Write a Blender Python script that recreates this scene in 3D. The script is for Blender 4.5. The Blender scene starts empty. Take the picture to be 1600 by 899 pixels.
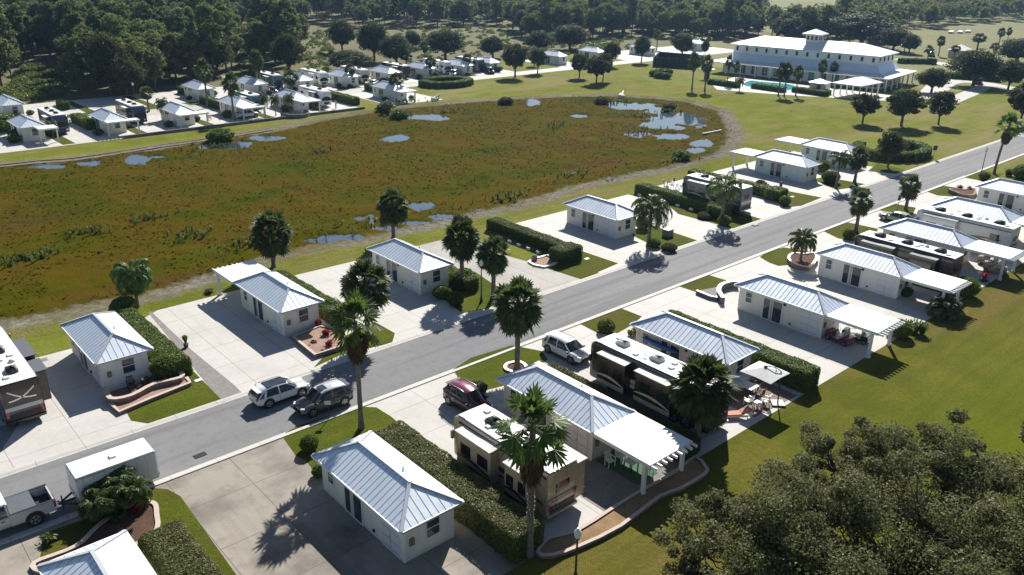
import bpy, math, random
import numpy as np
from mathutils import Vector, Matrix
random.seed(7); RNG = np.random.default_rng(7)
R = math.radians
C = bpy.context.scene.collection
H = 31.0

# ------------------------------------------------------------------ camera
F_, PITCH, ROLL, YAW = 1286.2, 0.386237, 0.0155676, -0.7284232
def cam_axes():
    cp, sp = math.cos(PITCH), math.sin(PITCH)
    fw = np.array([0, cp, -sp]); r = np.array([1, 0, 0.]); u = np.cross(r, fw)
    c, s = math.cos(ROLL), math.sin(ROLL)
    r2 = c*r + s*u; u2 = -s*r + c*u
    cy, sy = math.cos(YAW), math.sin(YAW)
    M = np.array([[cy, -sy, 0], [sy, cy, 0], [0, 0, 1]])
    return M@r2, M@u2, M@fw
CR, CU, CF = cam_axes()
def P(px, py, z=0.0):
    """the point at height z that was surveyed at this spot of the photograph"""
    d = CF*F_ + CR*(px-800) - CU*(py-449.5)
    t = (H-z)/-d[2]
    return float(d[0]*t), float(d[1]*t)
def TOPIX(X, Y, Z):
    dx = np.asarray(X, float); dy = np.asarray(Y, float); dz = np.asarray(Z, float)-H
    w = dx*CF[0]+dy*CF[1]+dz*CF[2]
    return 800+F_*(dx*CR[0]+dy*CR[1]+dz*CR[2])/w, 449.5-F_*(dx*CU[0]+dy*CU[1]+dz*CU[2])/w
cam = bpy.data.cameras.new("camera"); co = bpy.data.objects.new("camera", cam); C.objects.link(co)
cam.sensor_width = 36; cam.lens = F_/1600*36; cam.clip_start = .5; cam.clip_end = 6000
co.matrix_world = Matrix(((CR[0], CU[0], -CF[0], 0), (CR[1], CU[1], -CF[1], 0), (CR[2], CU[2], -CF[2], H), (0, 0, 0, 1)))
bpy.context.scene.camera = co

# ------------------------------------------------------------------ light
SUN_AZ, SUN_EL = R(37.5), R(36.5)
sc = bpy.context.scene
w = bpy.data.worlds.new("World"); sc.world = w; w.use_nodes = True
nt = w.node_tree; nt.nodes.clear()
o_ = nt.nodes.new("ShaderNodeOutputWorld"); b_ = nt.nodes.new("ShaderNodeBackground"); s_ = nt.nodes.new("ShaderNodeTexSky")
s_.sky_type = 'NISHITA'; s_.sun_disc = False; s_.sun_elevation = SUN_EL; s_.sun_rotation = math.pi/2-SUN_AZ
s_.air_density = 1.0; s_.dust_density = .6; s_.ozone_density = 2.2
b_.inputs[1].default_value = 0.05
nt.links.new(s_.outputs[0], b_.inputs[0]); nt.links.new(b_.outputs[0], o_.inputs[0])
L = bpy.data.lights.new("sun", 'SUN'); L.energy = 4.8; L.angle = R(.5); L.color = (1, .955, .88)
lo = bpy.data.objects.new("sun", L); C.objects.link(lo)
sd = Vector((math.cos(SUN_AZ)*math.cos(SUN_EL), math.sin(SUN_AZ)*math.cos(SUN_EL), math.sin(SUN_EL)))
lo.rotation_euler = sd.to_track_quat('Z', 'Y').to_euler(); lo.location = (0, 0, 80)
sc.view_settings.view_transform = 'Standard'; sc.view_settings.look = 'None'
sc.view_settings.exposure = 0.78; sc.view_settings.gamma = 1
sc.cycles.max_bounces = 6; sc.cycles.diffuse_bounces = 3; sc.cycles.glossy_bounces = 3
sc.cycles.transmission_bounces = 3; sc.cycles.transparent_max_bounces = 6; sc.cycles.volume_bounces = 0
sc.cycles.caustics_reflective = False; sc.cycles.caustics_refractive = False

# ------------------------------------------------------------------ materials
MATS = {}
class NT:
    def __init__(s, name):
        m = bpy.data.materials.new(name); m.use_nodes = True; s.m = m; s.n = m.node_tree.nodes; s.l = m.node_tree.links
        s.n.clear(); s.out = s.n.new("ShaderNodeOutputMaterial"); s.p = s.n.new("ShaderNodeBsdfPrincipled")
        s.l.new(s.p.outputs[0], s.out.inputs[0]); MATS[name] = m
    def node(s, t, **k):
        x = s.n.new(t)
        for a, v in k.items(): setattr(x, a, v)
        return x
    def link(s, a, b): s.l.new(a, b)
    def coords(s, world=True):
        if world: return s.node("ShaderNodeNewGeometry").outputs['Position']
        return s.node("ShaderNodeTexCoord").outputs['Object']
    def noise(s, vec, scale, detail=4, rough=.6, stretch=None):
        if stretch:
            mp = s.node("ShaderNodeMapping"); mp.inputs['Scale'].default_value = stretch; s.link(vec, mp.inputs[0]); vec = mp.outputs[0]
        x = s.node("ShaderNodeTexNoise"); x.inputs['Scale'].default_value = scale; x.inputs['Detail'].default_value = detail; x.inputs['Roughness'].default_value = rough
        s.link(vec, x.inputs['Vector']); return x.outputs['Fac']
    def ramp(s, fac, stops):
        x = s.node("ShaderNodeValToRGB"); e = x.color_ramp.elements
        while len(e) < len(stops): e.new(.5)
        for i, (p, c) in enumerate(stops):
            e[i].position = p; e[i].color = (c, c, c, 1) if isinstance(c, (int, float)) else (*c, 1)
        s.link(fac, x.inputs[0]); return x.outputs[0]
    def mix(s, fac, a, b, mode='MIX'):
        x = s.node("ShaderNodeMix", data_type='RGBA', blend_type=mode)
        for i, v in ((0, fac), (6, a), (7, b)):
            if isinstance(v, (int, float)): x.inputs[i].default_value = v
            elif isinstance(v, tuple): x.inputs[i].default_value = (*v, 1)
            else: s.link(v, x.inputs[i])
        return x.outputs[2]
    def math(s, op, a, b=None, c=None):
        x = s.node("ShaderNodeMath", operation=op)
        for i, v in enumerate((a, b, c)):
            if v is None: continue
            if isinstance(v, (int, float)): x.inputs[i].default_value = v
            else: s.link(v, x.inputs[i])
        return x.outputs[0]
    def bump(s, h, strength=.3, dist=.02):
        x = s.node("ShaderNodeBump"); x.inputs['Strength'].default_value = strength; x.inputs['Distance'].default_value = dist
        s.link(h, x.inputs['Height']); s.link(x.outputs[0], s.p.inputs['Normal'])
    def col(s, c):
        if isinstance(c, tuple): s.p.inputs['Base Color'].default_value = (*c, 1)
        else: s.link(c, s.p.inputs['Base Color'])
    def set(s, **k):
        for a, v in k.items():
            i = s.p.inputs[a.replace('_', ' ')]
            if hasattr(v, 'links'): s.link(v, i)
            else: i.default_value = v
        return s

def sc_(c, k): return tuple(max(0, min(1, x*k)) for x in c)
def M(name, c, rough=.7, metal=0., var=.12, nscale=3., bump=0., bscale=40., spec=.5, coat=0., world=False, **kw):
    if name in MATS: return MATS[name]
    t = NT(name); v = t.coords(world)
    if var > 0:
        n = t.noise(v, nscale, 5); n2 = t.noise(v, nscale*9, 3)
        f = t.math('ADD', t.math('MULTIPLY', n, .65), t.math('MULTIPLY', n2, .35))
        t.col(t.ramp(f, [(.3, sc_(c, 1-var)), (.7, sc_(c, 1+var))]))
        t.set(Roughness=t.ramp(n, [(.3, max(.03, rough-.08)), (.7, min(1, rough+.08))]))
    else: t.col(c); t.set(Roughness=rough)
    t.set(Metallic=metal); t.p.inputs['Specular IOR Level'].default_value = spec
    if coat: t.p.inputs['Coat Weight'].default_value = coat; t.p.inputs['Coat Roughness'].default_value = .05
    if bump: t.bump(t.noise(v, bscale, 3), bump, .02)
    for a, b in kw.items(): t.set(**{a: b})
    return t.m

def leafmat(name, dark, light, trans=.35, rough=.45, tint=None, gloss=.5):
    t = NT(name); g = t.node("ShaderNodeNewGeometry"); oi = t.node("ShaderNodeObjectInfo")
    ri = g.outputs['Random Per Island']
    c = t.ramp(ri, [(0, dark), (.75, light), (1, tint or light)])
    hs = t.node("ShaderNodeHueSaturation"); t.link(c, hs.inputs['Color'])
    t.link(t.math('ADD', t.math('MULTIPLY', oi.outputs['Random'], .03), .485), hs.inputs['Hue'])
    t.link(t.math('ADD', t.math('MULTIPLY', oi.outputs['Random'], .62), .66), hs.inputs['Value'])
    c = hs.outputs[0]; t.col(c); t.set(Roughness=rough); t.p.inputs['Specular IOR Level'].default_value = gloss*.35
    tr = t.node("ShaderNodeBsdfTranslucent"); t.link(t.mix(.5, c, (.30, .42, .04), 'MULTIPLY') if False else t.mix(.55, c, tuple(min(1, x*1.8) for x in light)), tr.inputs['Color'])
    ms = t.node("ShaderNodeMixShader"); ms.inputs[0].default_value = trans
    t.link(t.p.outputs[0], ms.inputs[1]); t.link(tr.outputs[0], ms.inputs[2]); t.link(ms.outputs[0], t.out.inputs[0])
    return t.m

def grass_col(t, v, kind):
    """mown lawn colour: patches of greener, yellower and thin brownish turf"""
    big = t.noise(v, .035, 4, .55); mid = t.noise(v, .22, 5, .6); fine = t.noise(v, 3.2, 4, .7); tiny = t.noise(v, 14, 2, .7)
    streak = t.noise(v, .12, 4, .6, stretch=(.35, 1.4, 1))
    if kind == 'near': A, B, D = (.095, .112, .012), (.19, .172, .022), (.21, .14, .05)
    elif kind == 'lawn': A, B, D = (.155, .185, .022), (.28, .27, .055), (.31, .235, .12)
    elif kind == 'plot': A, B, D = (.075, .10, .010), (.145, .16, .018), (.14, .11, .03)
    else: A, B, D = (.095, .10, .02), (.17, .16, .04), (.15, .115, .05)
    c = t.mix(t.ramp(mid, [(.35, 0.), (.68, 1.)]), A, B)
    if kind == 'near':      # the irrigated field further out is greener
        sp = t.node("ShaderNodeSeparateXYZ"); t.link(v, sp.inputs[0]); y = t.math('ADD', sp.outputs[1], t.math('MULTIPLY', mid, 9.)); mr = t.node("ShaderNodeMapRange"); t.link(y, mr.inputs[0]); mr.inputs[1].default_value = 27.; mr.inputs[2].default_value = 17.
        c = t.mix(mr.outputs[0], c, t.mix(mid, (.095, .135, .003), (.165, .20, .006)))
    s2 = t.math('ADD', t.math('MULTIPLY', streak, .6), t.math('MULTIPLY', big, .4))
    dm = t.ramp(s2, [(.48, 0.), (.60, .95)])
    if kind == 'near': dm = t.math('MULTIPLY', dm, t.math('SUBTRACT', 1., t.math('MULTIPLY', mr.outputs[0], .8)))
    c = t.mix(dm, c, D)
    mow = t.noise(v, 1.1, 3, .6, stretch=(.07, 1., 1)); c = t.mix(t.ramp(mow, [(.36, .38), (.55, 0.)]), c, sc_(A, .8))
    c = t.mix(t.ramp(fine, [(.3, .55), (.7, 0.)]), c, sc_(A, .62))
    c = t.mix(t.ramp(tiny, [(.32, .7), (.6, 0.)]), c, sc_(A, .5))
    return c, t.math('ADD', fine, t.math('MULTIPLY', tiny, .6))
def lawnmat(name, kind):
    t = NT(name); v = t.coords(); c, h = grass_col(t, v, kind); t.col(c); t.set(Roughness=1.); t.p.inputs['Specular IOR Level'].default_value = .05
    t.bump(h, .8, .08); return t.m
lawnmat('lawn_turf', 'lawn'); lawnmat('near_turf', 'near'); lawnmat('plot_turf', 'plot')
def meadow():
    t = NT('meadow_grass'); v = t.coords(); a = t.noise(v, .05, 5, .65); b = t.noise(v, .5, 5, .7)
    c = t.ramp(a, [(.3, (.09, .085, .02)), (.5, (.15, .125, .035)), (.7, (.10, .10, .018))])
    c = t.mix(t.ramp(b, [(.35, .8), (.6, 0.)]), c, (.045, .05, .012)); t.col(c); t.set(Roughness=1.); t.bump(b, 1., .5); return t.m
meadow()
def pasture():
    t = NT('pasture_grass'); v = t.coords(); a = t.noise(v, .02, 5, .65, stretch=(1, 1, 1)); b = t.noise(v, .3, 5, .7)
    c = t.ramp(a, [(.3, (.12, .135, .022)), (.5, (.17, .16, .04)), (.7, (.13, .125, .03))])
    c = t.mix(t.ramp(b, [(.35, .5), (.6, 0.)]), c, (.07, .075, .014)); t.col(c); t.set(Roughness=1.); return t.m
pasture()
def pondmat(veg=False):
    t = NT('marsh_veg' if veg else 'pond_ground'); v = t.coords()
    at = t.node("ShaderNodeAttribute", attribute_name='shore').outputs['Fac']
    n1 = t.noise(v, .085, 5, .6, stretch=(.7, 1.5, 1)); n2 = t.noise(v, .045, 4, .6, stretch=(.6, 1.6, 1)); n3 = t.noise(v, 1.4, 5, .75); n4 = t.noise(v, .11, 4, .6, stretch=(.7, 1.5, 1))
    # wild marsh vegetation
    m = t.ramp(n1, [(.34, (.040, .054, .0)), (.46, (.070, .062, .0)), (.56, (.088, .058, .003)), (.68, (.056, .060, .0))])
    m = t.mix(t.ramp(n2, [(.55, 0.), (.68, .8)]), m, (.085, .043, .013))
    m = t.mix(t.ramp(n4, [(.60, 0.), (.70, .7)]), m, (.062, .082, .004))
    m = t.mix(t.ramp(n4, [(.28, .6), (.36, 0.)]), m, (.12, .105, .02))
    m = t.mix(t.ramp(n3, [(.32, .28), (.60, 0.)]), m, (.045, .040, .002))
    if veg: t.col(t.mix(1., m, t.ramp(t.node('ShaderNodeNewGeometry').outputs['Random Per Island'], [(0, .88), (1, 1.25)]), 'MULTIPLY')); t.set(Roughness=.9); t.p.inputs['Specular IOR Level'].default_value = .05; return t.m
    bank = t.ramp(n3, [(.3, (.10, .088, .062)), (.5, (.18, .16, .125)), (.7, (.30, .28, .24))])
    bank = t.mix(t.ramp(n1, [(.42, 0.), (.6, .75)]), bank, (.12, .105, .032))
    lawn, hh = grass_col(t, v, 'lawn')
    wob = t.math('MULTIPLY', t.math('SUBTRACT', t.noise(v, .45, 4, .7), .5), 4.5)
    s = t.math('ADD', at, wob)
    f1 = t.node("ShaderNodeMapRange"); t.link(s, f1.inputs[0]); f1.inputs[1].default_value = -.5; f1.inputs[2].default_value = .5
    f2 = t.node("ShaderNodeMapRange"); t.link(s, f2.inputs[0]); f2.inputs[1].default_value = 2.4; f2.inputs[2].default_value = 3.6
    c = t.mix(f1.outputs[0], m, bank); c = t.mix(f2.outputs[0], c, lawn)
    t.col(c); t.set(Roughness=1.); t.p.inputs['Specular IOR Level'].default_value = .02; t.bump(t.math('ADD', n3, hh), .9, .12); return t.m
pondmat(); pondmat(True)
def watermat(name, c):
    t = NT(name); v = t.coords(); t.col(c); t.set(Roughness=.06); t.p.inputs['Specular IOR Level'].default_value = 1.
    t.bump(t.noise(v, 2.5, 3, .6), .12, .03); return t.m
watermat('pond_water', (.045, .065, .09))
def asphaltmat():
    t = NT('asphalt'); v = t.coords(); n = t.noise(v, 40, 3, .8); b = t.noise(v, .25, 4, .6, stretch=(.15, 1.2, 1)); d = t.noise(v, 1.5, 4)
    c = t.ramp(n, [(.3, (.13, .13, .135)), (.7, (.235, .235, .245))])
    c = t.mix(t.ramp(b, [(.42, 0.), (.58, .6)]), c, (.225, .222, .22)); c = t.mix(t.ramp(d, [(.3, .35), (.5, 0.)]), c, (.11, .11, .115))
    tr = t.noise(v, .9, 4, .6, stretch=(.03, 1., 1)); c = t.mix(t.ramp(tr, [(.38, .4), (.5, 0.)]), c, (.10, .10, .105))
    t.col(c); t.set(Roughness=.85); t.p.inputs['Specular IOR Level'].default_value = .2; t.bump(n, .5, .01); return t.m
asphaltmat()
def concretemat(name, base, stain, amount, joint=(4.2, 3.7), off=(0, 0), dirt=(.2, .18, .14)):
    t = NT(name); v = t.coords(); a = t.noise(v, .22, 6, .62); b = t.noise(v, 2.2, 5, .7); f = t.noise(v, 60, 2, .7)
    c = t.ramp(b, [(.3, sc_(base, .93)), (.7, sc_(base, 1.05))])
    c = t.mix(t.ramp(a, [(.46, 0.), (.66, amount)]), c, stain)
    c = t.mix(t.ramp(f, [(.3, .12), (.6, 0.)]), c, dirt)
    tk = t.noise(v, .75, 4, .6, stretch=(1., .06, 1)); c = t.mix(t.ramp(tk, [(.54, 0.), (.68, .30)]), c, stain)
    sp_ = t.noise(v, .8, 3, .5); c = t.mix(t.ramp(sp_, [(.66, 0.), (.74, .35)]), c, dirt)
    sp = t.node("ShaderNodeSeparateXYZ"); t.link(v, sp.inputs[0])
    fs = []
    for k in (0, 1):
        q = t.math('FRACT', t.math('DIVIDE', t.math('ADD', sp.outputs[k], 200+off[k]), joint[k]))
        q = t.math('ABSOLUTE', t.math('SUBTRACT', q, .5)); fs.append(t.math('GREATER_THAN', q, .5-.022/joint[k]*1.0))
    c = t.mix(t.math('MULTIPLY', t.math('MAXIMUM', fs[0], fs[1]), .85), c, dirt)
    # every slab was poured separately: slightly different tone
    cell = t.node("ShaderNodeTexWhiteNoise", noise_dimensions='2D'); cb = t.node("ShaderNodeCombineXYZ")
    for k in (0, 1): t.link(t.math('FLOOR', t.math('DIVIDE', t.math('ADD', sp.outputs[k], 200+off[k]+joint[k]/2), joint[k])), cb.inputs[k])
    t.link(cb.outputs[0], cell.inputs['Vector'])
    c = t.mix(t.math('MULTIPLY', cell.outputs[0], .16), c, stain)
    t.col(c); t.set(Roughness=.8); t.bump(f, .3, .005); return t.m
concretemat('concrete_pale', (.51, .49, .46), (.40, .38, .345), .5)
concretemat('concrete_stained', (.31, .275, .23), (.12, .10, .08), .95, (4.1, 4.6), (.6, 1.1), (.07, .06, .05))
concretemat('concrete_worn', (.36, .34, .31), (.24, .22, .195), .8, (4.2, 5.2), (1.5, .3), (.09, .08, .07))
concretemat('kerb_concrete', (.52, .50, .46), (.42, .40, .36), .5, (3., 500))
concretemat('street_concrete', (.42, .40, .37), (.33, .31, .28), .5, (5., 500))
def paver(name, c1, c2, sc=3.):
    t = NT(name); v = t.coords(); br = t.node("ShaderNodeTexBrick"); t.link(v, br.inputs['Vector'])
    br.inputs['Scale'].default_value = sc; br.inputs['Color1'].default_value = (*c1, 1); br.inputs['Color2'].default_value = (*c2, 1)
    br.inputs['Mortar'].default_value = (*sc_(c1, .45), 1); br.inputs['Mortar Size'].default_value = .03
    n = t.noise(v, 1.1, 5, .7); t.col(t.mix(t.ramp(n, [(.35, .45), (.6, 0.)]), br.outputs['Color'], sc_(c2, .6))); t.set(Roughness=.85); t.bump(br.outputs['Fac'], .3, .01); return t.m
paver('brick_pavers', (.30, .21, .17), (.20, .13, .10)); paver('grey_pavers', (.30, .28, .26), (.22, .20, .19)); paver('retaining_block', (.34, .23, .18), (.24, .15, .12), 6.)
paver('grey_block', (.26, .25, .24), (.17, .165, .16), 6.)
def mulchmat(name, a, b):
    t = NT(name); v = t.coords(); n = t.noise(v, 18, 5, .8); g = t.noise(v, 1.2, 3)
    t.col(t.mix(t.ramp(g, [(.4, 0.), (.65, .5)]), t.ramp(n, [(.32, a), (.66, b)]), a)); t.set(Roughness=1.); t.bump(n, 1., .05); return t.m
mulchmat('bark_mulch', (.05, .022, .014), (.16, .08, .05)); mulchmat('pine_straw', (.16, .09, .04), (.44, .29, .16)); mulchmat('pink_gravel', (.22, .13, .09), (.48, .33, .25)); mulchmat('track_dirt', (.12, .09, .06), (.25, .20, .15)); mulchmat('grey_gravel', (.16, .15, .14), (.40, .38, .35))
def roofmat():
    t = NT('white_metal_roof'); v = t.coords(False); n = t.noise(v, .9, 4); t.col(t.ramp(n, [(.3, (.72, .81, .90)), (.7, (.80, .86, .93))])); t.set(Roughness=t.ramp(n, [(.3, .38), (.7, .46)])); t.set(Metallic=.28); t.p.inputs['Specular IOR Level'].default_value = .6; return t.m  # the sky's blue reflection is tinted into the white paint
roofmat()
M('roof_rib', (.46, .49, .54), .4, var=.05); M('rib_shadow_grey', (.36, .39, .43), .5, var=.05)  # rib grey is darkened to draw their thin shadow lines
def stucco(name, c):
    t = NT(name); v = t.coords(False); n = t.noise(v, 1.3, 5); f = t.noise(v, 90, 2)
    sp = t.node("ShaderNodeSeparateXYZ"); t.link(v, sp.inputs[0])
    low = t.math('MULTIPLY', t.math('LESS_THAN', t.math('ADD', sp.outputs[2], t.math('MULTIPLY', n, .35)), .38), .25)
    cc = t.mix(low, t.ramp(n, [(.3, sc_(c, .95)), (.7, sc_(c, 1.04))]), sc_(c, .62)); t.col(cc); t.set(Roughness=.85); t.bump(f, .25, .01); return t.m
stucco('cream_stucco', (.77, .75, .67)); stucco('ivory_stucco', (.78, .77, .72)); stucco('tan_stucco', (.68, .63, .54)); stucco('sage_stucco', (.66, .72, .66)); stucco('white_stucco', (.70, .70, .66))
M('white_trim', (.76, .77, .78), .5, var=.04); M('white_paint', (.74, .74, .72), .5, var=.05)
M('door_white', (.70, .72, .75), .5, var=.03)
def glassmat(name, c):
    t = NT(name); v = t.coords(False); t.col(t.ramp(t.noise(v, 1.7, 3), [(.35, sc_(c, .6)), (.65, sc_(c, 1.5))])); t.set(Roughness=.08); t.p.inputs['Specular IOR Level'].default_value = .8; return t.m
glassmat('window_glass', (.035, .045, .06)); glassmat('car_glass', (.02, .03, .04)); glassmat('rv_glass', (.015, .018, .022))
M('curtain', (.55, .53, .48), .9)
M('tyre_rubber', (.018, .018, .019), .85, var=.2); M('rim_alloy', (.42, .43, .45), .35, .8); M('rim_dark', (.08, .08, .085), .4, .7)
M('black_plastic', (.02, .02, .022), .55); M('dark_metal', (.05, .05, .055), .45, .6); M('chrome', (.6, .62, .65), .2, 1.)
M('lamp_red', (.45, .02, .02), .25, coat=.6); M('lamp_clear', (.75, .78, .8), .15, coat=.8); M('lamp_amber', (.6, .22, .03), .3)
for n_, c_ in dict(paint_white=(.74, .75, .76), paint_grey=(.085, .09, .10), paint_silver=(.50, .51, .53), paint_maroon=(.16, .012, .045), paint_wine=(.05, .008, .014), paint_olive=(.33, .36, .25), paint_brown=(.024, .011, .008), paint_black=(.022, .017, .015), paint_tan=(.42, .32, .22), paint_beige=(.50, .46, .38), paint_navy=(.025, .04, .085), paint_slate=(.11, .12, .14), paint_red=(.4, .03, .03), paint_teal=(.05, .14, .17)).items():
    M(n_, c_, .3, var=.03, coat=.7)
M('rv_roof_white', (.78, .78, .76), .6, var=.04, nscale=1.2); M('trailer_white', (.70, .70, .70), .45, var=.05, nscale=1.); M('topper_fabric', (.62, .60, .56), .8, var=.1); M('topper_slate', (.09, .10, .12), .6, var=.1)
def barkmat(name, a, b, st=(1, 1, 9)):
    t = NT(name); v = t.coords(False); n = t.noise(v, 2.2, 5, .7, stretch=st); t.col(t.ramp(n, [(.35, a), (.65, b)])); t.set(Roughness=.95); t.bump(n, .8, .05); return t.m
barkmat('palm_bark', (.10, .085, .07), (.26, .225, .19)); barkmat('tree_bark', (.045, .035, .028), (.15, .125, .10), (3, 3, .6)); barkmat('pine_bark', (.07, .05, .038), (.19, .15, .12), (3, 3, .6))
leafmat('palm_leaf', (.026, .046, .014), (.085, .115, .034), .30, .52, (.12, .15, .05), .7)
leafmat('palm_leaf_bright', (.026, .056, .010), (.085, .14, .026), .36, .5, (.16, .20, .06), .8)
leafmat('palm_leaf_dead', (.07, .045, .025), (.17, .12, .07), .15, .9, (.24, .18, .11), .1)
leafmat('queen_leaf', (.030, .055, .018), (.11, .14, .05), .4, .4, (.20, .19, .06), .6)
leafmat('hedge_leaf', (.050, .085, .014), (.12, .17, .028), .3, .45, (.19, .21, .05), .5)
leafmat('hedge_leaf_rust', (.060, .080, .020), (.15, .17, .045), .3, .45, (.30, .20, .11), .5)
leafmat('oak_leaf', (.020, .032, .012), (.075, .095, .032), .28, .6, (.14, .125, .05), .3)
leafmat('wood_leaf', (.044, .068, .024), (.18, .21, .07), .3, .7, (.24, .21, .09), .2)
leafmat('live_oak_leaf', (.030, .042, .015), (.15, .16, .065), .32, .6, (.30, .25, .12), .5)
leafmat('pine_needle', (.038, .066, .024), (.16, .21, .07), .3, .7, (.22, .23, .09), .2)
leafmat('shrub_leaf', (.035, .06, .012), (.12, .16, .03), .35, .5, (.22, .22, .05), .5)
leafmat('grey_shrub_leaf', (.05, .05, .03), (.13, .12, .07), .2, .6, (.19, .15, .10), .3)
leafmat('red_leaf', (.16, .008, .02), (.45, .03, .06), .35, .5, (.5, .10, .12), .4)
leafmat('reed_leaf', (.055, .060, .004), (.105, .078, .006), .3, .8, (.12, .062, .010), 0.)
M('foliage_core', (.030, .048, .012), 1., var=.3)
M('terracotta', (.30, .12, .07), .8); M('umbrella_cloth', (.60, .60, .58), .9); M('lounge_cloth', (.60, .27, .19), .9); M('wicker', (.075, .06, .045), .8); M('plastic_white', (.75, .75, .74), .4); M('blue_cover', (.035, .15, .42), .6, var=.15)
M('utility_green', (.16, .18, .13), .6); M('club_wall', (.80, .83, .82), .8, var=.04); M('bed_kerb', (.50, .41, .35), .85, var=.15)
M('globe_white', (.85, .85, .82), .3, var=0); M('post_green', (.03, .04, .035), .5); M('dark_fence', (.015, .016, .02), .7); M('wood_beam', (.30, .24, .18), .8)
M('pool_water', (.06, .38, .42), .06, var=.1, nscale=.4); M('rug_green', (.05, .12, .07), .95); M('brick_red', (.28, .10, .07), .9)

# ------------------------------------------------------------------ mesh builder
class MB:
    def __init__(s): s.V = []; s.n = 0; s.F = []
    def addv(s, vs):
        a = np.asarray(vs, float).reshape(-1, 3); s.V.append(a); i = s.n; s.n += len(a); return i
    def add(s, vs, fs, m=0, sm=False):
        i = s.addv(vs)
        for f in fs: s.F.append((tuple(i+k for k in f), m, sm))
    def addq(s, V, Fq, m=0, sm=False):
        """bulk quads as arrays"""
        i = s.addv(V); s.F.append((np.asarray(Fq)+i, m, sm))
    def bx(s, x0, x1, y0, y1, z0, z1, m=0):
        v = [(x, y, z) for z in (z0, z1) for y in (y0, y1) for x in (x0, x1)]
        s.add(v, [(0, 2, 3, 1), (4, 5, 7, 6), (0, 1, 5, 4), (2, 6, 7, 3), (0, 4, 6, 2), (1, 3, 7, 5)], m)
    def bev(s, x0, x1, y0, y1, z0, z1, b=.03, m=0):
        """box with chamfered upright and top edges"""
        def ring(o, z): return [(x0+o+b, y0+o, z), (x1-o-b, y0+o, z), (x1-o, y0+o+b, z), (x1-o, y1-o-b, z), (x1-o-b, y1-o, z), (x0+o+b, y1-o, z), (x0+o, y1-o-b, z), (x0+o, y0+o+b, z)]
        v = ring(0, z0)+ring(0, z1-b)+ring(b, z1); f = [tuple(range(7, -1, -1)), tuple(range(16, 24))]
        for k in (0, 8):
            for i in range(8): j = (i+1) % 8; f.append((k+i, k+j, k+8+j, k+8+i))
        s.add(v, f, m)
    def obx(s, c, sx, sy, sz, rz=0, m=0):
        ca, sa = math.cos(rz), math.sin(rz); v = []
        for z in (0, sz):
            for y in (-sy/2, sy/2):
                for x in (-sx/2, sx/2): v.append((c[0]+ca*x-sa*y, c[1]+sa*x+ca*y, c[2]+z))
        s.add(v, [(0, 2, 3, 1), (4, 5, 7, 6), (0, 1, 5, 4), (2, 6, 7, 3), (0, 4, 6, 2), (1, 3, 7, 5)], m)
    def prism(s, poly, z0, z1, m=0, ms=None):
        a = sum(poly[i][0]*poly[(i+1) % len(poly)][1]-poly[(i+1) % len(poly)][0]*poly[i][1] for i in range(len(poly)))
        if a < 0: poly = poly[::-1]
        n = len(poly); v = [(x, y, z0) for x, y in poly]+[(x, y, z1) for x, y in poly]
        s.add(v, [tuple(range(n, 2*n))], m); s.add(v, [(i, (i+1) % n, n+(i+1) % n, n+i) for i in range(n)], m if ms is None else ms)
    def sheet(s, poly, z, m=0):
        a = sum(poly[i][0]*poly[(i+1) % len(poly)][1]-poly[(i+1) % len(poly)][0]*poly[i][1] for i in range(len(poly)))
        if a < 0: poly = poly[::-1]
        s.add([(x, y, z) for x, y in poly], [tuple(range(len(poly)))], m)
    def bar(s, p, q, w, h, m=0, up=(0, 0, 1)):
        p = Vector(p); q = Vector(q); d = (q-p).normalized(); up = Vector(up)
        sd = d.cross(up)
        if sd.length < 1e-4: sd = d.cross(Vector((1, 0, 0)))
        sd.normalize(); n = sd.cross(d); sd *= w/2; n *= h
        v = [p-sd, p+sd, p+sd+n, p-sd+n, q-sd, q+sd, q+sd+n, q-sd+n]
        s.add([tuple(x) for x in v], [(0, 1, 2, 3), (7, 6, 5, 4), (0, 4, 5, 1), (1, 5, 6, 2), (2, 6, 7, 3), (3, 7, 4, 0)], m)
    def tube(s, pts, rs, n=8, m=0, cap=True, sm=True):
        pts = [Vector(p) for p in pts]
        if isinstance(rs, (int, float)): rs = [rs]*len(pts)
        v = []; prev = None
        for i, p in enumerate(pts):
            d = (pts[min(i+1, len(pts)-1)]-pts[max(i-1, 0)]).normalized()
            a = prev if prev is not None else (Vector((1, 0, 0)) if abs(d.x) < .9 else Vector((0, 1, 0)))
            a = (a-d*a.dot(d)).normalized(); prev = a; b = d.cross(a)
            for k in range(n):
                t = 2*math.pi*k/n; v.append(tuple(p+(a*math.cos(t)+b*math.sin(t))*rs[i]))
        f = [(i*n+k, i*n+(k+1) % n, (i+1)*n+(k+1) % n, (i+1)*n+k) for i in range(len(pts)-1) for k in range(n)]
        s.add(v, f, m, sm)
        if cap: s.add(v[-n:], [tuple(range(n))], m); s.add(v[:n], [tuple(range(n-1, -1, -1))], m)
    def ball(s, c, r, m=0, nu=10, nv=6, squash=1.):
        v = []; f = []
        for j in range(nv+1):
            ph = math.pi*j/nv
            for i in range(nu):
                th = 2*math.pi*i/nu; v.append((c[0]+r*math.sin(ph)*math.cos(th), c[1]+r*math.sin(ph)*math.sin(th), c[2]+r*squash*math.cos(ph)))
        for j in range(nv):
            for i in range(nu): a = j*nu+i; b = j*nu+(i+1) % nu; f.append((a, a+nu, b+nu, b))
        s.add(v, f, m, True)
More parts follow.
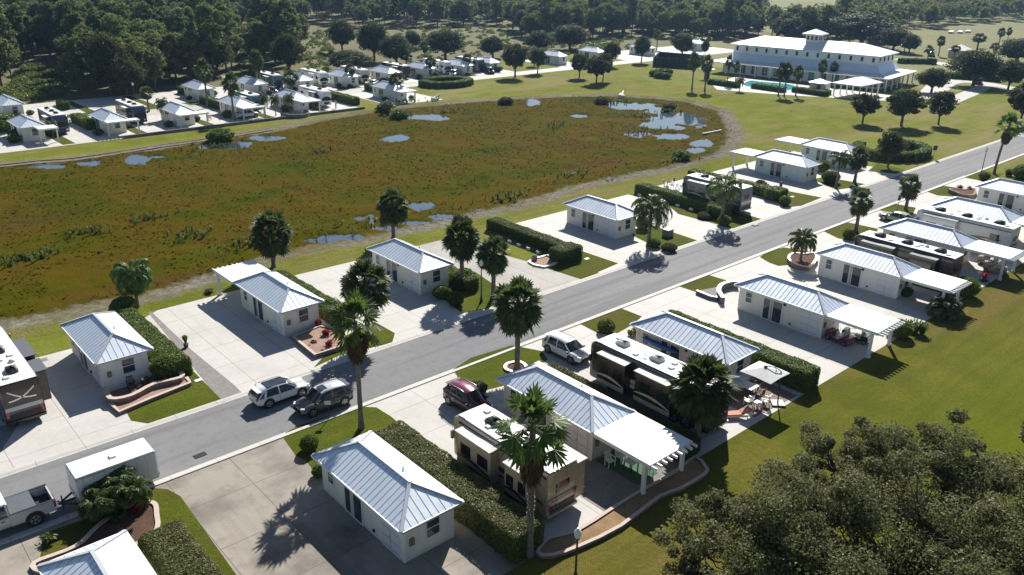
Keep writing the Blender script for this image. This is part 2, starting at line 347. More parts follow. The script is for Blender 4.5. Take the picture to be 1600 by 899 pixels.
    def build(s, name, mats, parent=None, loc=(0, 0, 0), rotz=0., scale=1., **tags):
        if isinstance(mats, str): mats = [mats]
        me = bpy.data.meshes.new(name)
        V = np.concatenate(s.V) if s.V else np.zeros((0, 3))
        li = []; st = []; mi = []; sm = []; pos = 0
        for f, m, smo in s.F:
            if isinstance(f, np.ndarray):
                k = len(f); li.append(f.ravel()); st.append(np.arange(k)*f.shape[1]+pos); pos += f.size; mi.append(np.full(k, m)); sm.append(np.full(k, smo))
            else:
                li.append(np.array(f)); st.append(np.array([pos])); pos += len(f); mi.append(np.array([m])); sm.append(np.array([smo]))
        me.vertices.add(len(V)); me.vertices.foreach_set('co', V.ravel())
        li = np.concatenate(li).astype(np.int32); st = np.concatenate(st).astype(np.int32)
        me.loops.add(len(li)); me.loops.foreach_set('vertex_index', li)
        me.polygons.add(len(st)); me.polygons.foreach_set('loop_start', st)
        me.polygons.foreach_set('material_index', np.concatenate(mi).astype(np.int32)); me.polygons.foreach_set('use_smooth', np.concatenate(sm).astype(bool))
        me.update(calc_edges=True)
        for x in mats: me.materials.append(MATS[x])
        o = bpy.data.objects.new(name, me); C.objects.link(o); o.parent = parent; o.location = loc
        if rotz: o.rotation_euler = (0, 0, rotz)
        if scale != 1.: o.scale = (scale,)*3 if isinstance(scale, (int, float)) else scale
        for k, v in tags.items(): o[k] = v
        return o

def thing(name, label, cat, loc=(0, 0, 0), rotz=0., group=None, scale=1.):
    o = bpy.data.objects.new(name, None); C.objects.link(o); o.location = loc; o.rotation_euler = (0, 0, rotz)
    o.scale = (scale,)*3; o.empty_display_size = .3
    o['label'] = label; o['category'] = cat
    if group: o['group'] = group
    return o
def tag(o, label, cat, group=None):
    o['label'] = label; o['category'] = cat
    if group: o['group'] = group
    return o
def kids(o): return [c for c in KIDS.get(o.name, [])] if False else list(o.children)
def dup(root, loc, rotz=0., scale=None, label=None, group=None):
    def cp(o, par):
        c = o.copy(); C.objects.link(c); c.parent = par
        for k in TREE.get(o.name, []): cp(k, c)
        return c
    if root.name not in TREE: cache(root)
    c = cp(root, None); c.location = loc; c.rotation_euler = (0, 0, rotz)
    if scale is not None: c.scale = (scale,)*3 if isinstance(scale, (int, float)) else scale
    if label: c['label'] = label
    if group: c['group'] = group
    return c
TREE = {}
def cache(o):
    TREE[o.name] = list(o.children)
    for c in TREE[o.name]: cache(c)
PLACED = {}
def place(root, loc, rotz=0., scale=1., label=None, group=None):
    """first call moves the finished thing itself, later calls copy it with its parts"""
    if root.name not in PLACED:
        cache(root); PLACED[root.name] = 1; root.location = loc; root.rotation_euler = (0, 0, rotz); root.scale = (scale,)*3 if isinstance(scale, (int, float)) else scale
        if label: root['label'] = label
        if group: root['group'] = group
        return root
    return dup(root, loc, rotz, scale, label, group)

def leaves(mb, Pn, Nn, size, aspect=1.7, m=0):
    """many small leaf faces"""
    n = len(Pn); Nn = Nn/np.maximum(1e-6, np.linalg.norm(Nn, axis=1))[:, None]
    t = RNG.normal(size=(n, 3)); t -= Nn*(t*Nn).sum(1)[:, None]; t /= np.maximum(1e-6, np.linalg.norm(t, axis=1))[:, None]
    b = np.cross(Nn, t); size = np.broadcast_to(np.asarray(size, float), (n,))
    a = t*(size*aspect/2)[:, None]; c = b*(size/2)[:, None]; k = Nn*(size*.18)[:, None]
    V = np.stack([Pn-a, Pn+c+k, Pn+a, Pn-c+k], 1).reshape(-1, 3)
    mb.addq(V, np.arange(n*4).reshape(-1, 4), m)
# ------------------------------------------------------------------ vegetation
def rnd(a, b): return random.uniform(a, b)
def fan_frond(mb, base, az, elev, plen, fr, m=0, mp=0, n=13, droop=.35, curl=.5, wd=.15, roll=0.):
    """a palmate leaf: petiole, then a folded fan of blades with drooping tips"""
    d = Vector((math.cos(az)*math.cos(elev), math.sin(az)*math.cos(elev), math.sin(elev)))
    side = Vector((-math.sin(az), math.cos(az), 0)); up = side.cross(d)*-1
    if up.z < 0: up = -up
    side0 = side; side = (side*math.cos(roll)+up*math.sin(roll)).normalized(); up = side.cross(d)*-1
    if up.z < 0: up = -up
    tip = Vector(base)+d*plen-Vector((0, 0, droop*plen*.35))
    mb.add([tuple(Vector(base)-side*.03), tuple(Vector(base)+side*.03), tuple(tip+side*.02), tuple(tip-side*.02)], [(0, 1, 2, 3)], mp)
    d2 = (d-Vector((0, 0, droop*.9))).normalized()
    span = R(105)
    for i in range(n):
        a = -span+2*span*i/(n-1); l = fr*(1-.30*abs(a/span)**1.5)*rnd(.88, 1.08)
        dd = (d2*math.cos(a)+side*math.sin(a)).normalized(); nn = side*math.cos(a)-d2*math.sin(a)
        z = up*(.10*((i % 2)*2-1))*fr*.3-Vector((0, 0, curl*.10*l))
        wv = nn*(l*wd)
        p1 = tip+dd*l*.55+z-Vector((0, 0, .06*l)); p2 = tip+dd*l-Vector((0, 0, curl*l*(.35+.2*rnd(0, 1))))
        mb.add([tuple(tip), tuple(p1+wv), tuple(p2), tuple(p1-wv)], [(0, 1, 2, 3)], m)
def trunk_mesh(h, r0, r1, lean=(0, 0), boots=False, n=10, seg=12):
    mb = MB(); pts = []; rs = []
    for i in range(seg+1):
        t = i/seg; pts.append((lean[0]*t*t, lean[1]*t*t, h*t)); rs.append((r0*(1-t)+r1*t)*(1+.07*math.sin(i*2.6)) + (r0*.45*math.exp(-t*14)))
    mb.tube(pts, rs, n, 0)
    if boots:
        for i in range(46):
            t = 1-.42*i/46; a = i*2.4; rr = (r0*(1-t)+r1*t); c = Vector((lean[0]*t*t+math.cos(a)*rr, lean[1]*t*t+math.sin(a)*rr, h*t))
            d = Vector((math.cos(a)*.55, math.sin(a)*.55, .8)).normalized(); mb.bar(c-d*.05, c+d*.28, .13, .03, 0, up=(math.cos(a), math.sin(a), 0))
    return mb
def fan_palm(h, cr, seed, label='', nf=46, mats=('palm_leaf', 'palm_leaf_dead', 'palm_bark'), skirt=10, tr=.19, lean=(0, 0), fr=None, boots=True, low=-58, name='sabal_palm', cat='palm tree', wd=.15, sk=.5):
    random.seed(seed); t = thing(name, label, cat)
    trunk_mesh(h, tr*1.15, tr, lean, boots).build('trunk', mats[2], t)
    fr = fr or cr*.52; pl = cr*.62; top = (lean[0], lean[1], h)
    mb = MB()
    for i in range(nf):
        q = (i+.5)/nf; el = R(86)-(R(86)-R(low))*(q**.85); az = i*2.39996+rnd(-.25, .25)
        fan_frond(mb, (top[0], top[1], top[2]+.25-.3*q), az, el, pl*rnd(.75, 1.2), fr*rnd(.8, 1.15), 0, 0, 12, .2+.25*max(0, math.cos(el)), .18+.4*q, wd, rnd(-1., 1.))
    for i in range(9):      # unopened spears in the middle
        az = i*1.9; el = R(rnd(60, 86)); fan_frond(mb, top, az, el, pl*.8, fr*.9, 0, 0, 9, .05, .15)
    mb.build('crown', mats[0], t)
    if skirt:
        mb = MB()
        for i in range(skirt):
            u = i/skirt; fan_frond(mb, (top[0]*(1-u*sk/h), top[1]*(1-u*sk/h), top[2]-.2-sk*u), i*2.39996+rnd(-.3, .3), R(-58-24*u+rnd(-6, 6)), pl*(.8-.35*u), fr*.8, 0, 0, 9, .3, .9)
        mb.build('dead_fronds', mats[1], t)
    return t
def feather_frond(mb, base, az, el, L, m=0, pairs=20, droop=1.0, ll=.6, hang=.45, lw=.07):
    pairs = int(pairs*1.4)
    pts = []; p = Vector(base); e = el; st = L/10
    for i in range(11):
        pts.append(p.copy()); p = p+Vector((math.cos(az)*math.cos(e), math.sin(az)*math.cos(e), math.sin(e)))*st; e -= R(13)*droop*(i/6+.35)
    mb.tube(pts, [.03*(1-i/12) for i in range(11)], 4, m, False)
    side = Vector((-math.sin(az), math.cos(az), 0))
    for k in range(pairs):
        t = .12+.86*k/(pairs-1); i = min(9, int(t*10)); f = t*10-i; c = pts[i]*(1-f)+pts[i+1]*f; ax = (pts[i+1]-pts[i]).normalized()
        l = ll*(math.sin(math.pi*min(1, t*.85+.12))**.6)*rnd(.85, 1.15)
        for s in (-1, 1):
            d = (side*s*.9+ax*.5+Vector((0, 0, rnd(-.1, .3)))).normalized(); m1 = c+d*l*.5; m2 = c+d*l-Vector((0, 0, l*hang*rnd(.6, 1.6))); wv = ax*lw
            mb.add([tuple(c), tuple(m1+wv), tuple(m2), tuple(m1-wv)], [(0, 1, 2, 3)], m)
def feather_palm(h, L, seed, label='', nf=18, mats=('queen_leaf', 'palm_bark'), tr=.14, droop=1., ll=.65, lo=-25, hang=.5, name='queen_palm', cat='palm tree', lean=(0, 0), pairs=22):
    random.seed(seed); t = thing(name, label, cat)
    if h > .3: trunk_mesh(h, tr*1.2, tr*.8, lean, False).build('trunk', mats[1], t)
    mb = MB()
    for i in range(nf):
        q = (i+.5)/nf; feather_frond(mb, (lean[0], lean[1], h), i*2.39996+rnd(-.2, .2), R(80)-(R(80)-R(lo))*q, L*rnd(.88, 1.1), 0, pairs, droop, ll, hang)
    mb.build('crown', mats[0], t); return t

def cloud(mb, c, r, n, size, m=0, shell=.55, flat=1., gap=.0, up=.3):
    """leaf faces spread through a lumpy ball"""
    d = RNG.normal(size=(n, 3)); d /= np.linalg.norm(d, axis=1)[:, None]
    k = RNG.uniform(shell**3, 1, n)**(1/3)
    ph = RNG.uniform(0, 6, 3); lump = 1+.16*np.sin(d[:, 0]*5+ph[0])*np.sin(d[:, 1]*5+ph[1])+.13*np.sin(d[:, 2]*7+ph[2]+d[:, 0]*3)
    p = d*(k*lump)[:, None]*np.array(r); N = d+RNG.normal(size=(n, 3))*.75+np.array([0, 0, up])
    if gap > 0:
        g = np.sin(d[:, 0]*9+ph[1])*np.sin(d[:, 1]*9+ph[2])*np.sin(d[:, 2]*9+ph[0]); s = g > -1+gap*1.2; p = p[s]; N = N[s]
    leaves(mb, p+np.array(c), N, RNG.uniform(.7, 1.3, len(p))*size, 1.6, m)
def limb(mb, a, b, r0, r1, n=6, wob=.3):
    a = Vector(a); b = Vector(b); pts = []; rs = []
    for i in range(6):
        t = i/5; q = a.lerp(b, t); wv = math.sin(t*math.pi)*wob; pts.append(q+Vector((rnd(-wv, wv), rnd(-wv, wv), rnd(-wv, wv)*.5+wv*.4))); rs.append(r0*(1-t)+r1*t)
    mb.tube(pts, rs, n, 0)
def broad_tree(seed, h=7., cw=5., n=5200, ls=.22, trunk=1.9, mat='oak_leaf', name='oak_tree', label='', parts=True, clumps=24, top=1., tr=.16, core=.0):
    random.seed(seed); global RNG; RNG = np.random.default_rng(seed)
    t = thing(name, label, 'tree') if parts else None
    ch = h-trunk; cz = trunk+ch*.5; tb = MB(); limb(tb, (0, 0, -.1), (rnd(-.1, .1), rnd(-.1, .1), trunk+.5), tr*1.25, tr*.85, 8, .05)
    cb = MB(); cs = []
    for i in range(clumps):
        a = i*2.39996; q = (i+.5)/clumps; zz = 1-2*q*.92; rr = math.sqrt(max(0, 1-zz*zz))*rnd(.5, 1.)
        c = Vector((math.cos(a)*rr*cw/2*.86, math.sin(a)*rr*cw/2*.86, cz+zz*ch*.40*top+rnd(-.2, .2)))
        s = cw*rnd(.10, .21); cs.append((c, s))
    cs.append((Vector((0, 0, cz)), cw*.26))
    for c, s in cs:
        if random.random() < .75: limb(tb, (0, 0, trunk*rnd(.75, 1.1)), c, tr*.55, tr*.12, 5, cw*.05)
        cloud(cb, c, (s, s, s*.8), int(n/len(cs)), ls, 0, .25, up=.35)
    if parts: tb.build('trunk', 'tree_bark', t); cb.build('crown', mat, t); return t
    for f, m, sm in tb.F: pass
    return tb, cb
def join(tb, cb, name, mats, label, cat):
    """far tree: one mesh, bark and leaves as two materials"""
    off = tb.n; tb.V += cb.V
    for f, m, sm in cb.F:
        tb.F.append((f+off, 1, sm) if isinstance(f, np.ndarray) else (tuple(k+off for k in f), 1, sm))
    tb.n += cb.n; o = tb.build(name, mats); tag(o, label, cat); return o
def pine_tree(seed, h=16., n=2600, ls=.42, name='pine_tree', label='', mat='pine_needle', crown=.62, w=3.2):
    random.seed(seed); global RNG; RNG = np.random.default_rng(seed)
    tb = MB(); limb(tb, (0, 0, -.2), (rnd(-.5, .5), rnd(-.5, .5), h*.96), .22, .05, 6, .25); cb = MB(); k = 26
    for i in range(k):
        q = i/(k-1); z = h*(1-crown)+h*crown*q*.98; rr = w*(.45+.55*math.sin(math.pi*min(1, (1-q)*.9+.12)))*rnd(.35, 1.); a = i*2.39996+rnd(-.4, .4)
        c = Vector((math.cos(a)*rr*.75, math.sin(a)*rr*.75, z)); limb(tb, (0, 0, z-.5), c, .06, .02, 4, .1)
        s = rnd(.75, 1.25)*w*.36; cloud(cb, c, (s, s, s*.55), int(n/k), ls, 0, .1, up=.5)
    return join(tb, cb, name, ['pine_bark', mat], label, 'tree')

def leafy_box(mb, x0, x1, y0, y1, z1, dens=110, size=.10, r=.3, m=0, mc=1, wob=.06, z0=0.):
    """clipped hedge body: a dark core under a skin of small leaves"""
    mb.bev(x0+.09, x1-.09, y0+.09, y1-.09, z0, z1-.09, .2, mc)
    sx, sy, sz = x1-x0, y1-y0, z1-z0; A = [sx*sy, sx*sz, sx*sz, sy*sz, sy*sz]; P_ = []; N_ = []
    for k, a in enumerate(A):
        n = int(a*dens); u = RNG.uniform(0, 1, n); v = RNG.uniform(0, 1, n); z = np.zeros(n); o = np.ones(n)
        if k == 0: p = np.stack([x0+u*sx, y0+v*sy, z+z1], 1); N = np.array([0, 0, 1.])
        elif k < 3: s = k*2-3; p = np.stack([x0+u*sx, z+(y1 if s > 0 else y0), z0+v*sz], 1); N = np.array([0, s, .2])
        else: s = (k-3)*2-1; p = np.stack([z+(x1 if s > 0 else x0), y0+u*sy, z0+v*sz], 1); N = np.array([s, 0, .2])
        P_.append(p); N_.append(np.tile(N, (n, 1)))
    p = np.concatenate(P_); N = np.concatenate(N_)
    cx, cy = (x0+x1)/2, (y0+y1)/2
    lo_ = np.array([x0+r, y0+r, z0-9]); hi = np.array([x1-r, y1-r, z1-r]); q = np.clip(p, lo_, hi); d = p-q; dl = np.linalg.norm(d, axis=1); far = dl > r
    p[far] = q[far]+d[far]/dl[far][:, None]*r; N = N*.3+d/np.maximum(.01, dl)[:, None]
    wv = wob*(np.sin(p[:, 0]*2.1+p[:, 2]*1.7)+np.sin(p[:, 1]*1.6+1)+.8*np.sin(p[:, 1]*3.7+p[:, 0]*2))*.5
    p = p+N/np.maximum(.1, np.linalg.norm(N, axis=1))[:, None]*(wv+RNG.uniform(-.06, .04, len(p)))[:, None]
    leaves(mb, p, N+RNG.normal(size=N.shape)*.55, RNG.uniform(.7, 1.3, len(p))*size, 1.6, m)
def hedge(label, x0, x1, y0, y1, z1, mat='hedge_leaf', dens=110, size=.10, extra=(), group='clipped hedges between the plots', r=.3):
    mb = MB(); leafy_box(mb, x0, x1, y0, y1, z1, dens, size, r)
    for e in extra: leafy_box(mb, *e, dens, size, r)
    return tag(mb.build('hedge', [mat, 'foliage_core']), label, 'hedge', group)
def bush(label, x, y, r, h=None, mat='hedge_leaf', dens=150, size=.09, name='round_bush', group=None, z=0., loose=.05):
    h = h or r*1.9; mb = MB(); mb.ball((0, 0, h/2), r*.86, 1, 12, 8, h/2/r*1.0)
    n = int(4*math.pi*r*r*dens); d = RNG.normal(size=(n, 3)); d /= np.linalg.norm(d, axis=1)[:, None]; k = RNG.uniform(.88, 1.03, n)+loose*np.sin(d[:, 0]*6)*np.sin(d[:, 2]*5+d[:, 1]*6)
    p = d*k[:, None]*np.array([r, r, h/2])+np.array([0, 0, h/2]); p[:, 2] = np.maximum(p[:, 2], .03)
    leaves(mb, p, d+RNG.normal(size=d.shape)*.8, RNG.uniform(.7, 1.3, n)*size, 1.7, 0)
    return tag(mb.build(name, [mat, 'foliage_core'], loc=(x, y, z)), label, 'bush', group)
def tuft(mb, x, y, r, h, n=26, m=0, z=0.):
    for i in range(n):
        a = rnd(0, 6.283); e = rnd(.2, 1.); l = h*rnd(.7, 1.1); bx_, by_ = x+math.cos(a)*r*.12, y+math.sin(a)*r*.12
        mx, my = x+math.cos(a)*r*.55*e, y+math.sin(a)*r*.55*e; ex, ey = x+math.cos(a)*r*e, y+math.sin(a)*r*e; s = .035
        px_, py_ = -math.sin(a)*s, math.cos(a)*s
        mb.add([(bx_-px_, by_-py_, z), (bx_+px_, by_+py_, z), (mx+px_*1.5, my+py_*1.5, z+l*.75), (mx-px_*1.5, my-py_*1.5, z+l*.75)], [(0, 1, 2, 3)], m)
        mb.add([(mx-px_*1.5, my-py_*1.5, z+l*.75), (mx+px_*1.5, my+py_*1.5, z+l*.75), (ex, ey, z+l*(1-.45*e))], [(0, 1, 2)], m)
def clump_plant(name, label, x, y, r, h, mat='shrub_leaf', n=70, z=0., group=None, cat='plant'):
    random.seed(int(x*31+y*17)); mb = MB()
    for k in range(5): tuft(mb, rnd(-.25, .25)*r, rnd(-.25, .25)*r, r*rnd(.7, 1.), h*rnd(.7, 1.), n//5, 0)
    return tag(mb.build(name, mat, loc=(x, y, z)), label, cat, group)

# ------------------------------------------------------------------ cottages
def cottage(label, x, y0, cover=None, clen=4.3, Wd=4.15, L=9.5, wall='cream_stucco', ez=2.5, rz=3.62, shutters=True, slider=True, near_win=True, detail=True, name='cottage', loc=None, rot=0., group='white roofed cottages', front_door=False, cover_w=None, awn=False):
    t = thing(name, label, 'cottage', loc if loc else (x, y0, 0), rot, group)
    ins = .38; a0, a1, b0, b1 = ins, Wd-ins, ins, L-ins
    mb = MB(); mb.bx(a0, a1, b0, b1, 0, ez-.02)
    mb.build('wall', wall, t)
    if detail:
        for (cx, cy) in ((a0, b0), (a1, b0), (a0, b1), (a1, b1)):
            mb = MB(); mb.bx(cx-.015 if cx == a0 else cx-.075, cx+.075 if cx == a0 else cx+.015, cy-.015 if cy == b0 else cy-.075, cy+.075 if cy == b0 else cy+.015, .02, ez-.03); mb.build('corner_trim', 'white_trim', t)
    # roof: hip of standing seam metal
    hr = Wd/2; xm = Wd/2; ya, yb = hr*1.02, L-hr*1.02; th = .12
    mb = MB(); mb.bx(0, Wd, 0, L, ez-th+.0, ez-.001)
    V = [(0, 0, ez), (Wd, 0, ez), (Wd, L, ez), (0, L, ez), (xm, ya, rz), (xm, yb, rz)]
    mb.add(V, [(0, 1, 4), (1, 2, 5, 4), (2, 3, 5), (3, 0, 4, 5)])
    rb = mb; sp = .42; rh, rw = .016, .03
    def zat(x_, y_): return ez+(rz-ez)*min(x_/xm, (Wd-x_)/xm, y_/ya, (L-y_)/ya)
    ny = int(L/sp); nx = int(Wd/sp)
    for i in range(1, ny+1):
        y_ = (i-.5)*L/ny; k = min(1., y_/ya, (L-y_)/ya)
        if k < .1: continue
        for s in (0, 1):
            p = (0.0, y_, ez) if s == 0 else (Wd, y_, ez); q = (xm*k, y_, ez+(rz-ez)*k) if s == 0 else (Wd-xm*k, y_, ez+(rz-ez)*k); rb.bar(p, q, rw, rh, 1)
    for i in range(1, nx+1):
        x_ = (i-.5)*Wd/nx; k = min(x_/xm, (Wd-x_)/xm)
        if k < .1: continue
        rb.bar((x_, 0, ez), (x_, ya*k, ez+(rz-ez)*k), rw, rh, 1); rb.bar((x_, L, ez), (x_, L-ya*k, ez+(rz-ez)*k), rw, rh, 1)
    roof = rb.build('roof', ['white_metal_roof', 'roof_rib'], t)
    rb = MB(); rb.bar((xm, ya-.1, rz-.01), (xm, yb+.1, rz-.01), .2, .07)
    for cx, cy, ex, ey in ((0, 0, xm, ya), (Wd, 0, xm, ya), (0, L, xm, yb), (Wd, L, xm, yb)): rb.bar((cx, cy, ez-.0), (ex, ey, rz-.0), .2, .065)
    rb.build('ridge_cap', 'roof_rib', roof)
    g = MB(); g.bx(-.07, 0, -.07, L+.07, ez-.14, ez-.0); g.bx(Wd, Wd+.07, -.07, L+.07, ez-.14, ez-.0); g.bx(.001, Wd-.001, -.07, -.001, ez-.14, ez-.0); g.bx(.001, Wd-.001, L+.001, L+.07, ez-.14, ez-.0)
    g.build('gutter', 'white_trim', roof)
    if detail:
        g = MB(); g.tube([(xm+.5, ya+1.4, zat(xm+.5, ya+1.4)-.05), (xm+.5, ya+1.4, zat(xm+.5, ya+1.4)+.28)], .045, 8); g.build('vent_pipe', 'dark_metal', roof)
        g = MB(); g.bar((.03, .03, ez-.1), (a0+.05, b0-.08, ez-.35), .07, .05); g.bx(a0-.01, a0+.06, b0-.095, b0-.02, .1, ez-.3); g.build('downspout', 'white_trim', t)
    # openings on the long wall (x = a0) and on the end wall (y = b0)
    def window_x(yc, zc, w_, h_):
        f = MB(); x_ = a0
        for (u0, u1, z0, z1) in ((yc-w_/2-.06, yc+w_/2+.06, zc+h_/2, zc+h_/2+.07), (yc-w_/2-.06, yc+w_/2+.06, zc-h_/2-.09, zc-h_/2), (yc-w_/2-.06, yc-w_/2, zc-h_/2, zc+h_/2), (yc+w_/2, yc+w_/2+.06, zc-h_/2, zc+h_/2), (yc-w_/2, yc+w_/2, zc-.025, zc+.025)): f.bx(x_-.05, x_+.01, u0, u1, z0, z1)
        wn = f.build('window', 'white_trim', t); g_ = MB(); g_.bx(x_-.02, x_+.02, yc-w_/2, yc+w_/2, zc-h_/2, zc+h_/2); g_.build('pane', 'window_glass', wn)
    def window_y(xc, zc, w_, h_, y_=b0, s=-1, shut=False, pane='window_glass'):
        f = MB(); ya_, yb_ = (y_-.05, y_+.01) if s < 0 else (y_-.01, y_+.05)
        for (u0, u1, z0, z1) in ((xc-w_/2-.06, xc+w_/2+.06, zc+h_/2, zc+h_/2+.07), (xc-w_/2-.06, xc+w_/2+.06, zc-h_/2-.09, zc-h_/2), (xc-w_/2-.06, xc-w_/2, zc-h_/2, zc+h_/2), (xc+w_/2, xc+w_/2+.06, zc-h_/2, zc+h_/2), (xc-w_/2, xc+w_/2, zc-.025, zc+.025)): f.bx(u0, u1, ya_, yb_, z0, z1)
        wn = f.build('window', 'white_trim', t); g_ = MB(); g_.bx(xc-w_/2, xc+w_/2, y_-.02, y_+.02, zc-h_/2, zc+h_/2); g_.build('pane', pane, wn)
        if shut:
            for sd_ in (-1, 1):
                m_ = MB(); c = xc+sd_*(w_/2+.30); m_.bx(c-.20, c+.20, y_-.035, y_-.005, zc-h_/2-.05, zc+h_/2+.05)
                for k in range(7 if detail else 0): zz = zc-h_/2+.05+k*(h_-.02)/7; m_.bx(c-.16, c+.16, y_-.055, y_-.036, zz, zz+.09)
                m_.build('shutter', 'white_trim', t)
    if slider:
        window_x(b1-1.05, 1.55, .6, .95)
        yc = b1-3.6; f = MB(); x_ = a0
        for u0, u1, z0, z1 in ((yc-1.0, yc+1.0, 2.08, 2.17), (yc-1.0, yc+1.0, .02, .10), (yc-1.0, yc-.92, .10, 2.08), (yc+.92, yc+1.0, .10, 2.08), (yc-.04, yc+.04, .10, 2.08)): f.bx(x_-.06, x_+.01, u0, u1, z0, z1)
        sl = f.build('sliding_door', 'white_trim', t)
        g_ = MB(); g_.bx(x_-.03, x_+.01, yc-.92, yc-.04, .10, 2.08); g_.bx(x_-.025, x_+.01, yc+.04, yc+.92, .10, 2.08); g_.build('pane', 'window_glass', sl)
        if detail:
            g_ = MB(); g_.bx(x_-.045, x_-.031, yc+.10, yc+.34, .14, 2.05); g_.build('curtain', 'curtain', sl)
        yd = b0+1.25; m_ = MB(); m_.bx(a0-.04, a0+.01, yd-.88, yd+.88, .03, 2.1); dr = m_.build('storage_door', 'door_white', t)
        m_ = MB(); m_.bx(a0-.055, a0-.041, yd-.012, yd+.012, .03, 2.1)
        for z0 in (.25, .85, 1.5):
            for yy in (yd-.78, yd+.1): m_.bx(a0-.05, a0-.041, yy, yy+.68, z0, z0+.03)
        m_.bx(a0-.09, a0-.056, yd+.05, yd+.09, 1.0, 1.08); m_.build('handle', 'rim_alloy', dr)
        if detail:
            m_ = MB(); m_.bx(a0-.1, a0, b0+2.9, b0+3.05, .35, .5); m_.build('hose_outlet', 'dark_metal', t)
            m_ = MB(); m_.bx(a0-.12, a0, b0+3.6, b0+3.78, 1.95, 2.15); m_.build('wall_lamp', 'black_plastic', t)
            m_ = MB(); m_.bx(a0+.35, a0+.65, b0-.12, b0, 1.0, 1.45); m_.build('meter_box', 'utility_green', t)
            m_ = MB(); m_.bev(a1-.3, a1+.35, b1+.1, b1+.75, .05, .8, .04); m_.build('air_conditioner', 'rim_alloy', t)
            m_ = MB(); m_.bx(-.0, Wd, -.075, -.071, ez-.135, ez-.02); m_.build('fascia_line', 'roof_rib', t)
    if near_win: window_y(a1-1.45, 1.5, .86, 1.15, b0, -1, shutters)
    if detail: window_y(a0+1.6, 1.5, .8, 1.1, b1, 1)
    if cover:
        s = -1 if cover == 'near' else 1; yw = 0 if s < 0 else L; ye = yw+s*clen; w0, w1 = (0, Wd) if not cover_w else cover_w
        m_ = MB(); ylo, yhi = sorted((yw+s*.072, ye)); m_.bx(w0+.0, w1-.0, ylo, yhi, ez-.06, ez+.02); cv = m_.build('patio_cover', 'rv_roof_white', t)
        m_ = MB()
        for xx in (w0-.001, w1-.06): m_.bx(xx, xx+.061, ylo, yhi, ez-.24, ez-.061)
        m_.bx(w0, w1, min(ye, ye+s*.06), max(ye, ye+s*.06), ez-.24, ez+.03); m_.bx(w0+.1, w1-.1, ye-s*.45-.07, ye-s*.45+.07, ez-.30, ez-.062)
        n = 9
        for i in range(n):
            xx = w0+.05+(w1-w0-.2)*i/(n-1); y2 = ye+s*.06; y3 = ye+s*.50; m_.bx(xx, xx+.10, min(y2, y3), max(y2, y3), ez-.20, ez-.03)
        m_.build('rafter_ends', 'white_trim', cv)
        for xx in (w0+.18, w1-.18):
            m_ = MB(); yp = ye-s*.45; m_.bx(xx-.11, xx+.11, yp-.11, yp+.11, .0, ez-.30); m_.bx(xx-.16, xx+.16, yp-.16, yp+.16, 0.001, .18); m_.build('post', 'white_trim', cv)
    return t
# ------------------------------------------------------------------ vehicles (local +X is forward)
def loft(mb, st, m=0, sm=True, prof=None, cap=True):
    """st: (x, z0, z1, half width bottom, half width top)"""
    v = []; n = None
    for x, z0, z1, hb, ht in st:
        pr = prof(z0, z1, hb, ht); ring = [(x, y, z) for y, z in pr]+[(x, -y, z) for y, z in reversed(pr)]; n = len(ring); v += ring
    f = [(i*n+k, (i+1)*n+k, (i+1)*n+(k+1) % n, i*n+(k+1) % n) for i in range(len(st)-1) for k in range(n)]
    mb.add(v, f, m, sm)
    if cap: mb.add(v[:n], [tuple(range(n))], m); mb.add(v[-n:], [tuple(range(n-1, -1, -1))], m)
def body_prof(z0, z1, hb, ht):
    h = z1-z0; return [(.0, z0), (hb*.82, z0), (hb*.97, z0+h*.12), (hb, z0+h*.35), (hb, z0+h*.62), (hb*.97, z0+h*.84), (ht, z1-.03), (ht*.9, z1), (0, z1+.02)]
def cab_prof(z0, z1, hb, ht):
    return [(.0, z0), (hb, z0), (hb*.99, z0+(z1-z0)*.15), (ht, z1-.06), (ht*.92, z1), (0, z1+.025)]
def wheel(t, x, y, r=.36, w_=.24, rim='rim_alloy'):
    s = 1 if y > 0 else -1; mb = MB(); ps = [(x, y-w_/2, r), (x, y-w_*.42, r), (x, y+w_*.42, r), (x, y+w_/2, r)]
    mb.tube(ps, [r*.93, r, r, r*.93], 20, 0); ty = mb.build('wheel', 'tyre_rubber', t)
    mb = MB(); mb.tube([(x, y+s*w_*.5, r), (x, y+s*(w_*.5+.012), r)], r*.66, 16); 
    rm = mb.build('rim', rim, ty)
    mb = MB()
    for k in range(5):
        a = k*2*math.pi/5; c = (x, y+s*(w_*.5+.014), r); mb.bar((x+math.cos(a+.63)*.08, c[1], r+math.sin(a+.63)*.08), (x+math.cos(a+.63)*r*.6, c[1], r+math.sin(a+.63)*r*.6), .09, .006, up=(0, s, 0))
    mb.build('rim_gap', 'black_plastic', rm)
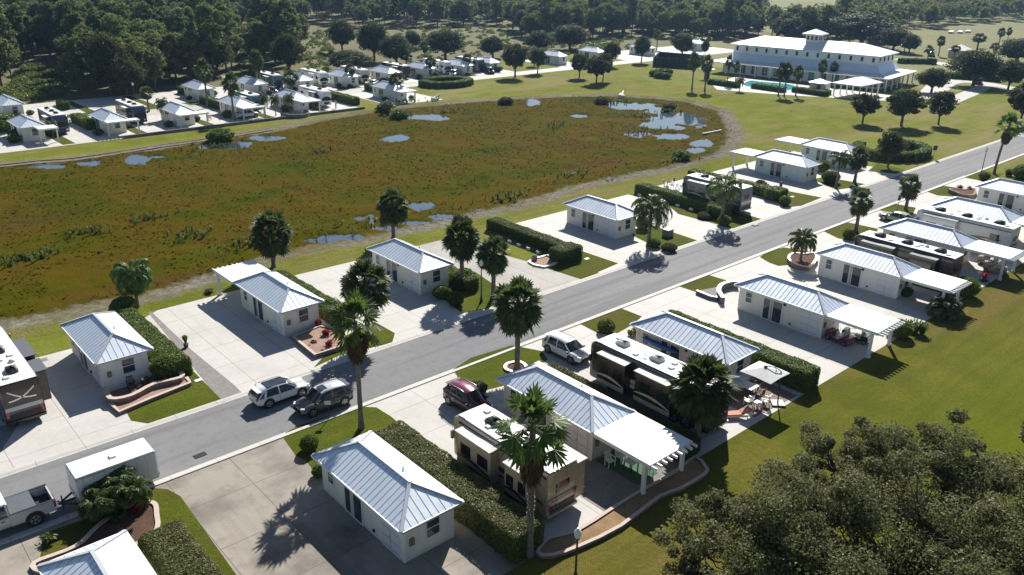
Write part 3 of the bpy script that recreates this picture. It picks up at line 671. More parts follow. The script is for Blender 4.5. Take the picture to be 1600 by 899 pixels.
def car(label, cat, paint, loc, rotz, L=4.6, W=1.86, Hh=1.66, kind='suv', roof=None, sunroof=False, name='parked_suv', rim='rim_alloy', two_tone=True, glassroof=False):
    t = thing(name, label, cat, loc, rotz); k = L/4.6; hw = W/2; kz = Hh/1.66
    if kind == 'sedan': cabin = [(-1.75, .9, .93, .78, .6), (-1.15, .9, 1.32, .80, .6), (-.6, .9, 1.42, .81, .6), (.1, .9, 1.41, .81, .6), (.45, .9, 1.33, .80, .6), (1.15, .88, .90, .78, .68)]; zt = 1.0
    else: cabin = [(-2.16, 1.0, 1.04, .80, .72), (-1.9, 1.0, 1.45, .82, .66), (-1.6, 1.0, 1.60, .84, .66), (-.8, 1.0, 1.66, .85, .67), (.05, 1.0, 1.65, .85, .67), (.45, 1.0, 1.56, .84, .67), (1.22, .98, 1.01, .82, .74)]; zt = 1.0
    bd = [(-2.30, .48, .86, .66, .60), (-2.25, .36, .98, .80, .72), (-2.1, .28, 1.04, .89, .80), (-1.6, .24, 1.05, .93, .83), (-.6, .22, 1.03, .93, .84), (.5, .22, 1.02, .93, .83), (1.1, .22, 1.02, .93, .82), (1.5, .24, .99, .91, .78), (1.95, .27, .91, .87, .70), (2.18, .32, .80, .78, .62), (2.30, .42, .66, .64, .52)]
    if kind == 'sedan': bd = [(x, z0, min(z1, .93) if -1.9 < x < 1.2 else z1*.92, a, b) for x, z0, z1, a, b in bd]
    sx = lambda s_: [(x*k, z0*kz if z0 > .5 else z0, z1*kz, a*hw/.93, b*hw/.93) for x, z0, z1, a, b in s_]
    bodym = MB(); loft(bodym, sx(bd), 0, True, body_prof)
    mb = MB(); loft(mb, sx([(x, z0*.35 if False else z0-.02, z0+.16, a+.012, a+.006) for x, z0, z1, a, b in bd[1:-1]]), 0, False, lambda z0, z1, hb, ht: [(0, z0), (hb*.84, z0), (hb*.985, z0+.05), (hb*1.0, z1), (0, z1)]); mb.build('lower_cladding', 'black_plastic', t)
    mb = MB(); loft(mb, sx(cabin), 0, True, cab_prof); mb.build('window_band', 'car_glass', t)
    # painted roof skin and pillars laid over the glasshouse
    mb = MB(); rp = paint if roof is None else roof; c2 = sx([c for c in cabin if c[2] > 1.3])
    v = []
    for x, z0, z1, hb, ht in c2: v += [(x, y, z) for y, z in ((ht*.99, z1-.045), (ht*.93, z1+.012), (0, z1+.038), (-ht*.93, z1+.012), (-ht*.99, z1-.045))]
    f = [(i*5+j, (i+1)*5+j, (i+1)*5+j+1, i*5+j+1) for i in range(len(c2)-1) for j in range(4)]
    mb.add(v, f, 0, True); rf = mb.build('roof', rp, t)
    mb = bodym; cc = sx(cabin)
    def cp(i, s, up):   # point on the glasshouse
        x, z0, z1, hb, ht = cc[i]; return (x, s*(ht*1.0 if up else hb*1.01), (z1-.05) if up else z0+.02)
    n = len(cc)
    for s in (-1, 1):
        for a, b in (((n-1, 0), (n-2, 1)), ((0, 0), (2, 1))): mb.bar(cp(a[0], s, a[1]), cp(b[0], s, b[1]), .09, .03, up=(0, s, .3))
        for xx in ((-.35, 1.1) if False else (-.42*k,)): mb.bar((xx+.02, s*hw*.905, .99*kz), (xx, s*hw*.735, (1.60 if kind != 'sedan' else 1.37)*kz), .09, .03, up=(0, s, .3))
        if kind != 'sedan': mb.bar((-1.62*k, s*hw*.90, 1.0*kz), (-1.45*k, s*hw*.73, 1.57*kz), .16, .03, up=(0, s, .3))
    mb.build('body', paint, t)
    if sunroof: mb = MB(); mb.bx(-.25*k, .32*k, -.34, .34, 1.66*kz+.01, 1.66*kz+.045); mb.build('sunroof', 'car_glass', rf)
    if glassroof: mb = MB(); mb.bx(-1.25*k, .38*k, -.50, .50, 1.63*kz+.015, 1.66*kz+.045); mb.build('sunroof', 'car_glass', rf)
    if kind != 'sedan':
        for s in (-1, 1): mb = MB(); mb.tube([(-1.7*k, s*hw*.70, 1.62*kz), (-1.5*k, s*hw*.71, 1.69*kz), (.0, s*hw*.71, 1.72*kz), (.3*k, s*hw*.70, 1.64*kz)], .018, 5); mb.build('roof_rail', 'rim_alloy' if paint != 'paint_white' else 'black_plastic', rf)
        mb = MB(); mb.bx(-2.12*k, -1.8*k, -.62, .62, 1.50*kz, 1.55*kz); mb.build('rear_spoiler', paint, t)
    for x in (-1.38*k, 1.42*k):
        for s in (-1, 1):
            mb = MB(); mb.tube([(x, s*(hw-.30), .37), (x, s*(hw+.006), .37)], .43, 20); mb.build('wheel_arch', 'black_plastic', t); wheel(t, x, s*(hw-.105), .355, .24, rim)
    for s in (-1, 1):
        mb = MB(); mb.bar((2.02*k, s*hw*.80, .76*kz), (2.235*k, s*hw*.55, .72*kz), .14, .10); mb.build('headlight', 'lamp_clear', t)
        mb = MB(); mb.bx(-2.305*k, -2.14*k, s*hw*.72-.09, s*hw*.72+.09, .82*kz, 1.02*kz); mb.build('tail_light', 'lamp_red', t)
        mb = MB(); mb.bev(.98*k, 1.16*k, s*(hw+.09)-.09, s*(hw+.09)+.09, .98*kz, 1.12*kz, .02); mb.build('wing_mirror', paint if two_tone else 'black_plastic', t)
        mb = MB()
        for xx in (-.9*k, .15*k): mb.bx(xx, xx+.16, s*hw*1.0-.012, s*hw*1.0+.012, .83*kz, .86*kz)
        mb.build('door_handles', 'chrome' if paint != 'paint_white' else paint, t)
        mb = MB()
        for xx in (-1.12*k, -.45*k, 1.02*k): mb.bx(xx-.006, xx+.006, s*hw*1.001-.004, s*hw*1.001+.004, .38*kz, .98*kz)
        mb.build('door_gaps', 'black_plastic', t)
    mb = MB(); mb.bx(2.2*k, 2.30*k, -.5, .5, .47*kz, .66*kz); mb.build('grille', 'black_plastic', t)
    mb = MB(); mb.bx(-2.32*k, -2.295*k, -.26, .26, .62*kz, .74*kz); mb.build('number_plate', 'rim_alloy', t)
    mb = MB(); mb.bx(2.16*k, 2.335*k, -.62, .62, .36, .45); mb.build('bumper_trim', 'black_plastic', t)
    return t

def pickup(label, loc, rotz):
    t = thing('pickup_truck', label, 'pickup truck', loc, rotz); p = 'paint_silver'
    mb = MB(); loft(mb, [(-.55, .45, 1.18, .98, .92), (.9, .45, 1.18, .98, .92), (1.2, .45, 1.17, .98, .9), (2.2, .46, 1.12, .97, .86), (2.85, .48, 1.05, .93, .8), (3.0, .55, .9, .85, .7)], 0, True, body_prof)
    mb.bx(-2.9, -.56, -.98, -.90, .52, 1.25); mb.bx(-2.9, -.56, .90, .98, .52, 1.25); mb.bx(-2.9, -2.82, -.9, .9, .56, 1.22); mb.bx(-.62, -.56, -.9, .9, .56, 1.2); mb.bx(-2.82, -.62, -.9, .9, .58, .66)
    bodym = mb
    mb = MB(); loft(mb, [(-.60, 1.14, 1.80, .90, .74), (-.5, 1.14, 1.86, .90, .74), (.9, 1.14, 1.88, .90, .75), (1.15, 1.14, 1.84, .90, .74), (1.85, 1.12, 1.16, .88, .8)], 0, True, cab_prof); mb.build('window_band', 'car_glass', t)
    mb = MB(); mb.bev(-.60, 1.12, -.74, .74, 1.84, 1.93, .04); rf = mb.build('roof', 'paint_white', t)
    mb = MB(); mb.bx(-1.95, -.63, -.9, .9, 1.235, 1.29); mb.build('bed_cover', 'topper_slate', t)
    mb = MB(); mb.bx(-2.83, -2.0, -.89, .89, .662, .70); mb.build('bed_floor', 'black_plastic', t)
    mb = bodym
    for s in (-1, 1):
        for xa, xb in (((-.56, 1.16), (-.5, 1.84)), ((.35, 1.16), (.32, 1.84)), ((1.84, 1.15), (1.1, 1.84))): mb.bar((xa[0], s*.905, xa[1]), (xb[0], s*.755, xb[1]), .1, .03, up=(0, s, .3))
    mb.build('body', p, t)
    for x in (-1.75, 1.9):
        for s in (-1, 1):
            mb = MB(); mb.tube([(x, s*.66, .46), (x, s*.988, .46)], .52, 20); mb.build('wheel_arch', 'black_plastic', t); wheel(t, x, s*.86, .42, .28)
    for s in (-1, 1):
        mb = MB(); mb.bx(-2.925, -2.80, s*.93-.07, s*.93+.07, .80, 1.2); mb.build('tail_light', 'lamp_red', t)
        mb = MB(); mb.bx(2.8, 2.98, s*.72-.14, s*.72+.14, .85, 1.02); mb.build('headlight', 'lamp_clear', t)
        mb = MB(); mb.bev(1.2, 1.36, s*1.12-.1, s*1.12+.1, 1.15, 1.42, .02); mb.build('wing_mirror', 'black_plastic', t)
        mb = MB(); mb.bx(-2.9, -.56, s*.94-.05, s*.94+.05, 1.251, 1.285); mb.build('bed_rail', 'black_plastic', t)
        mb = MB(); [mb.bx(xx, xx+.18, s*.985-.012, s*.985+.012, .98, 1.02) for xx in (-.3, .6)]; mb.build('door_handles', 'black_plastic', t)
    mb = MB(); mb.bx(-3.08, -2.91, -.9, .9, .45, .62); mb.build('rear_bumper', 'chrome', t)
    mb = MB(); mb.bx(-3.25, -3.05, -.05, .05, .40, .47); mb.build('tow_hitch', 'black_plastic', t)
    return t
def trailer(label, loc, rotz):
    t = thing('cargo_trailer', label, 'trailer', loc, rotz)
    mb = MB(); mb.bev(-2.3, 2.3, -1.02, 1.02, .42, 2.30, .05); mb.build('body', 'trailer_white', t)
    mb = MB(); mb.bx(-2.32, 2.32, -1.04, 1.04, 2.2, 2.28); mb.bx(-2.315, -2.25, -1.035, 1.035, .40, 2.2) if False else None; rt = mb.build('roof_rail', 'rim_alloy', t)
    mb = MB(); mb.bx(-2.24, 2.24, -.97, .97, 2.301, 2.335); rf = mb.build('roof', 'rv_roof_white', t)
    mb = MB(); mb.bev(-.3, .1, -.2, .2, 2.336, 2.43, .03); mb.build('roof_vent', 'trailer_white', rf)
    mb = MB(); mb.bx(-2.33, -2.30, -.95, .95, .5, 2.12); mb.build('ramp_door', 'paint_white', t)
    for s in (-1, 1):
        mb = MB(); [mb.bx(x_-.01, x_+.01, s*1.021-.003, s*1.021+.003, .46, 2.19) for x_ in (-1.7, -1.1, -.5, .1, .7, 1.3, 1.9)]; mb.bx(-2.28, 2.28, s*1.024-.004, s*1.024+.004, .44, .50); mb.build('panel_seams', 'rim_alloy', t)
    mb = MB(); mb.bx(1.0, 1.75, 1.03, 1.05, .6, 2.0); mb.build('side_door', 'paint_white', t)
    mb = MB(); mb.bx(2.302, 2.33, -1.0, 1.0, .42, .95); mb.build('stone_guard', 'rim_alloy', t)
    mb = MB(); mb.bar((2.3, -.7, .42), (3.2, 0, .42), .09, .1); mb.bar((2.3, .7, .42), (3.2, 0, .42), .09, .1); mb.bar((2.3, 0, .43), (3.45, 0, .43), .09, .1); mb.tube([(3.0, 0, .05), (3.0, 0, .95)], .04, 8); mb.build('tow_bar', 'dark_metal', t)
    for x in (-.55, .3):
        for s in (-1, 1): wheel(t, x, s*.98, .33, .2, 'paint_white')
    for s in (-1, 1):
        mb = MB(); mb.bar((-1.02, s*1.09, .70), (.78, s*1.09, .70), .2, .035); mb.bx(-1.03, -1.0, s*1.09-.1, s*1.09+.1, .45, .7); mb.bx(.76, .79, s*1.09-.1, s*1.09+.1, .45, .7); mb.build('mudguard', 'rim_alloy', t)
        mb = MB(); mb.bx(-2.335, -2.30, s*.93-.05, s*.93+.05, .55, .75); mb.build('tail_light', 'lamp_red', t)
    return t

def ribbon(mb, pts, side_y, th=.012, m=0):
    """curved graphic on the side of a coach; pts: (x, z_low, z_high)"""
    v = []; 
    for x, a, b in pts: v += [(x, side_y, a), (x, side_y, b)]
    f = [(2*i, 2*i+2, 2*i+3, 2*i+1) for i in range(len(pts)-1)]
    if side_y < 0: pass
    else: f = [tuple(reversed(q)) for q in f]
    mb.add(v, f, m)
def motorhome(label, loc, rotz, base, lower, swoosh, L=11.2, W=2.5, Hh=3.45, slides=((1, 1.0, 3.6), (1, -4.6, -1.6), (-1, -.5, 3.0)), topper='topper_fabric', rear='stripe', n_ac=2, big_front=True, upper=None, group=None, awn=True, white_front=False, detail=True, slide_mat=None, rimm='chrome', ac_mat='black_plastic'):
    t = thing('motorhome', label, 'motorhome', loc, rotz, group); hw = W/2; hl = L/2
    def pr(z0, z1, hb, ht): return [(0, z0), (hb*.97, z0), (hb, z0+.12), (hb, z1-.22), (hb*.96, z1-.07), (hb*.86, z1), (0, z1+.03)]
    mb = MB(); loft(mb, [(-hl, .55, Hh-.1, hw*.96, hw), (-hl+.08, .42, Hh, hw, hw), (hl-.9, .38, Hh, hw, hw), (hl-.35, .38, Hh-.04, hw, hw), (hl-.1, .40, Hh-.22, hw*.97, hw), (hl, .5, Hh-.8, hw*.90, hw)], 0, False, pr); mb.build('body', base, t)
    mb = MB(); mb.bx(-hl+.25, hl-.75, -hw*.86, hw*.86, Hh+.031, Hh+.05); mb.bx(-hl+.02, hl-.45, -hw*.87, hw*.87, Hh-.01, Hh+.0305) ; rf = mb.build('roof', 'rv_roof_white', t)
    for s in (-1, 1):
        y = s*(hw+.006)
        mb = MB(); mb.bx(-hl+.1, hl-.7, min(y, y+s*.012), max(y, y+s*.012), .42, 1.12); mb.build('lower_panel', lower, t)
        mb = MB(); n = 16
        A = [(-hl+.3+(L-1.4)*i/n, 1.15+.35*math.sin(i/n*3.0), 1.15+.35*math.sin(i/n*3.0)+.10+.26*math.sin(math.pi*i/n)) for i in range(n+1)]; ribbon(mb, A, y+s*.016)
        B = [(-hl+.9+(L*.62)*i/n, 1.95-.9*(i/n)**1.6, 2.02-.9*(i/n)**1.6+.12*math.sin(math.pi*i/n)) for i in range(n+1)]; ribbon(mb, B, y+s*.019)
        D = [(hl-1.0-(L*.5)*i/n, .75+.45*(i/n)**.6, .80+.45*(i/n)**.6+.16*math.sin(math.pi*i/n)) for i in range(n+1)]; ribbon(mb, D, y+s*.022)
        mb.build('side_graphic', swoosh, t)
        # windows
        for x0, x1 in ((hl-1.9, hl-.95), (hl-3.2, hl-2.3), (-hl+1.2, -hl+2.2)):
            mb = MB(); mb.bx(x0, x1, min(y, y+s*.03), max(y, y+s*.03), 1.75, 2.55); mb.build('side_window', 'rv_glass', t)
        for x in (hl-2.4, -hl+2.9, -hl+1.75)[:(3 if L > 10 else 2)]:
            mb = MB(); mb.tube([(x, s*(hw-.25), .5), (x, s*(hw+.022), .5)], .55, 20); mb.build('wheel_arch', 'black_plastic', t); wheel(t, x, s*(hw-.12), .48, .28, rimm)
        mb = MB(); mb.bev(hl-.45, hl-.25, s*(hw+.28)-.12, s*(hw+.28)+.12, 1.9, 2.45, .03); mb.bar((hl-.35, s*(hw-.02), 2.3), (hl-.35, s*(hw+.25), 2.3), .05, .05); mb.build('wing_mirror', lower, t)
        mb = MB(); mb.bx(-hl-.02, -hl+.06, s*(hw-.2)-.09, s*(hw-.2)+.09, .85, 1.35); mb.build('tail_light', 'lamp_red', t)
        mb = MB(); mb.bx(hl-.13, hl+.03, s*(hw-.42)-.2, s*(hw-.42)+.2, .75, .98); mb.build('headlight', 'lamp_clear', t)
        if upper:
            mb = MB(); mb.bx(-hl+.1, hl-.7, min(y, y+s*.014), max(y, y+s*.014), Hh-.42, Hh-.24); mb.build('upper_stripe', upper, t)
    # windscreen: curved glass over the nose
    mb = MB(); v = []
    for j in range(7):
        y = -hw*.9+hw*1.8*j/6; b = .05*(1-(y/hw)**2)
        v += [(hl+.012+b, y, 1.35), (hl+.0+b-.02, y, 1.9), (hl-.09+b, y, Hh-.62)]
    mb.add(v, [(3*j+k, 3*j+3+k, 3*j+4+k, 3*j+1+k) for j in range(6) for k in range(2)], 0, True); mb.build('windscreen', 'car_glass', t)
    mb = MB(); mb.bx(hl-.01, hl+.035, -.6, .6, .62, 1.12); mb.build('front_grille', 'black_plastic', t)
    if white_front:
        mb = MB(); mb.bx(hl-.4, hl+.02, -hw*.98, hw*.98, .45, .72); mb.build('front_bumper', 'paint_white', t)
    for s, x0, x1 in slides:
        y0 = s*(hw-.1); y1 = s*(hw+.72); mb = MB(); mb.bev(x0, x1, min(y0, y1), max(y0, y1), .72, Hh-.38, .03); so = mb.build('slide_out', slide_mat or base, t)
        mb = MB(); yy = s*(hw+.724); 
        for k in range(2):
            xa = x0+.25+k*(x1-x0)*.5; mb.bx(xa, xa+(x1-x0)*.3, min(yy, yy+s*.02), max(yy, yy+s*.02), 1.65, 2.45)
        mb.build('slide_window', 'rv_glass', so)
        mb = MB(); mb.bx(x0, x1, min(yy, yy+s*.008), max(yy, yy+s*.008), .74, 1.1); 
        ribbon(mb, [(x0+(x1-x0)*i/8, 1.15+.3*math.sin(i/8*2.2), 1.22+.3*math.sin(i/8*2.2)+.14*math.sin(math.pi*i/8)) for i in range(9)], yy+s*.01); mb.build('slide_graphic', swoosh, so)
        mb = MB(); a, b = sorted((s*(hw-.05), s*(hw+.84))); mb.add([(x0-.06, a, Hh-.36+(.12 if s < 0 else .14)*(s < 0 and 0 or 1)*(a == s*(hw-.05) or 0)), (x1+.06, a, Hh-.36), (x1+.06, b, Hh-.36), (x0-.06, b, Hh-.36), (x0-.06, a, Hh-.30), (x1+.06, a, Hh-.30), (x1+.06, b, Hh-.30), (x0-.06, b, Hh-.30)], [(0, 3, 2, 1), (4, 5, 6, 7), (0, 1, 5, 4), (2, 3, 7, 6), (0, 4, 7, 3), (1, 2, 6, 5)]); mb.build('slide_topper', topper, so)
    if awn:
        mb = MB(); mb.tube([(-hl+2.4, -(hw+.10), Hh-.28), (hl-2.2, -(hw+.10), Hh-.28)], .07, 8); mb.build('rolled_awning', 'paint_slate', t)
        mb = MB(); mb.bx(hl-3.0+1.0-.15, hl-3.0+1.7-.15, -hw-.03, -hw-.006, .55, 2.45) if False else mb.bx(hl-2.28, hl-1.98, -hw-.03, -hw-.02, .95, 2.45); mb.build('entry_door', base, t)
    xs = [hl-2.2, 0.1, -hl+1.9][:n_ac] if n_ac < 3 else [hl-2.2, .1, -hl+1.9]
    if n_ac == 2: xs = [hl-2.6, -hl+2.6]
    for x in xs:
        mb = MB(); loft(mb, [(x-.55, Hh+.05, Hh+.22, .30, .22), (x-.4, Hh+.05, Hh+.36, .36, .30), (x+.25, Hh+.05, Hh+.36, .36, .30), (x+.55, Hh+.05, Hh+.14, .30, .2)], 0, True, lambda z0, z1, hb, ht: [(0, z0), (hb, z0), (hb, z1-.07), (ht, z1), (0, z1+.01)]); mb.build('air_conditioner', ac_mat, rf)
    for x, y in ((-hl+.9, .55), (-1.2, -.45), (1.6, .6), (-hl+4.1, .3), (hl-1.4, -.5)):
        mb = MB(); mb.bev(x-.2, x+.2, y-.2, y+.2, Hh+.05, Hh+.15, .03); mb.build('roof_vent', 'topper_fabric', rf)
    mb = MB(); mb.ball((-hl+3.4, -.35, Hh+.1), .24, 0, 12, 8, .7); mb.build('satellite_dome', 'topper_fabric', rf)
    mb = MB(); mb.tube([(1.0, .2, Hh+.05), (1.0, .2, Hh+.45)], .03, 6); mb.bar((.75, .2, Hh+.45), (1.25, .2, Hh+.45), .12, .03); mb.build('aerial', 'dark_metal', rf)
    for s in (-1, 1): mb = MB(); mb.bx(-hl+.3, hl-1.2, s*(hw*.88)-.03, s*(hw*.88)+.03, Hh-.005, Hh+.045); mb.build('roof_edge', 'topper_fabric' if base != 'paint_black' else 'paint_black', rf)
    # rear wall
    mb = MB(); mb.bx(-hl-.03, -hl-.001, -hw*.93, hw*.93, 1.32, 1.62); mb.build('rear_band', swoosh, t)
    mb = MB(); mb.bx(-hl-.035, -hl-.001, -hw*.8, hw*.8, .62, 1.05); mb.build('engine_grille', 'black_plastic', t)
    mb = MB(); mb.bx(-hl-.12, -hl+.03, -hw*.97, hw*.97, .42, .58); mb.build('rear_bumper', lower, t)
    if rear == 'cross':
        for sgn in (-1, 1):
            mb = MB()
            for w0, w1, off in ((.05, .05, 0), (.035, .035, .13)):
                pts = [(-hl-.012, sgn*(-.85+1.7*i/10), 2.75-.75*(i/10)+.22*math.sin(math.pi*i/10)*-1+off*.4) for i in range(11)]
                for i in range(10): mb.bar(pts[i], pts[i+1], .012, .05, up=(0, 0, 1))
            mb.build('rear_emblem', 'chrome', t)
    else:
        mb = MB(); mb.bx(-hl-.02, -hl-.001, -.55, .55, 1.9, 2.5); mb.build('rear_window', 'rv_glass', t)
    if rear == 'ladder':
        mb = MB()
        for y in (.45, .8): mb.tube([(-hl-.1, y, .9), (-hl-.1, y, Hh+.1)], .018, 6)
        for k in range(8): mb.tube([(-hl-.1, .45, 1.0+k*.32), (-hl-.1, .8, 1.0+k*.32)], .015, 5)
        mb.build('ladder', 'rim_alloy', t)
    return t
def golf_cart(label, loc, rotz, paint='paint_tan', top=True):
    t = thing('golf_cart', label, 'golf cart', loc, rotz)
    mb = MB(); mb.bev(-1.15, 1.1, -.58, .58, .28, .45, .05); mb.bev(.65, 1.15, -.55, .55, .45, .85, .08); mb.bev(-1.1, -.5, -.56, .56, .45, .75, .05); mb.build('body', paint, t)
    mb = MB(); mb.bev(-.52, .05, -.52, .52, .62, .78, .04); mb.bev(-.6, -.48, -.52, .52, .78, 1.2, .03); mb.build('seat', 'paint_beige', t)
    if top:
        mb = MB(); mb.bev(-.95, .85, -.58, .58, 1.82, 1.9, .04); mb.build('roof', 'paint_beige', t)
        mb = MB()
        for x in (-.85, .75):
            for s in (-1, 1): mb.tube([(x, s*.52, .6), (x*.93, s*.52, 1.83)], .02, 6)
        mb.build('roof_frame', 'dark_metal', t)
    mb = MB(); mb.tube([(.5, -.25, .8), (.3, -.25, 1.05)], .02, 6); mb.tube([(.3+.17*math.cos(a)*.4, -.25+.17*math.sin(a), 1.05+.17*math.cos(a)) for a in [k*.7 for k in range(10)]], .018, 5); mb.build('steering_wheel', 'black_plastic', t)
    for x in (-.8, .8):
        for s in (-1, 1): wheel(t, x, s*.5, .23, .18)
    return t

# ------------------------------------------------------------------ street and garden furniture
def street_lamp(label, x, y, h=4.0):
    t = thing('street_lamp', label, 'street lamp', (x, y, 0), 0, 'post lamps along the street')
    mb = MB(); mb.tube([(0, 0, 0), (0, 0, .12), (0, 0, .5), (0, 0, .6), (0, 0, h-.35)], [.16, .15, .1, .065, .05], 10); mb.build('pole', 'post_green', t)
    mb = MB(); mb.tube([(0, 0, h-.37), (0, 0, h-.30)], .13, 10); mb.build('collar', 'post_green', t)
    mb = MB(); mb.tube([(0, 0, h-.30), (0, 0, h-.15), (0, 0, h+.08), (0, 0, h+.2), (0, 0, h+.32)], [.12, .19, .2, .12, .03], 12); mb.build('globe', 'globe_white', t)
    return t
def chair(label, x, y, rz, mat='plastic_white', name='garden_chair', group=None, z=0., cushion=None):
    t = thing(name, label, 'chair', (x, y, z), rz, group)
    mb = MB(); mb.bev(-.24, .24, -.25, .25, .40, .44, .01); mb.build('seat', mat, t)
    mb = MB()
    for k in range(5): mb.bar((-.25, -.20+k*.1, .44), (-.32, -.20+k*.1, .92), .06, .02, up=(1, 0, 0))
    mb.bar((-.32, -.25, .90), (-.32, .25, .90), .05, .06); mb.build('backrest', mat, t)
    for s in (-1, 1):
        mb = MB(); mb.bar((-.28, s*.27, .64), (.22, s*.27, .64), .06, .03); mb.build('armrest', mat, t)
        for xx in (-.22, .2): mb = MB(); mb.bar((xx, s*.25, 0), (xx, s*.25, .64), .045, .045, up=(1, 0, 0)); mb.build('leg', mat, t)
    if cushion: mb = MB(); mb.bev(-.2, .22, -.22, .22, .441, .50, .02); mb.build('cushion', cushion, t)
    return t
def table(label, x, y, rz, lx, ly, h=.73, mat='plastic_white', name='patio_table', legs='dark_metal', z=0.):
    t = thing(name, label, 'table', (x, y, z), rz)
    mb = MB(); mb.bev(-lx/2, lx/2, -ly/2, ly/2, h-.04, h, .01); mb.build('tabletop', mat, t)
    for sx in (-1, 1):
        for sy in (-1, 1): mb = MB(); mb.bx(sx*(lx/2-.08)-.03, sx*(lx/2-.08)+.03, sy*(ly/2-.08)-.03, sy*(ly/2-.08)+.03, 0, h-.041); mb.build('leg', legs, t)
    return t
def pot_plant(label, x, y, r=.22, h=.5, leaf='shrub_leaf', pot='terracotta', z=0., ph=.35):
    t = thing('potted_plant', label, 'potted plant', (x, y, z)); mb = MB(); mb.tube([(0, 0, 0), (0, 0, ph*.9), (0, 0, ph)], [r*.7, r, r*1.08], 12); mb.build('pot', pot, t)
    mb = MB(); random.seed(int(x*13)); tuft(mb, 0, 0, r*2., h, 40, 0, ph); mb.build('foliage', leaf, t); return t
def wall_path(mb, pts, h, w_=.28, cap=.05, m=0, mcap=1, closed=False, z=0.):
    pts = [Vector((p[0], p[1], 0)) for p in pts]; n = len(pts)
    for off, (za, zb), mm, ww in ((0, (z, z+h), m, w_), (0, (z+h+.001, z+h+cap), mcap, w_+.06)):
        v = []
        for i, p in enumerate(pts):
            a = pts[(i-1) % n] if (closed or i) else p; b = pts[(i+1) % n] if (closed or i < n-1) else p
            d = (b-a).normalized(); s = Vector((-d.y, d.x, 0))*ww/2
            v += [(p.x+s.x, p.y+s.y, za), (p.x-s.x, p.y-s.y, za), (p.x-s.x, p.y-s.y, zb), (p.x+s.x, p.y+s.y, zb)]
        k = n if closed else n-1; f = []
        for i in range(k):
            a = 4*i; b = 4*((i+1) % n)
            for j in range(4): f.append((a+j, a+(j+1) % 4, b+(j+1) % 4, b+j))
        if not closed: f += [(3, 2, 1, 0), (4*n-4, 4*n-3, 4*n-2, 4*n-1)]
        mb.add(v, f, mm)
def smooth_pts(pts, k=4, closed=False):
    out = []; n = len(pts)
    for i in range(n if closed else n-1):
        p0 = pts[(i-1) % n] if closed or i else pts[i]; p1 = pts[i]; p2 = pts[(i+1) % n]; p3 = pts[(i+2) % n] if closed or i < n-2 else p2
        for j in range(k):
            t = j/k; out.append(tuple(.5*((2*p1[a])+(-p0[a]+p2[a])*t+(2*p0[a]-5*p1[a]+4*p2[a]-p3[a])*t*t+(-p0[a]+3*p1[a]-3*p2[a]+p3[a])*t**3) for a in (0, 1)))
    if not closed: out.append(tuple(pts[-1]))
    return out
def planter(label, pts, h, fill, wallm='retaining_block', capm='white_paint', closed=True, w_=.22, name='planter_bed', fz=None, cat='planting bed', k=3):
    t = thing(name, label, cat, (0, 0, 0)); sp = smooth_pts(pts, k, closed) if k > 1 else pts
    cx = sum(p[0] for p in sp)/len(sp); cy = sum(p[1] for p in sp)/len(sp); t.location = (cx, cy, 0); sp = [(x-cx, y-cy) for x, y in sp]
    mb = MB(); wall_path(mb, sp, h, w_, .04, 0, 1, closed); mb.build('edging_wall', [wallm, capm], t)
    if fill: mb = MB(); mb.sheet(sp, fz or max(.02, h-.05)); mb.build('soil', fill, t)
    return t
# ------------------------------------------------------------------ ground
def S(name, mb, mats, **k): o = mb.build(name, mats, **k); o['kind'] = 'structure'; return o
def rect(x0, x1, y0, y1): return [(x0, y0), (x1, y0), (x1, y1), (x0, y1)]
mb = MB(); mb.sheet(rect(-3000, 4500, -1500, 5000), 0); S('ground', mb, 'pasture_grass')
mb = MB(); mb.sheet([(-90, -60), (190, -60), (205, 60), (330, 60), (330, 84), (225, 84), (215, 150), (200, 172), (-90, 172)], .004); S('lawn', mb, 'lawn_turf')
mb = MB(); mb.sheet([(-90, -60), (190, -60), (190, 26.39), (134, 26.39), (134, 46), (-90, 46)], .009); S('near_lawn', mb, 'near_turf')
mb = MB(); mb.sheet([(-120, 199), (330, 199), (420, 330), (420, 620), (-300, 620), (-300, 199)], .004); S('meadow', mb, 'meadow_grass')
# pond with marsh, shore and open water
POND = [(-70, 79), (-10, 79), (10, 79.4), (23, 78), (35, 80.5), (41, 80.8), (47, 79.7), (54, 79.4), (60, 79.6), (70, 78.8), (84, 80.4), (97, 79.5), (106, 79), (116, 80), (124, 83), (136, 90.8), (151, 104), (155.5, 117), (148, 131), (136, 137.9), (125, 141.4), (113, 144.6), (100, 146.4), (83, 145.4), (67, 140.8), (55, 139.9), (45.6, 138.8), (31, 138.9), (23, 141.6), (-70, 150)]
def sdist(X, Y, poly):
    d = np.full(X.shape, 1e9); ins = np.zeros(X.shape, bool); n = len(poly)
    for i in range(n):
        ax, ay = poly[i]; bx_, by_ = poly[(i+1) % n]; ex, ey = bx_-ax, by_-ay
        t = np.clip(((X-ax)*ex+(Y-ay)*ey)/(ex*ex+ey*ey), 0, 1); d = np.minimum(d, np.hypot(X-ax-t*ex, Y-ay-t*ey))
        c = ((ay > Y) != (by_ > Y)) & (X < (bx_-ax)*(Y-ay)/(by_-ay+1e-12)+ax); ins ^= c
    return np.where(ins, -d, d)
def vnoise(X, Y, s, seed):
    rg = np.random.default_rng(seed); T = rg.uniform(-1, 1, (256, 256)); x = X/s+100; y = Y/s+100; i = np.floor(x).astype(int); j = np.floor(y).astype(int); u = x-i; v = y-j; u = u*u*(3-2*u); v = v*v*(3-2*v)
    g = lambda a, b: T[a % 256, b % 256]
    return (g(i, j)*(1-u)+g(i+1, j)*u)*(1-v)+(g(i, j+1)*(1-u)+g(i+1, j+1)*u)*v
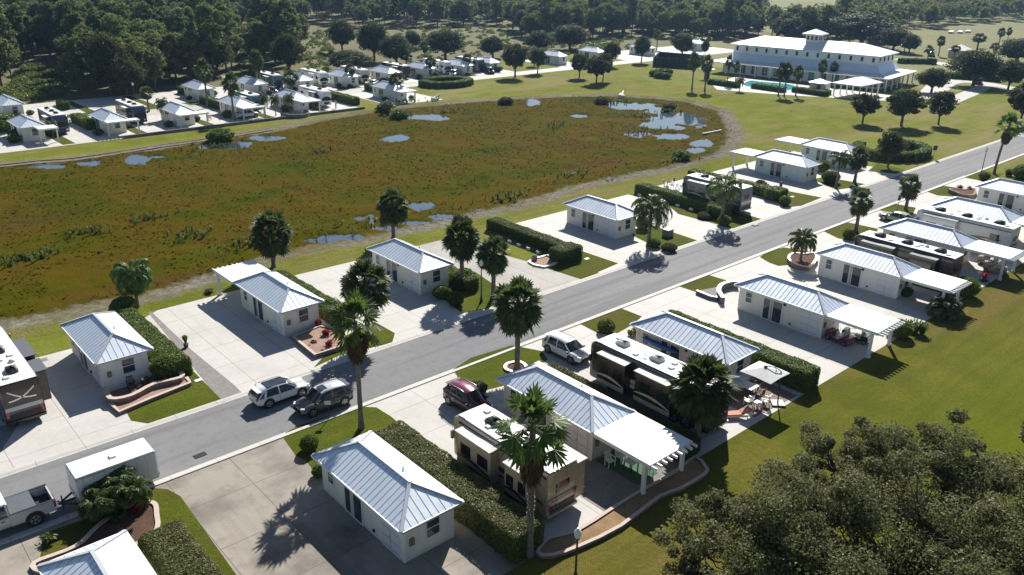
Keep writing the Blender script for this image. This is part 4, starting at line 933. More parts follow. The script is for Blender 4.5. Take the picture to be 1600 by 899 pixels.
xs = np.arange(-40, 176.01, .55); ys = np.arange(73.4, 151.6, .55); X, Y = np.meshgrid(xs, ys, indexing='ij')
sdv = sdist(X, Y, POND); px, py = TOPIX(X, Y, 0*X)
WATER = [(75, 261, 24, 3), (140, 256, 18, 3.5), (214, 251, 18, 7), (248, 246, 12, 2.2), (340, 228, 28, 5), (375, 227, 24, 6), (415, 217, 24, 4), (670, 184, 34, 4.5), (617, 217, 22, 5), (832, 161, 11, 5), (906, 182, 11, 3), (960, 162, 16, 4), (990, 167, 40, 5.5), (1030, 173, 22, 6), (1062, 188, 44, 13), (1030, 196, 30, 6), (1000, 211, 20, 4), (1050, 214, 34, 5), (1095, 224, 16, 6), (1090, 236, 14, 4),
         (540, 371, 40, 4), (505, 376, 24, 3), (600, 358, 28, 3.4), (645, 349, 24, 3), (655, 323, 18, 5), (565, 342, 12, 5), (700, 340, 26, 3), (578, 345, 8, 8), (930, 292, 14, 3), (960, 284, 20, 3)]
wet = np.full(X.shape, -1.)
for cx, cy, rx, ry in WATER: wet = np.maximum(wet, 1.35-((px-cx)/rx)**2-((py-cy)/ry)**2)
nz = vnoise(X, Y, 3.4, 1)*.9+vnoise(X, Y, 1.3, 2)*.9-.15
wet = np.where(wet > -.9, np.clip(wet+nz*.6, -1, 1), -1)
inside = .17+.10*vnoise(X, Y, 7, 3)+.09*vnoise(X, Y, 1.7, 4)+.07*vnoise(X, Y, .8, 5); inside = np.maximum(inside, .045)
inside = np.where(wet > .12, -.12, inside)
bank = np.where(sdv < 3, .07+.05*np.clip(sdv, 0, 3)+.03*vnoise(X, Y, 1.0, 6), .22*np.clip((9-sdv)/6, 0, 1)**1.5+.012)
edge = np.minimum(np.minimum(X-xs[0], xs[-1]-X), np.minimum(Y-ys[0], ys[-1]-Y)); bank = .012+(bank-.012)*np.clip(edge/2, 0, 1)
k = np.clip(sdv/1.0+.5, 0, 1); Z = np.where((sdv < 1.2) & (wet > .45), -.12, inside*(1-k)+bank*k)
nx_, ny_ = X.shape; idx = np.arange(nx_*ny_).reshape(nx_, ny_)
F4 = np.stack([idx[:-1, :-1], idx[1:, :-1], idx[1:, 1:], idx[:-1, 1:]], -1).reshape(-1, 4)
mb = MB(); mb.addq(np.stack([X, Y, Z], -1).reshape(-1, 3), F4, 0, True); og = S('marsh_ground', mb, 'pond_ground')
at = og.data.attributes.new('shore', 'FLOAT', 'POINT'); at.data.foreach_set('value', sdv.ravel().astype(np.float32))
mb = MB(); mb.sheet([(x+(1.6 if x > 100 else 0), y+(-1.6 if y < 100 else 1.4)) for x, y in POND][::1], .028); S('pond_water', mb, 'pond_water')
# reeds and rushes growing in the marsh
random.seed(3); RNG = np.random.default_rng(3)
n = 34000; rx_ = RNG.uniform(-30, 156, n); ry_ = RNG.uniform(79, 146, n)
dens = vnoise(rx_, ry_, 6, 8)+.6*vnoise(rx_, ry_, 2, 9); s_d = sdist(rx_, ry_, POND); qx, qy = TOPIX(rx_, ry_, 0*rx_); w_ = np.full(n, -9.)
for cx, cy, rx, ry in WATER: w_ = np.maximum(w_, 1.35-((qx-cx)/rx)**2-((qy-cy)/ry)**2)
ok = (s_d < -.3) & (w_ < .15) & (dens > -.55); rx_, ry_, dens = rx_[ok], ry_[ok], dens[ok]; n = len(rx_)
hh = (.12+.18*np.clip(dens+.4, 0, 1))*RNG.uniform(.6, 1.3, n); aa = RNG.uniform(0, 6.283, n); ww = RNG.uniform(.06, .16, n); V = []
dx = np.cos(aa)*ww; dy = np.sin(aa)*ww; z0 = np.full(n, .1); lx = RNG.normal(size=n)*.12; ly = RNG.normal(size=n)*.12
mb = MB(); leaves(mb, np.stack([rx_, ry_, .20+.10*vnoise(rx_, ry_, 7, 3)+.09*vnoise(rx_, ry_, 1.7, 4)+.07*vnoise(rx_, ry_, .8, 5)], 1), np.stack([lx*2.5, ly*2.5, np.full(n, .9)], 1), ww*1.6, 1.9)
o = mb.build('marsh_grass', 'marsh_veg'); o['kind'] = 'stuff'
# taller dark green rushes in patches
mb = MB(); random.seed(5)
for cx, cy, r in ((575, 352, 14), (30, 410, 9), (310, 370, 7), (140, 365, 7), (380, 388, 8), (790, 310, 8), (55, 405, 6), (640, 160, 9), (700, 176, 8), (960, 160, 8), (1010, 182, 12), (1045, 175, 7), (860, 200, 9), (1060, 252, 7), (230, 345, 6), (500, 240, 6), (900, 275, 9), (330, 232, 10), (625, 183, 6), (1010, 205, 9)):
    gx, gy = P(cx, cy)
    for k in range(26): tuft(mb, gx+random.gauss(0, 1)*r*.13*1.6, gy+random.gauss(0, 1)*r*.13, rnd(.3, .6), rnd(.5, 1.1), 9, 0, .08)
o = mb.build('rushes', 'shrub_leaf'); o['kind'] = 'stuff'
# pale stones along the shore
mb = MB(); random.seed(6)
for k in range(520):
    i = random.randrange(7, 17); a, b = POND[i], POND[i+1]; t = random.random(); x = a[0]+(b[0]-a[0])*t+random.gauss(0, .5); y = a[1]+(b[1]-a[1])*t-rnd(.2, 2.2); r = rnd(.06, .2)
    mb.ball((x, y, .1), r, 0, 6, 4, .6)
o = mb.build('shore_stones', 'grey_gravel'); o['kind'] = 'stuff'

# streets
mb = MB(); mb.sheet(rect(-60, 330, 46.9, 53.4), .008); S('street', mb, 'asphalt')
def kerb(name, x0, x1, y, s):
    mb = MB(); pr = [(0, .009), (.14, .012), (.30, .055), (.42, .075), (.56, .075), (.58, .0)]
    v = []; n = len(pr)
    for x in (x0, x1): v += [(x, y+s*a, z) for a, z in pr]
    mb.add(v, [((i, i+1, n+i+1, n+i) if s < 0 else (i, n+i, n+i+1, i+1)) for i in range(n-1)]); S(name, mb, 'kerb_concrete')
kerb('near_kerb', -60, 330, 46.9, -1); kerb('far_kerb', -60, 330, 53.4, 1)
mb = MB(); mb.sheet(rect(-60, 262, 171.2, 176.8), .008); S('back_street', mb, 'street_concrete')
mb = MB(); mb.sheet(rect(176.6, 177.4, 46.92, 53.38), .012); S('street_gutter', mb, 'kerb_concrete')
# concrete plots on both sides
mb = MB(); mb.sheet(rect(25.2, 134, 26.4, 46.34), .014); S('near_plots_paving', mb, 'concrete_pale')
mb = MB(); mb.sheet(rect(-60, 25.199, 26.4, 46.34), .014); S('weathered_plots_paving', mb, 'concrete_stained')
mb = MB(); mb.sheet([(-60, 53.96), (46.5, 53.96), (46.5, 73.2), (24, 73.8), (22, 73.6), (19, 71.6), (17, 70), (-60, 70)], .014)
mb.sheet(rect(60.5, 86, 53.96, 72.4), .014); mb.sheet(rect(90.5, 129.5, 53.96, 72.8), .014); S('far_plots_paving', mb, 'concrete_pale')
mb = MB(); mb.sheet([(46.501, 53.96), (58.2, 53.96), (57.2, 57.4), (57.0, 61.2), (54.6, 73.0), (46.501, 73.2)], .014); S('worn_plot_paving', mb, 'concrete_worn')
mb = MB(); mb.sheet([(2, 53.96), (4, 53.96), (7.5, 60), (2, 61)], .019); mb.sheet([P(224, 480), P(237, 488), P(300, 548), P(366, 602), P(380, 616), P(347, 630), P(290, 560)], .019); S('paver_strip', mb, 'grey_pavers')
mb = MB(); mb.sheet(rect(10.6, 11.5, 68.9, 69.6), .019); S('pad_patch', mb, 'grey_pavers')
# grass plots between the driveways
LAWNS = [[(442, 684), (447, 676), (468, 665), (560, 636), (588, 637), (612, 652), (680, 712), (600, 740), (492, 740), (480, 722), (462, 712)],
         [(708, 578), (735, 560), (800, 540), (846, 549), (856, 562), (800, 600), (745, 614), (722, 601)],
         [(907, 507), (925, 497), (970, 482), (1003, 495), (990, 507), (958, 525), (932, 520)],
         [(1061, 448), (1075, 440), (1107, 430), (1150, 443), (1122, 457), (1088, 457)],
         [(1187, 402), (1200, 394), (1225, 387), (1280, 396), (1272, 411), (1216, 416), (1200, 410)],
         [(1287, 362), (1305, 354), (1325, 348), (1372, 358), (1366, 370), (1340, 378), (1310, 373)],
         [(1372, 328), (1400, 319), (1431, 325), (1424, 340), (1397, 336)],
         [(1446, 299), (1470, 290), (1524, 298), (1510, 309), (1465, 306)],
         [(1507, 275), (1527, 267), (1569, 272), (1550, 281), (1520, 280)],
         [(205, 658), (236, 663), (347, 626), (293, 571), (262, 560), (190, 630)],
         [(490, 575), (530, 556), (613, 536), (617, 521), (585, 503), (530, 530)],
         [(722, 490), (760, 483), (803, 466), (742, 425), (700, 440), (676, 455)],
         [(850, 417), (868, 424), (908, 437), (966, 412), (895, 388), (860, 395)],
         [(1040, 394), (1092, 377), (1018, 352), (975, 362)],
         [(1150, 359), (1195, 344), (1118, 322), (1035, 302), (985, 292), (1040, 318), (1060, 335)],
         [(1225, 325), (1252, 322), (1284, 309), (1216, 296), (1195, 300)],
         [(1306, 297), (1330, 294), (1352, 288), (1290, 277), (1268, 280)],
         [(1356, 268), (1400, 272), (1415, 266), (1370, 256)],
         [(68, 838), (80, 830), (150, 806), (228, 762), (262, 765), (282, 776), (388, 925), (200, 960), (60, 890)]]
mb = MB()
for q in LAWNS: mb.sheet([P(*a) for a in q], .022)
S('plot_grass', mb, 'plot_turf')
# back plots
mb = MB(); mb.sheet(rect(-40, 92.8, 151.8, 171.0), .014); mb.sheet([(99.5, 152), (113.5, 151.5), (113.5, 171), (99.5, 171)], .014); S('pondside_plots_paving', mb, 'concrete_pale')
mb = MB(); mb.sheet(rect(-40, 158, 177.1, 198), .014); mb.sheet(rect(176, 187, 177.1, 196), .014); mb.sheet(rect(205, 262, 177.1, 196), .014); S('woodside_plots_paving', mb, 'concrete_pale')
random.seed(11); mb = MB()
for i in range(14):
    x = 29.8+12.15*(i-2)
    if x < 150: mb.sheet([(x-.4, 177.3), (x+5.4, 177.3), (x+6.2, 180.4), (x+5.8, 197), (x+4.3, 197), (x+4.2, 181), (x-1, 181)], .02)
for x in (20.0, 35.2, 47.7, 60.2, 72.5, 84.5): mb.sheet([(x-1.2, 170.8), (x+.8, 170.8), (x+1.2, 152.4), (x-.8, 152.4)], .02)
S('back_plot_grass', mb, 'plot_turf')
mb = MB(); mb.sheet(rect(158.02, 175.98, 177.1, 199), .014); mb.sheet(rect(187.02, 204.98, 177.1, 199), .014); S('roadside_grass', mb, 'lawn_turf')
# dirt track along the far shore
mb = MB(); tr = [P(0, 263), P(120, 252), P(250, 232), P(340, 219), P(430, 204)]; tr = [(-30, 146)]+tr
def strip(mb, pts, w_, z):
    L_ = []; R_ = []
    for i, p in enumerate(pts):
        a = Vector(pts[max(0, i-1)]); b = Vector(pts[min(len(pts)-1, i+1)]); d = (b-a).normalized(); L_.append((p[0]-d.y*w_/2, p[1]+d.x*w_/2)); R_.append((p[0]+d.y*w_/2, p[1]-d.x*w_/2))
    for i in range(len(pts)-1): mb.add([(*L_[i], z), (*R_[i], z), (*R_[i+1], z), (*L_[i+1], z)], [(0, 1, 2, 3)])
strip(mb, smooth_pts(tr, 4), .5, .26); strip(mb, smooth_pts([(x, y+1.7) for x, y in tr], 4), .5, .26); S('shore_track', mb, 'track_dirt')

# ------------------------------------------------------------------ cottages beside the street
cottage('pale cottage at the bottom edge behind the parked pickup truck', 4.25, 30.2)
cottage('cream cottage at the end of the stained driveway, beside the low round bush', 19.35, 30.2, wall='cream_stucco')
H3 = cottage('tan cottage with big white patio cover beside the beige motorhome', 34.25, 30.4, 'near', 4.7, wall='tan_stucco', near_win=False)
cottage('tan cottage with blue canoe hung on its wall, beside the black motorhome', 49.0, 30.4, wall='tan_stucco', L=9.6, shutters=False)
cottage('cream cottage with golf carts under its patio cover', 63.3, 30.4, 'near', 4.6, L=9.2, Wd=4.05)
cottage('ivory cottage with patio cover and a round palm planter at its street end', 77.5, 30.3, 'near', 4.4, L=9.1, Wd=4.05, wall='ivory_stucco')
cottage('white roofed cottage between the black and the silver motorhomes', 91.4, 30.2, 'near', 4.6, L=9.2, Wd=4.1)
cottage('white roofed cottage just beyond the silver and brown motorhome', 105.4, 30.3, 'near', 4.4, L=9.3, Wd=4.1)
cottage('cream cottage with red brick planter at its street end, by the frame edge', 119.9, 30.5, 'near', 4.4, L=9.3, Wd=4.1, wall='ivory_stucco')
cottage('cottage with white roof tinted sky blue and curved brick terrace with two black chairs', 13.0, 60.5, L=9.0, wall='ivory_stucco')
cottage('cottage with patio cover half shaded by a palm, beside the wide clean driveway', 27.7, 60.5, 'far', 4.2, L=9.1, cover_w=(-.15, 3.9))
cottage('cream cottage between the tall fan palms and the short trimmed hedge', 42.2, 60.7, L=9.2, shutters=False)
cottage('free standing cream cottage beside the queen palm and grey utility box', 69.7, 60.0, L=8.9, shutters=False, wall='cream_stucco')
cottage('pale green cottage with thin patio cover, nearer the bend of the pond', 110.9, 59.8, 'far', 3.9, L=9.2, shutters=False, wall='sage_stucco')
cottage('pale cottage with thin patio cover beside the big curved hedge', 124.8, 60.3, 'far', 4.3, L=9.0, shutters=False, wall='sage_stucco')
# far rows, the same kind of cottage
far = dict(detail=False, group='cottages in the far rows beyond the marsh')
cottage('far pondside cottage furthest from the clubhouse, purple chairs on its patio', 29.6, 158.2, 'near', 3.0, cover_w=(2.2, 5.2), L=9, wall='cream_stucco', **far)
cottage('far pondside cottage with patio cover beside a parked blue motorhome', 42.4, 156.2, 'near', 1.9, cover_w=(0, 5.5), L=9, wall='tan_stucco', **far)
cottage('far pondside cottage with flat white roof terrace and red chairs', 54.8, 156.0, 'near', 2.4, cover_w=(0, 5.4), L=9, wall='cream_stucco', **far)
cottage('far pondside cottage with a white car parked under its cover', 67.0, 157.0, 'near', 3.5, cover_w=(0, 4.6), L=9, wall='tan_stucco', **far)
cottage('far pondside cottage with grey block terrace, beside a white and blue motorhome', 79.4, 157.4, 'near', 4.0, cover_w=(0, 4.3), L=9, wall='cream_stucco', **far)
cottage('last far pondside cottage with long hedge and open driveway', 102.6, 155.3, 'near', 3.0, L=9.5, wall='sage_stucco', **far)
NR = [(32.0, 183.2), (69.2, 181.1), (81.2, 180.6), (92.8, 179.8), (104.8, 179.2), (116.8, 178.9), (129.0, 180.6), (141.0, 179.6), (151.4, 180.4), (178.5, 180.6), (196.5, 181.5), (219.6, 180.2), (247, 180.0)]
NL = ['furthest from the clubhouse, by the open meadow', 'behind a dark hedge with a tall slender palm in front', 'beside the small pink truck', 'between two white motorhomes', 'with a palm in a sandy bed at its corner', 'in pale green, beside the parked white car', 'directly behind the ring shaped hedge', 'beside a black parked car', 'just before the row of round oaks', 'half hidden by the first round oaks', 'showing its roof between two round oaks', 'standing alone behind the tennis court', 'beyond the tennis court, nearest the clubhouse']
for (x, y), l in zip(NR, NL): cottage('far woodside cottage '+l, x, y, L=9.2, wall=random.choice(['sage_stucco', 'cream_stucco', 'sage_stucco']), shutters=True, **far)
# ------------------------------------------------------------------ parked vehicles
Hp = math.pi/2
car('white crossover with dark glass roof parked facing up the street', 'car', 'paint_white', (22.95, 51.45, .01), 0, L=4.3, W=1.8, Hh=1.44, glassroof=True)
car('dark grey crossover with small sunroof parked against the near kerb', 'car', 'paint_grey', (24.75, 48.25, .01), math.pi, L=4.2, W=1.8, Hh=1.58, roof='paint_silver', sunroof=True)
car('maroon crossover parked nose in before the beige motorhome', 'car', 'paint_wine', (32.75, 41.3, .015), -Hp, L=4.2, W=1.8, roof='paint_maroon')  # sky reflection painted on the roof as a lighter maroon than the body
car('white crossover parked on the driveway before the black motorhome', 'car', 'paint_white', (44.3, 42.75, .015), -Hp, L=4.4, W=1.8, Hh=1.52, two_tone=False)
car('pale olive saloon car parked by the tall palm across from the bend', 'car', 'paint_olive', (103.3, 42.4, .015), Hp, L=4.5, Hh=1.5, kind='sedan', name='parked_car', roof='paint_beige')
pickup('silver pickup truck with black bed cover towing the white trailer', (3.7, 47.9, .01), math.pi)
trailer('long white enclosed cargo trailer behind the silver pickup', (10.05, 47.55, .01), math.pi)
motorhome('dark brown motorhome with crossed silver emblem on its rear, two slide outs open', (7.85, 65.0, .015), Hp, 'paint_brown', 'paint_black', 'paint_silver', L=11.5, Hh=3.4, slides=((-1, -4.3, -2.2), (-1, -1.3, 2.2)), topper='topper_slate', rear='cross', n_ac=3, awn=False)
motorhome('beige and brown motorhome with slide outs open beside the tan cottage', (29.15, 32.4, .015), Hp, 'paint_tan', 'paint_tan', 'paint_brown', L=8.9, Hh=3.45, slides=((1, -.2, 3.1), (1, -3.6, -1.5), (-1, -4.35, -2.5)), topper='topper_fabric', rear='ladder', n_ac=2, upper='paint_brown')
motorhome('glossy black motorhome with pale swooshes parked behind a white crossover', (43.95, 33.1, .015), Hp, 'paint_black', 'paint_black', 'paint_beige', L=11.2, Hh=3.45, slides=((1, 1.4, 4.1), (1, -2.9, .4)), topper='topper_fabric', n_ac=3, ac_mat='topper_fabric')
motorhome('long dark motorhome parked between two white roofed cottages, nearer of the pair', (85.1, 33.4, .015), Hp, 'paint_black', 'paint_black', 'paint_slate', L=10.4, Hh=3.45, slides=((1, .6, 4.0), (1, -3.8, -1.2)), topper='topper_slate', n_ac=3, upper='paint_black')
motorhome('silver and brown striped motorhome, further of the pair across the street', (100.1, 33.3, .015), Hp, 'paint_silver', 'paint_brown', 'paint_brown', L=10.6, Hh=3.5, slides=((1, .4, 4.2),), topper='topper_slate', n_ac=3, upper='paint_slate')
motorhome('dark blue grey motorhome parked between two long hedges by the pond', (91.2, 61.6, .015), Hp, 'paint_slate', 'paint_navy', 'paint_silver', L=9.4, Hh=3.4, slides=((1, .3, 3.3), (1, -3.5, -1.4)), topper='topper_fabric', n_ac=2)
golf_cart('tan golf cart parked under the cover of the cream cottage', (65.9, 28.6, .015), Hp+.2, 'paint_brown', False)
golf_cart('dark maroon golf cart parked against the cottage wall in shade', (64.5, 29.4, .015), Hp-.1, 'paint_maroon', False)
golf_cart('pale golf cart under the far patio cover beside orange flowers', (93.6, 27.3, .015), Hp+.3, 'paint_tan')
golf_cart('white golf cart further back under the covered patio', (95.6, 28.6, .015), Hp, 'paint_beige')
# far motorhomes
def rv_far(label, px, py, rot, base, lower, sw, L_=10., sl=None, **k):
    x, y = P(px, py); d = L_/2 if rot < 0 else L_/2
    return motorhome(label, (x, y+d, .015), rot, base, lower, sw, L=L_, Hh=3.4, slides=sl if sl is not None else ((-1, 1., 3.5),), group='motorhomes in the far rows', **k)
rv_far('far dark blue motorhome nosed toward the marsh beside the cottage with purple chairs', 99, 211, -Hp, 'paint_navy', 'paint_beige', 'paint_silver', n_ac=3)
rv_far('far motorhome in dark blue with brown swooshes beside the red chair terrace', 221, 195, -Hp, 'paint_navy', 'paint_brown', 'paint_tan', n_ac=3)
rv_far('far pale green motorhome half hidden by queen palms', 403, 176, -Hp, 'paint_teal', 'paint_beige', 'paint_silver', L_=9.)
rv_far('far white and blue motorhome with a person standing near its nose', 511, 168, -Hp, 'paint_white', 'paint_navy', 'paint_navy', slide_mat='paint_navy')
rv_far('far teal motorhome behind the pink truck', 436, 141, -Hp, 'paint_teal', 'paint_slate', 'paint_silver', L_=9.5)
rv_far('far white motorhome on the woodside, level with the last slender palm', 507, 136, -Hp, 'paint_white', 'paint_slate', 'paint_tan')
rv_far('far cream motorhome with white car parked beside its nose', 571, 131, -Hp, 'paint_beige', 'paint_brown', 'paint_slate')
rv_far('far black motorhome behind the pale green cottage', 636, 124, -Hp, 'paint_black', 'paint_slate', 'paint_silver')
rv_far('far white motorhome behind the ring shaped hedge', 700, 117, -Hp, 'paint_white', 'paint_slate', 'paint_navy')
rv_far('far grey motorhome beside the last cottage before the oaks', 752, 113, -Hp, 'paint_slate', 'paint_black', 'paint_silver')
x_, y_ = P(387, 184); car('small white far car parked under the patio cover', 'car', 'paint_white', (x_, y_, .015), 0, L=4.4)
x_, y_ = P(424, 147); car('small pink far truck parked before a woodside cottage', 'car', 'paint_maroon', (x_, y_, .015), -Hp, L=4.6)
x_, y_ = P(583, 133); car('small white far car parked beside the cream motorhome', 'car', 'paint_white', (x_, y_, .015), -2.4, L=4.4, kind='sedan', Hh=1.45)
x_, y_ = P(709, 119); car('small black and white far car near the ring shaped hedge', 'car', 'paint_silver', (x_, y_, .015), -2.4, L=4.4)
x_, y_ = P(765, 115); car('small dark far car by the woodside beyond the ring hedge', 'car', 'paint_navy', (x_, y_, .015), -2.0, L=4.6)

# ------------------------------------------------------------------ hedges and clipped shrubs
RNG = np.random.default_rng(21)
hedge('long thick hedge between the stained driveway and the beige motorhome', 24.2, 26.5, 26.6, 40.8, 1.75, 'hedge_leaf_rust', 330, .078)
hedge('low hedge running along the white patio roof beside the black motorhome', 39.0, 41.2, 26.7, 41.2, 1.15, 'hedge_leaf_rust', 330, .078)
hedge('tall dense hedge ending by the cantilever umbrella', 53.7, 55.7, 26.3, 41.0, 1.75, 'hedge_leaf', 300, .08)
hedge('shaggy hedge beside the cottage with the brick terrace', 17.6, 19.5, 59.2, 72.4, 1.5, 'hedge_leaf', 280, .095, r=.4)
hedge('narrow hedge between the covered cottage and the wide palm', 32.3, 34.2, 59.5, 72.8, 1.35, 'hedge_leaf', 230, .095)
hedge('low hedge behind the two fan palms', 46.3, 48.0, 58.6, 72.2, 1.25, 'hedge_leaf', 220, .095)
hedge('isolated trimmed hedge with rounded end and white lights along its foot', 60.6, 62.3, 59.4, 72.9, 1.35, 'hedge_leaf', 240, .09, extra=((58.9, 62.3, 58.2, 60.2, 1.5),))
hedge('trimmed hedge with end block and white lights beside the dark motorhome', 87.4, 89.1, 58.8, 72.6, 1.3, 'hedge_leaf', 170, .10, extra=((86.2, 89.0, 57.2, 59.4, 1.45),))
hedge('hedge behind the dark motorhome ending in a square block', 99.8, 101.6, 58.6, 73.0, 1.3, 'hedge_leaf', 100, .12, extra=((99.0, 101.7, 57.0, 59.2, 1.5),))
hedge('thick hedge at the bottom edge beside the stained driveway', 9.0, 11.4, 27.5, 40.4, 1.6, 'hedge_leaf_rust', 420, .075, r=.5)
hedge('hedge strip between the cream and the ivory cottages', 83.0, 84.0, 27.5, 38., 1.0, 'hedge_leaf', 90, .12)
def ring_hedge(label, cx, cy, rx, ry, w_, h, a0, a1, seg=16, **k):
    mb = MB()
    for i in range(seg):
        a = a0+(a1-a0)*(i+.5)/seg; x = cx+rx*math.cos(a); y = cy+ry*math.sin(a); s = max(w_, 1.05*abs(a1-a0)/seg*max(rx, ry))/2
        leafy_box(mb, x-s, x+s, y-s, y+s, h, 45, .16, .4)
    return tag(mb.build('hedge', ['hedge_leaf', 'foliage_core']), label, 'hedge', 'clipped hedges between the plots')
cx, cy = P(1394, 246); ring_hedge('big dark curved hedge enclosing the round tree by the street', cx+2.5, cy+1.5, 6.4, 5., 1.6, 1.5, R(100), R(380), 18)
cx, cy = P(697, 133); ring_hedge('ring shaped clipped hedge alone on the far lawn', cx, cy, 6., 4.6, 1.4, 1.5, R(150), R(480), 16)
for l, a, b, wd, h in (('far clipped hedge beside the slope roofed pondside cottage', (118, 190), (147, 203), 2., 1.6), ('far rounded hedge beside the blue motorhome terrace', (325, 160), (360, 178), 2., 1.6), ('far hedge beside the white and blue motorhome', (520, 150), (545, 166), 1.8, 1.6), ('far long hedge before the last pondside cottage', (577, 140), (618, 152), 1.8, 1.6), ('far square hedge before the woodside cottage with the slender palm', (282, 145), (300, 150), 2., 1.6), ('far hedge before the cottage beside the pink truck', (372, 138), (394, 146), 1.8, 1.6), ('far hedge at the foot of the palm in its sandy bed', (518, 128), (542, 133), 1.8, 1.6), ('far hedge before the pale green woodside cottage', (582, 123), (606, 127), 1.8, 1.6), ('far hedge behind the tall slender palm', (646, 116), (665, 120), 1.8, 1.6), ('far dark hedge by the open sandy plot', (86, 172), (118, 171), 1.8, 1.6), ('far low hedge in front of the woodside cottage furthest from the clubhouse', (0, 178), (22, 182), 1.8, 1.6)):
    ax, ay = P(*a); bx_, by_ = P(*b); x0 = (ax+bx_)/2; y0, y1 = sorted((ay, by_)); y1 = max(y1, y0+4)
    hedge(l, x0-wd/2, x0+wd/2, y0, y1, h, 'hedge_leaf', 45, .17, group='hedges in the far rows', r=.4)
def B(label, px, py, r, h=None, **k): x, y = P(px, py); return bush(label, x, y, r, h, **k)
B('round clipped bush at the kerb end of the stained driveway', 484, 704, .62, 1.1, dens=420, size=.07)
B('small clipped bush at the corner of the stained driveway cottage', 500, 744, .5, .8, dens=350, size=.07)
B('round bush in the grass plot beside the black motorhome', 947, 519, .78, 1.15, dens=300)
B('dark round bush at the foot of the lamp and two palms', 712, 477, .8, 1.3, dens=260)
B('rounded bush beside the reddish shrubs behind the lamp post', 690, 465, .9, 1.1, dens=220)
B('round bush at the base of the leaning palm by the dark motorhome', 1131, 352, .85, 1.25, dens=200)
B('flat greyish bush by the queen palm lawn', 1101, 341, .95, .7, dens=200, mat='grey_shrub_leaf')
B('cube like clipped bush on the grass plot by the dark motorhome', 1226, 321, .75, 1.3, dens=160)
B('round bush beneath the small fan palm on the far side of the street', 1325, 374, .7, 1.2, dens=180)
B('round bush at the lamp post beyond the parked olive car', 1537, 281, .8, 1.2, dens=140)
B('large round bush on the street side by the frame edge', 1597, 280, 1.5, 2.2, dens=110, size=.12)
B('dark bush at the wall of the ivory cottage', 1414, 462, .7, .9, dens=180)
B('rounded dense bush beside the patio posts of the ivory cottage', 1506, 462, 1.3, 1.9, dens=150)
B('bush beside the cream cottage patio post', 1403, 525, 1.1, 1.5, dens=180)
B('fresh green shrub beside the free standing cottage and queen palm', 1003, 358, .9, 1.5, mat='shrub_leaf', dens=180)
B('dark bush at the foot of the queen palm', 1021, 386, .8, 1.0, dens=200)
B('brownish bush between the queen palm and the street', 1045, 392, .9, .8, mat='grey_shrub_leaf', dens=200)
B('fresh green shrub with yellow tips beside the pale green cottage', 1284, 268, 1.2, 1.8, mat='shrub_leaf', dens=90, size=.13)
B('sprawling green shrub behind the cream cottage end', 1297, 285, 1.3, 1.7, mat='shrub_leaf', dens=90, size=.13)
B('dense shrub behind the fan palm trunk and end hedge', 725, 445, 1.15, 1.7, mat='hedge_leaf', dens=200)
B('second dense shrub below the covered cottage hedge', 512, 492, 1.1, 1.6, mat='hedge_leaf', dens=240)
B('shrub at the near end of the shaggy hedge', 262, 588, 1.2, 1.75, mat='hedge_leaf', dens=220)
B('tall dark shrub at the top end of the shaggy hedge', 196, 497, 1.2, 2.0, mat='hedge_leaf', dens=200)
for i, (a, b, l) in enumerate(((1188, 290, 'reddish shrub beside the dark motorhome front'), (1205, 300, 'grey ground shrub by the dark motorhome'), (1218, 304, 'pinkish low shrub by the small lawn statue'))): B(l, a, b, .7, .8, mat='grey_shrub_leaf', dens=140)
# island of shrubs on the open lawn
for i, (a, b) in enumerate(((1022, 119), (1030, 122), (1040, 123), (1035, 116), (1028, 117), (1043, 117))): x, y = P(a, b); bush('low shrub in the island bed alone on the clubhouse lawn', x, y, 1.5, 1.6, mat='hedge_leaf', dens=40, size=.2, group='shrubs of the lawn island', name='island_shrub')

# ------------------------------------------------------------------ planters, beds, pots
t = planter('curved red block terrace wall before the cottage with two black chairs', [(13.35, 60.2), (13.1, 58.4), (14.4, 57.9), (16.3, 58.6), (18.2, 58.3), (18.5, 59.4), (18.3, 60.6)], .55, None, capm='bed_kerb', closed=False, w_=.30, name='terrace_wall', cat='low wall')
mb = MB(); mb.sheet([(13.35, 60.4), (13.2, 58.4), (14.4, 57.9), (16.3, 58.6), (18.2, 58.3), (18.4, 60.6)], .028); S('brick_terrace', mb, 'brick_pavers')
planter('low red block edging of the pink gravel bed below the curved terrace', [(13.0, 58.2), (13.1, 56.6), (15.4, 57.1), (18.6, 57.6), (18.7, 58.6)], .25, 'pink_gravel', capm='bed_kerb', closed=False, k=1, name='gravel_bed')
planter('stone edged bed of red plants at the street end of the covered cottage', [P(459, 532), P(493, 560), P(538, 545), P(530, 520), P(500, 515)], .35, 'pink_gravel', 'retaining_block', 'bed_kerb', k=1)
mb = MB(); mb.sheet([(28.2, 60.6), (28.4, 59.0), (31.8, 59.0), (31.8, 60.6)], .028); S('terrace_paving', mb, 'grey_pavers')
planter('white edged wedge of pink gravel at the end of the isolated hedge', [P(826, 411), P(850, 419), P(868, 413), P(890, 408), P(897, 400), P(880, 397), P(858, 400)], .16, 'pink_gravel', 'white_paint', k=2)
planter('kidney shaped mulch ring around the globe crowned palm by the tan cottage', [(38.7, 43.9), (39.4, 44.6), (40.4, 44.2), (40.2, 43.2), (39.2, 42.8)], .14, 'bark_mulch', 'white_paint', k=4)
planter('grey stone double wall around the plot beside the cottage with golf carts', [P(1088, 459), P(1119, 470), P(1122, 455), P(1138, 447), P(1152, 447)], .35, 'grey_gravel', 'grey_block', 'white_paint', closed=False, k=3, name='stone_wall', cat='low wall')
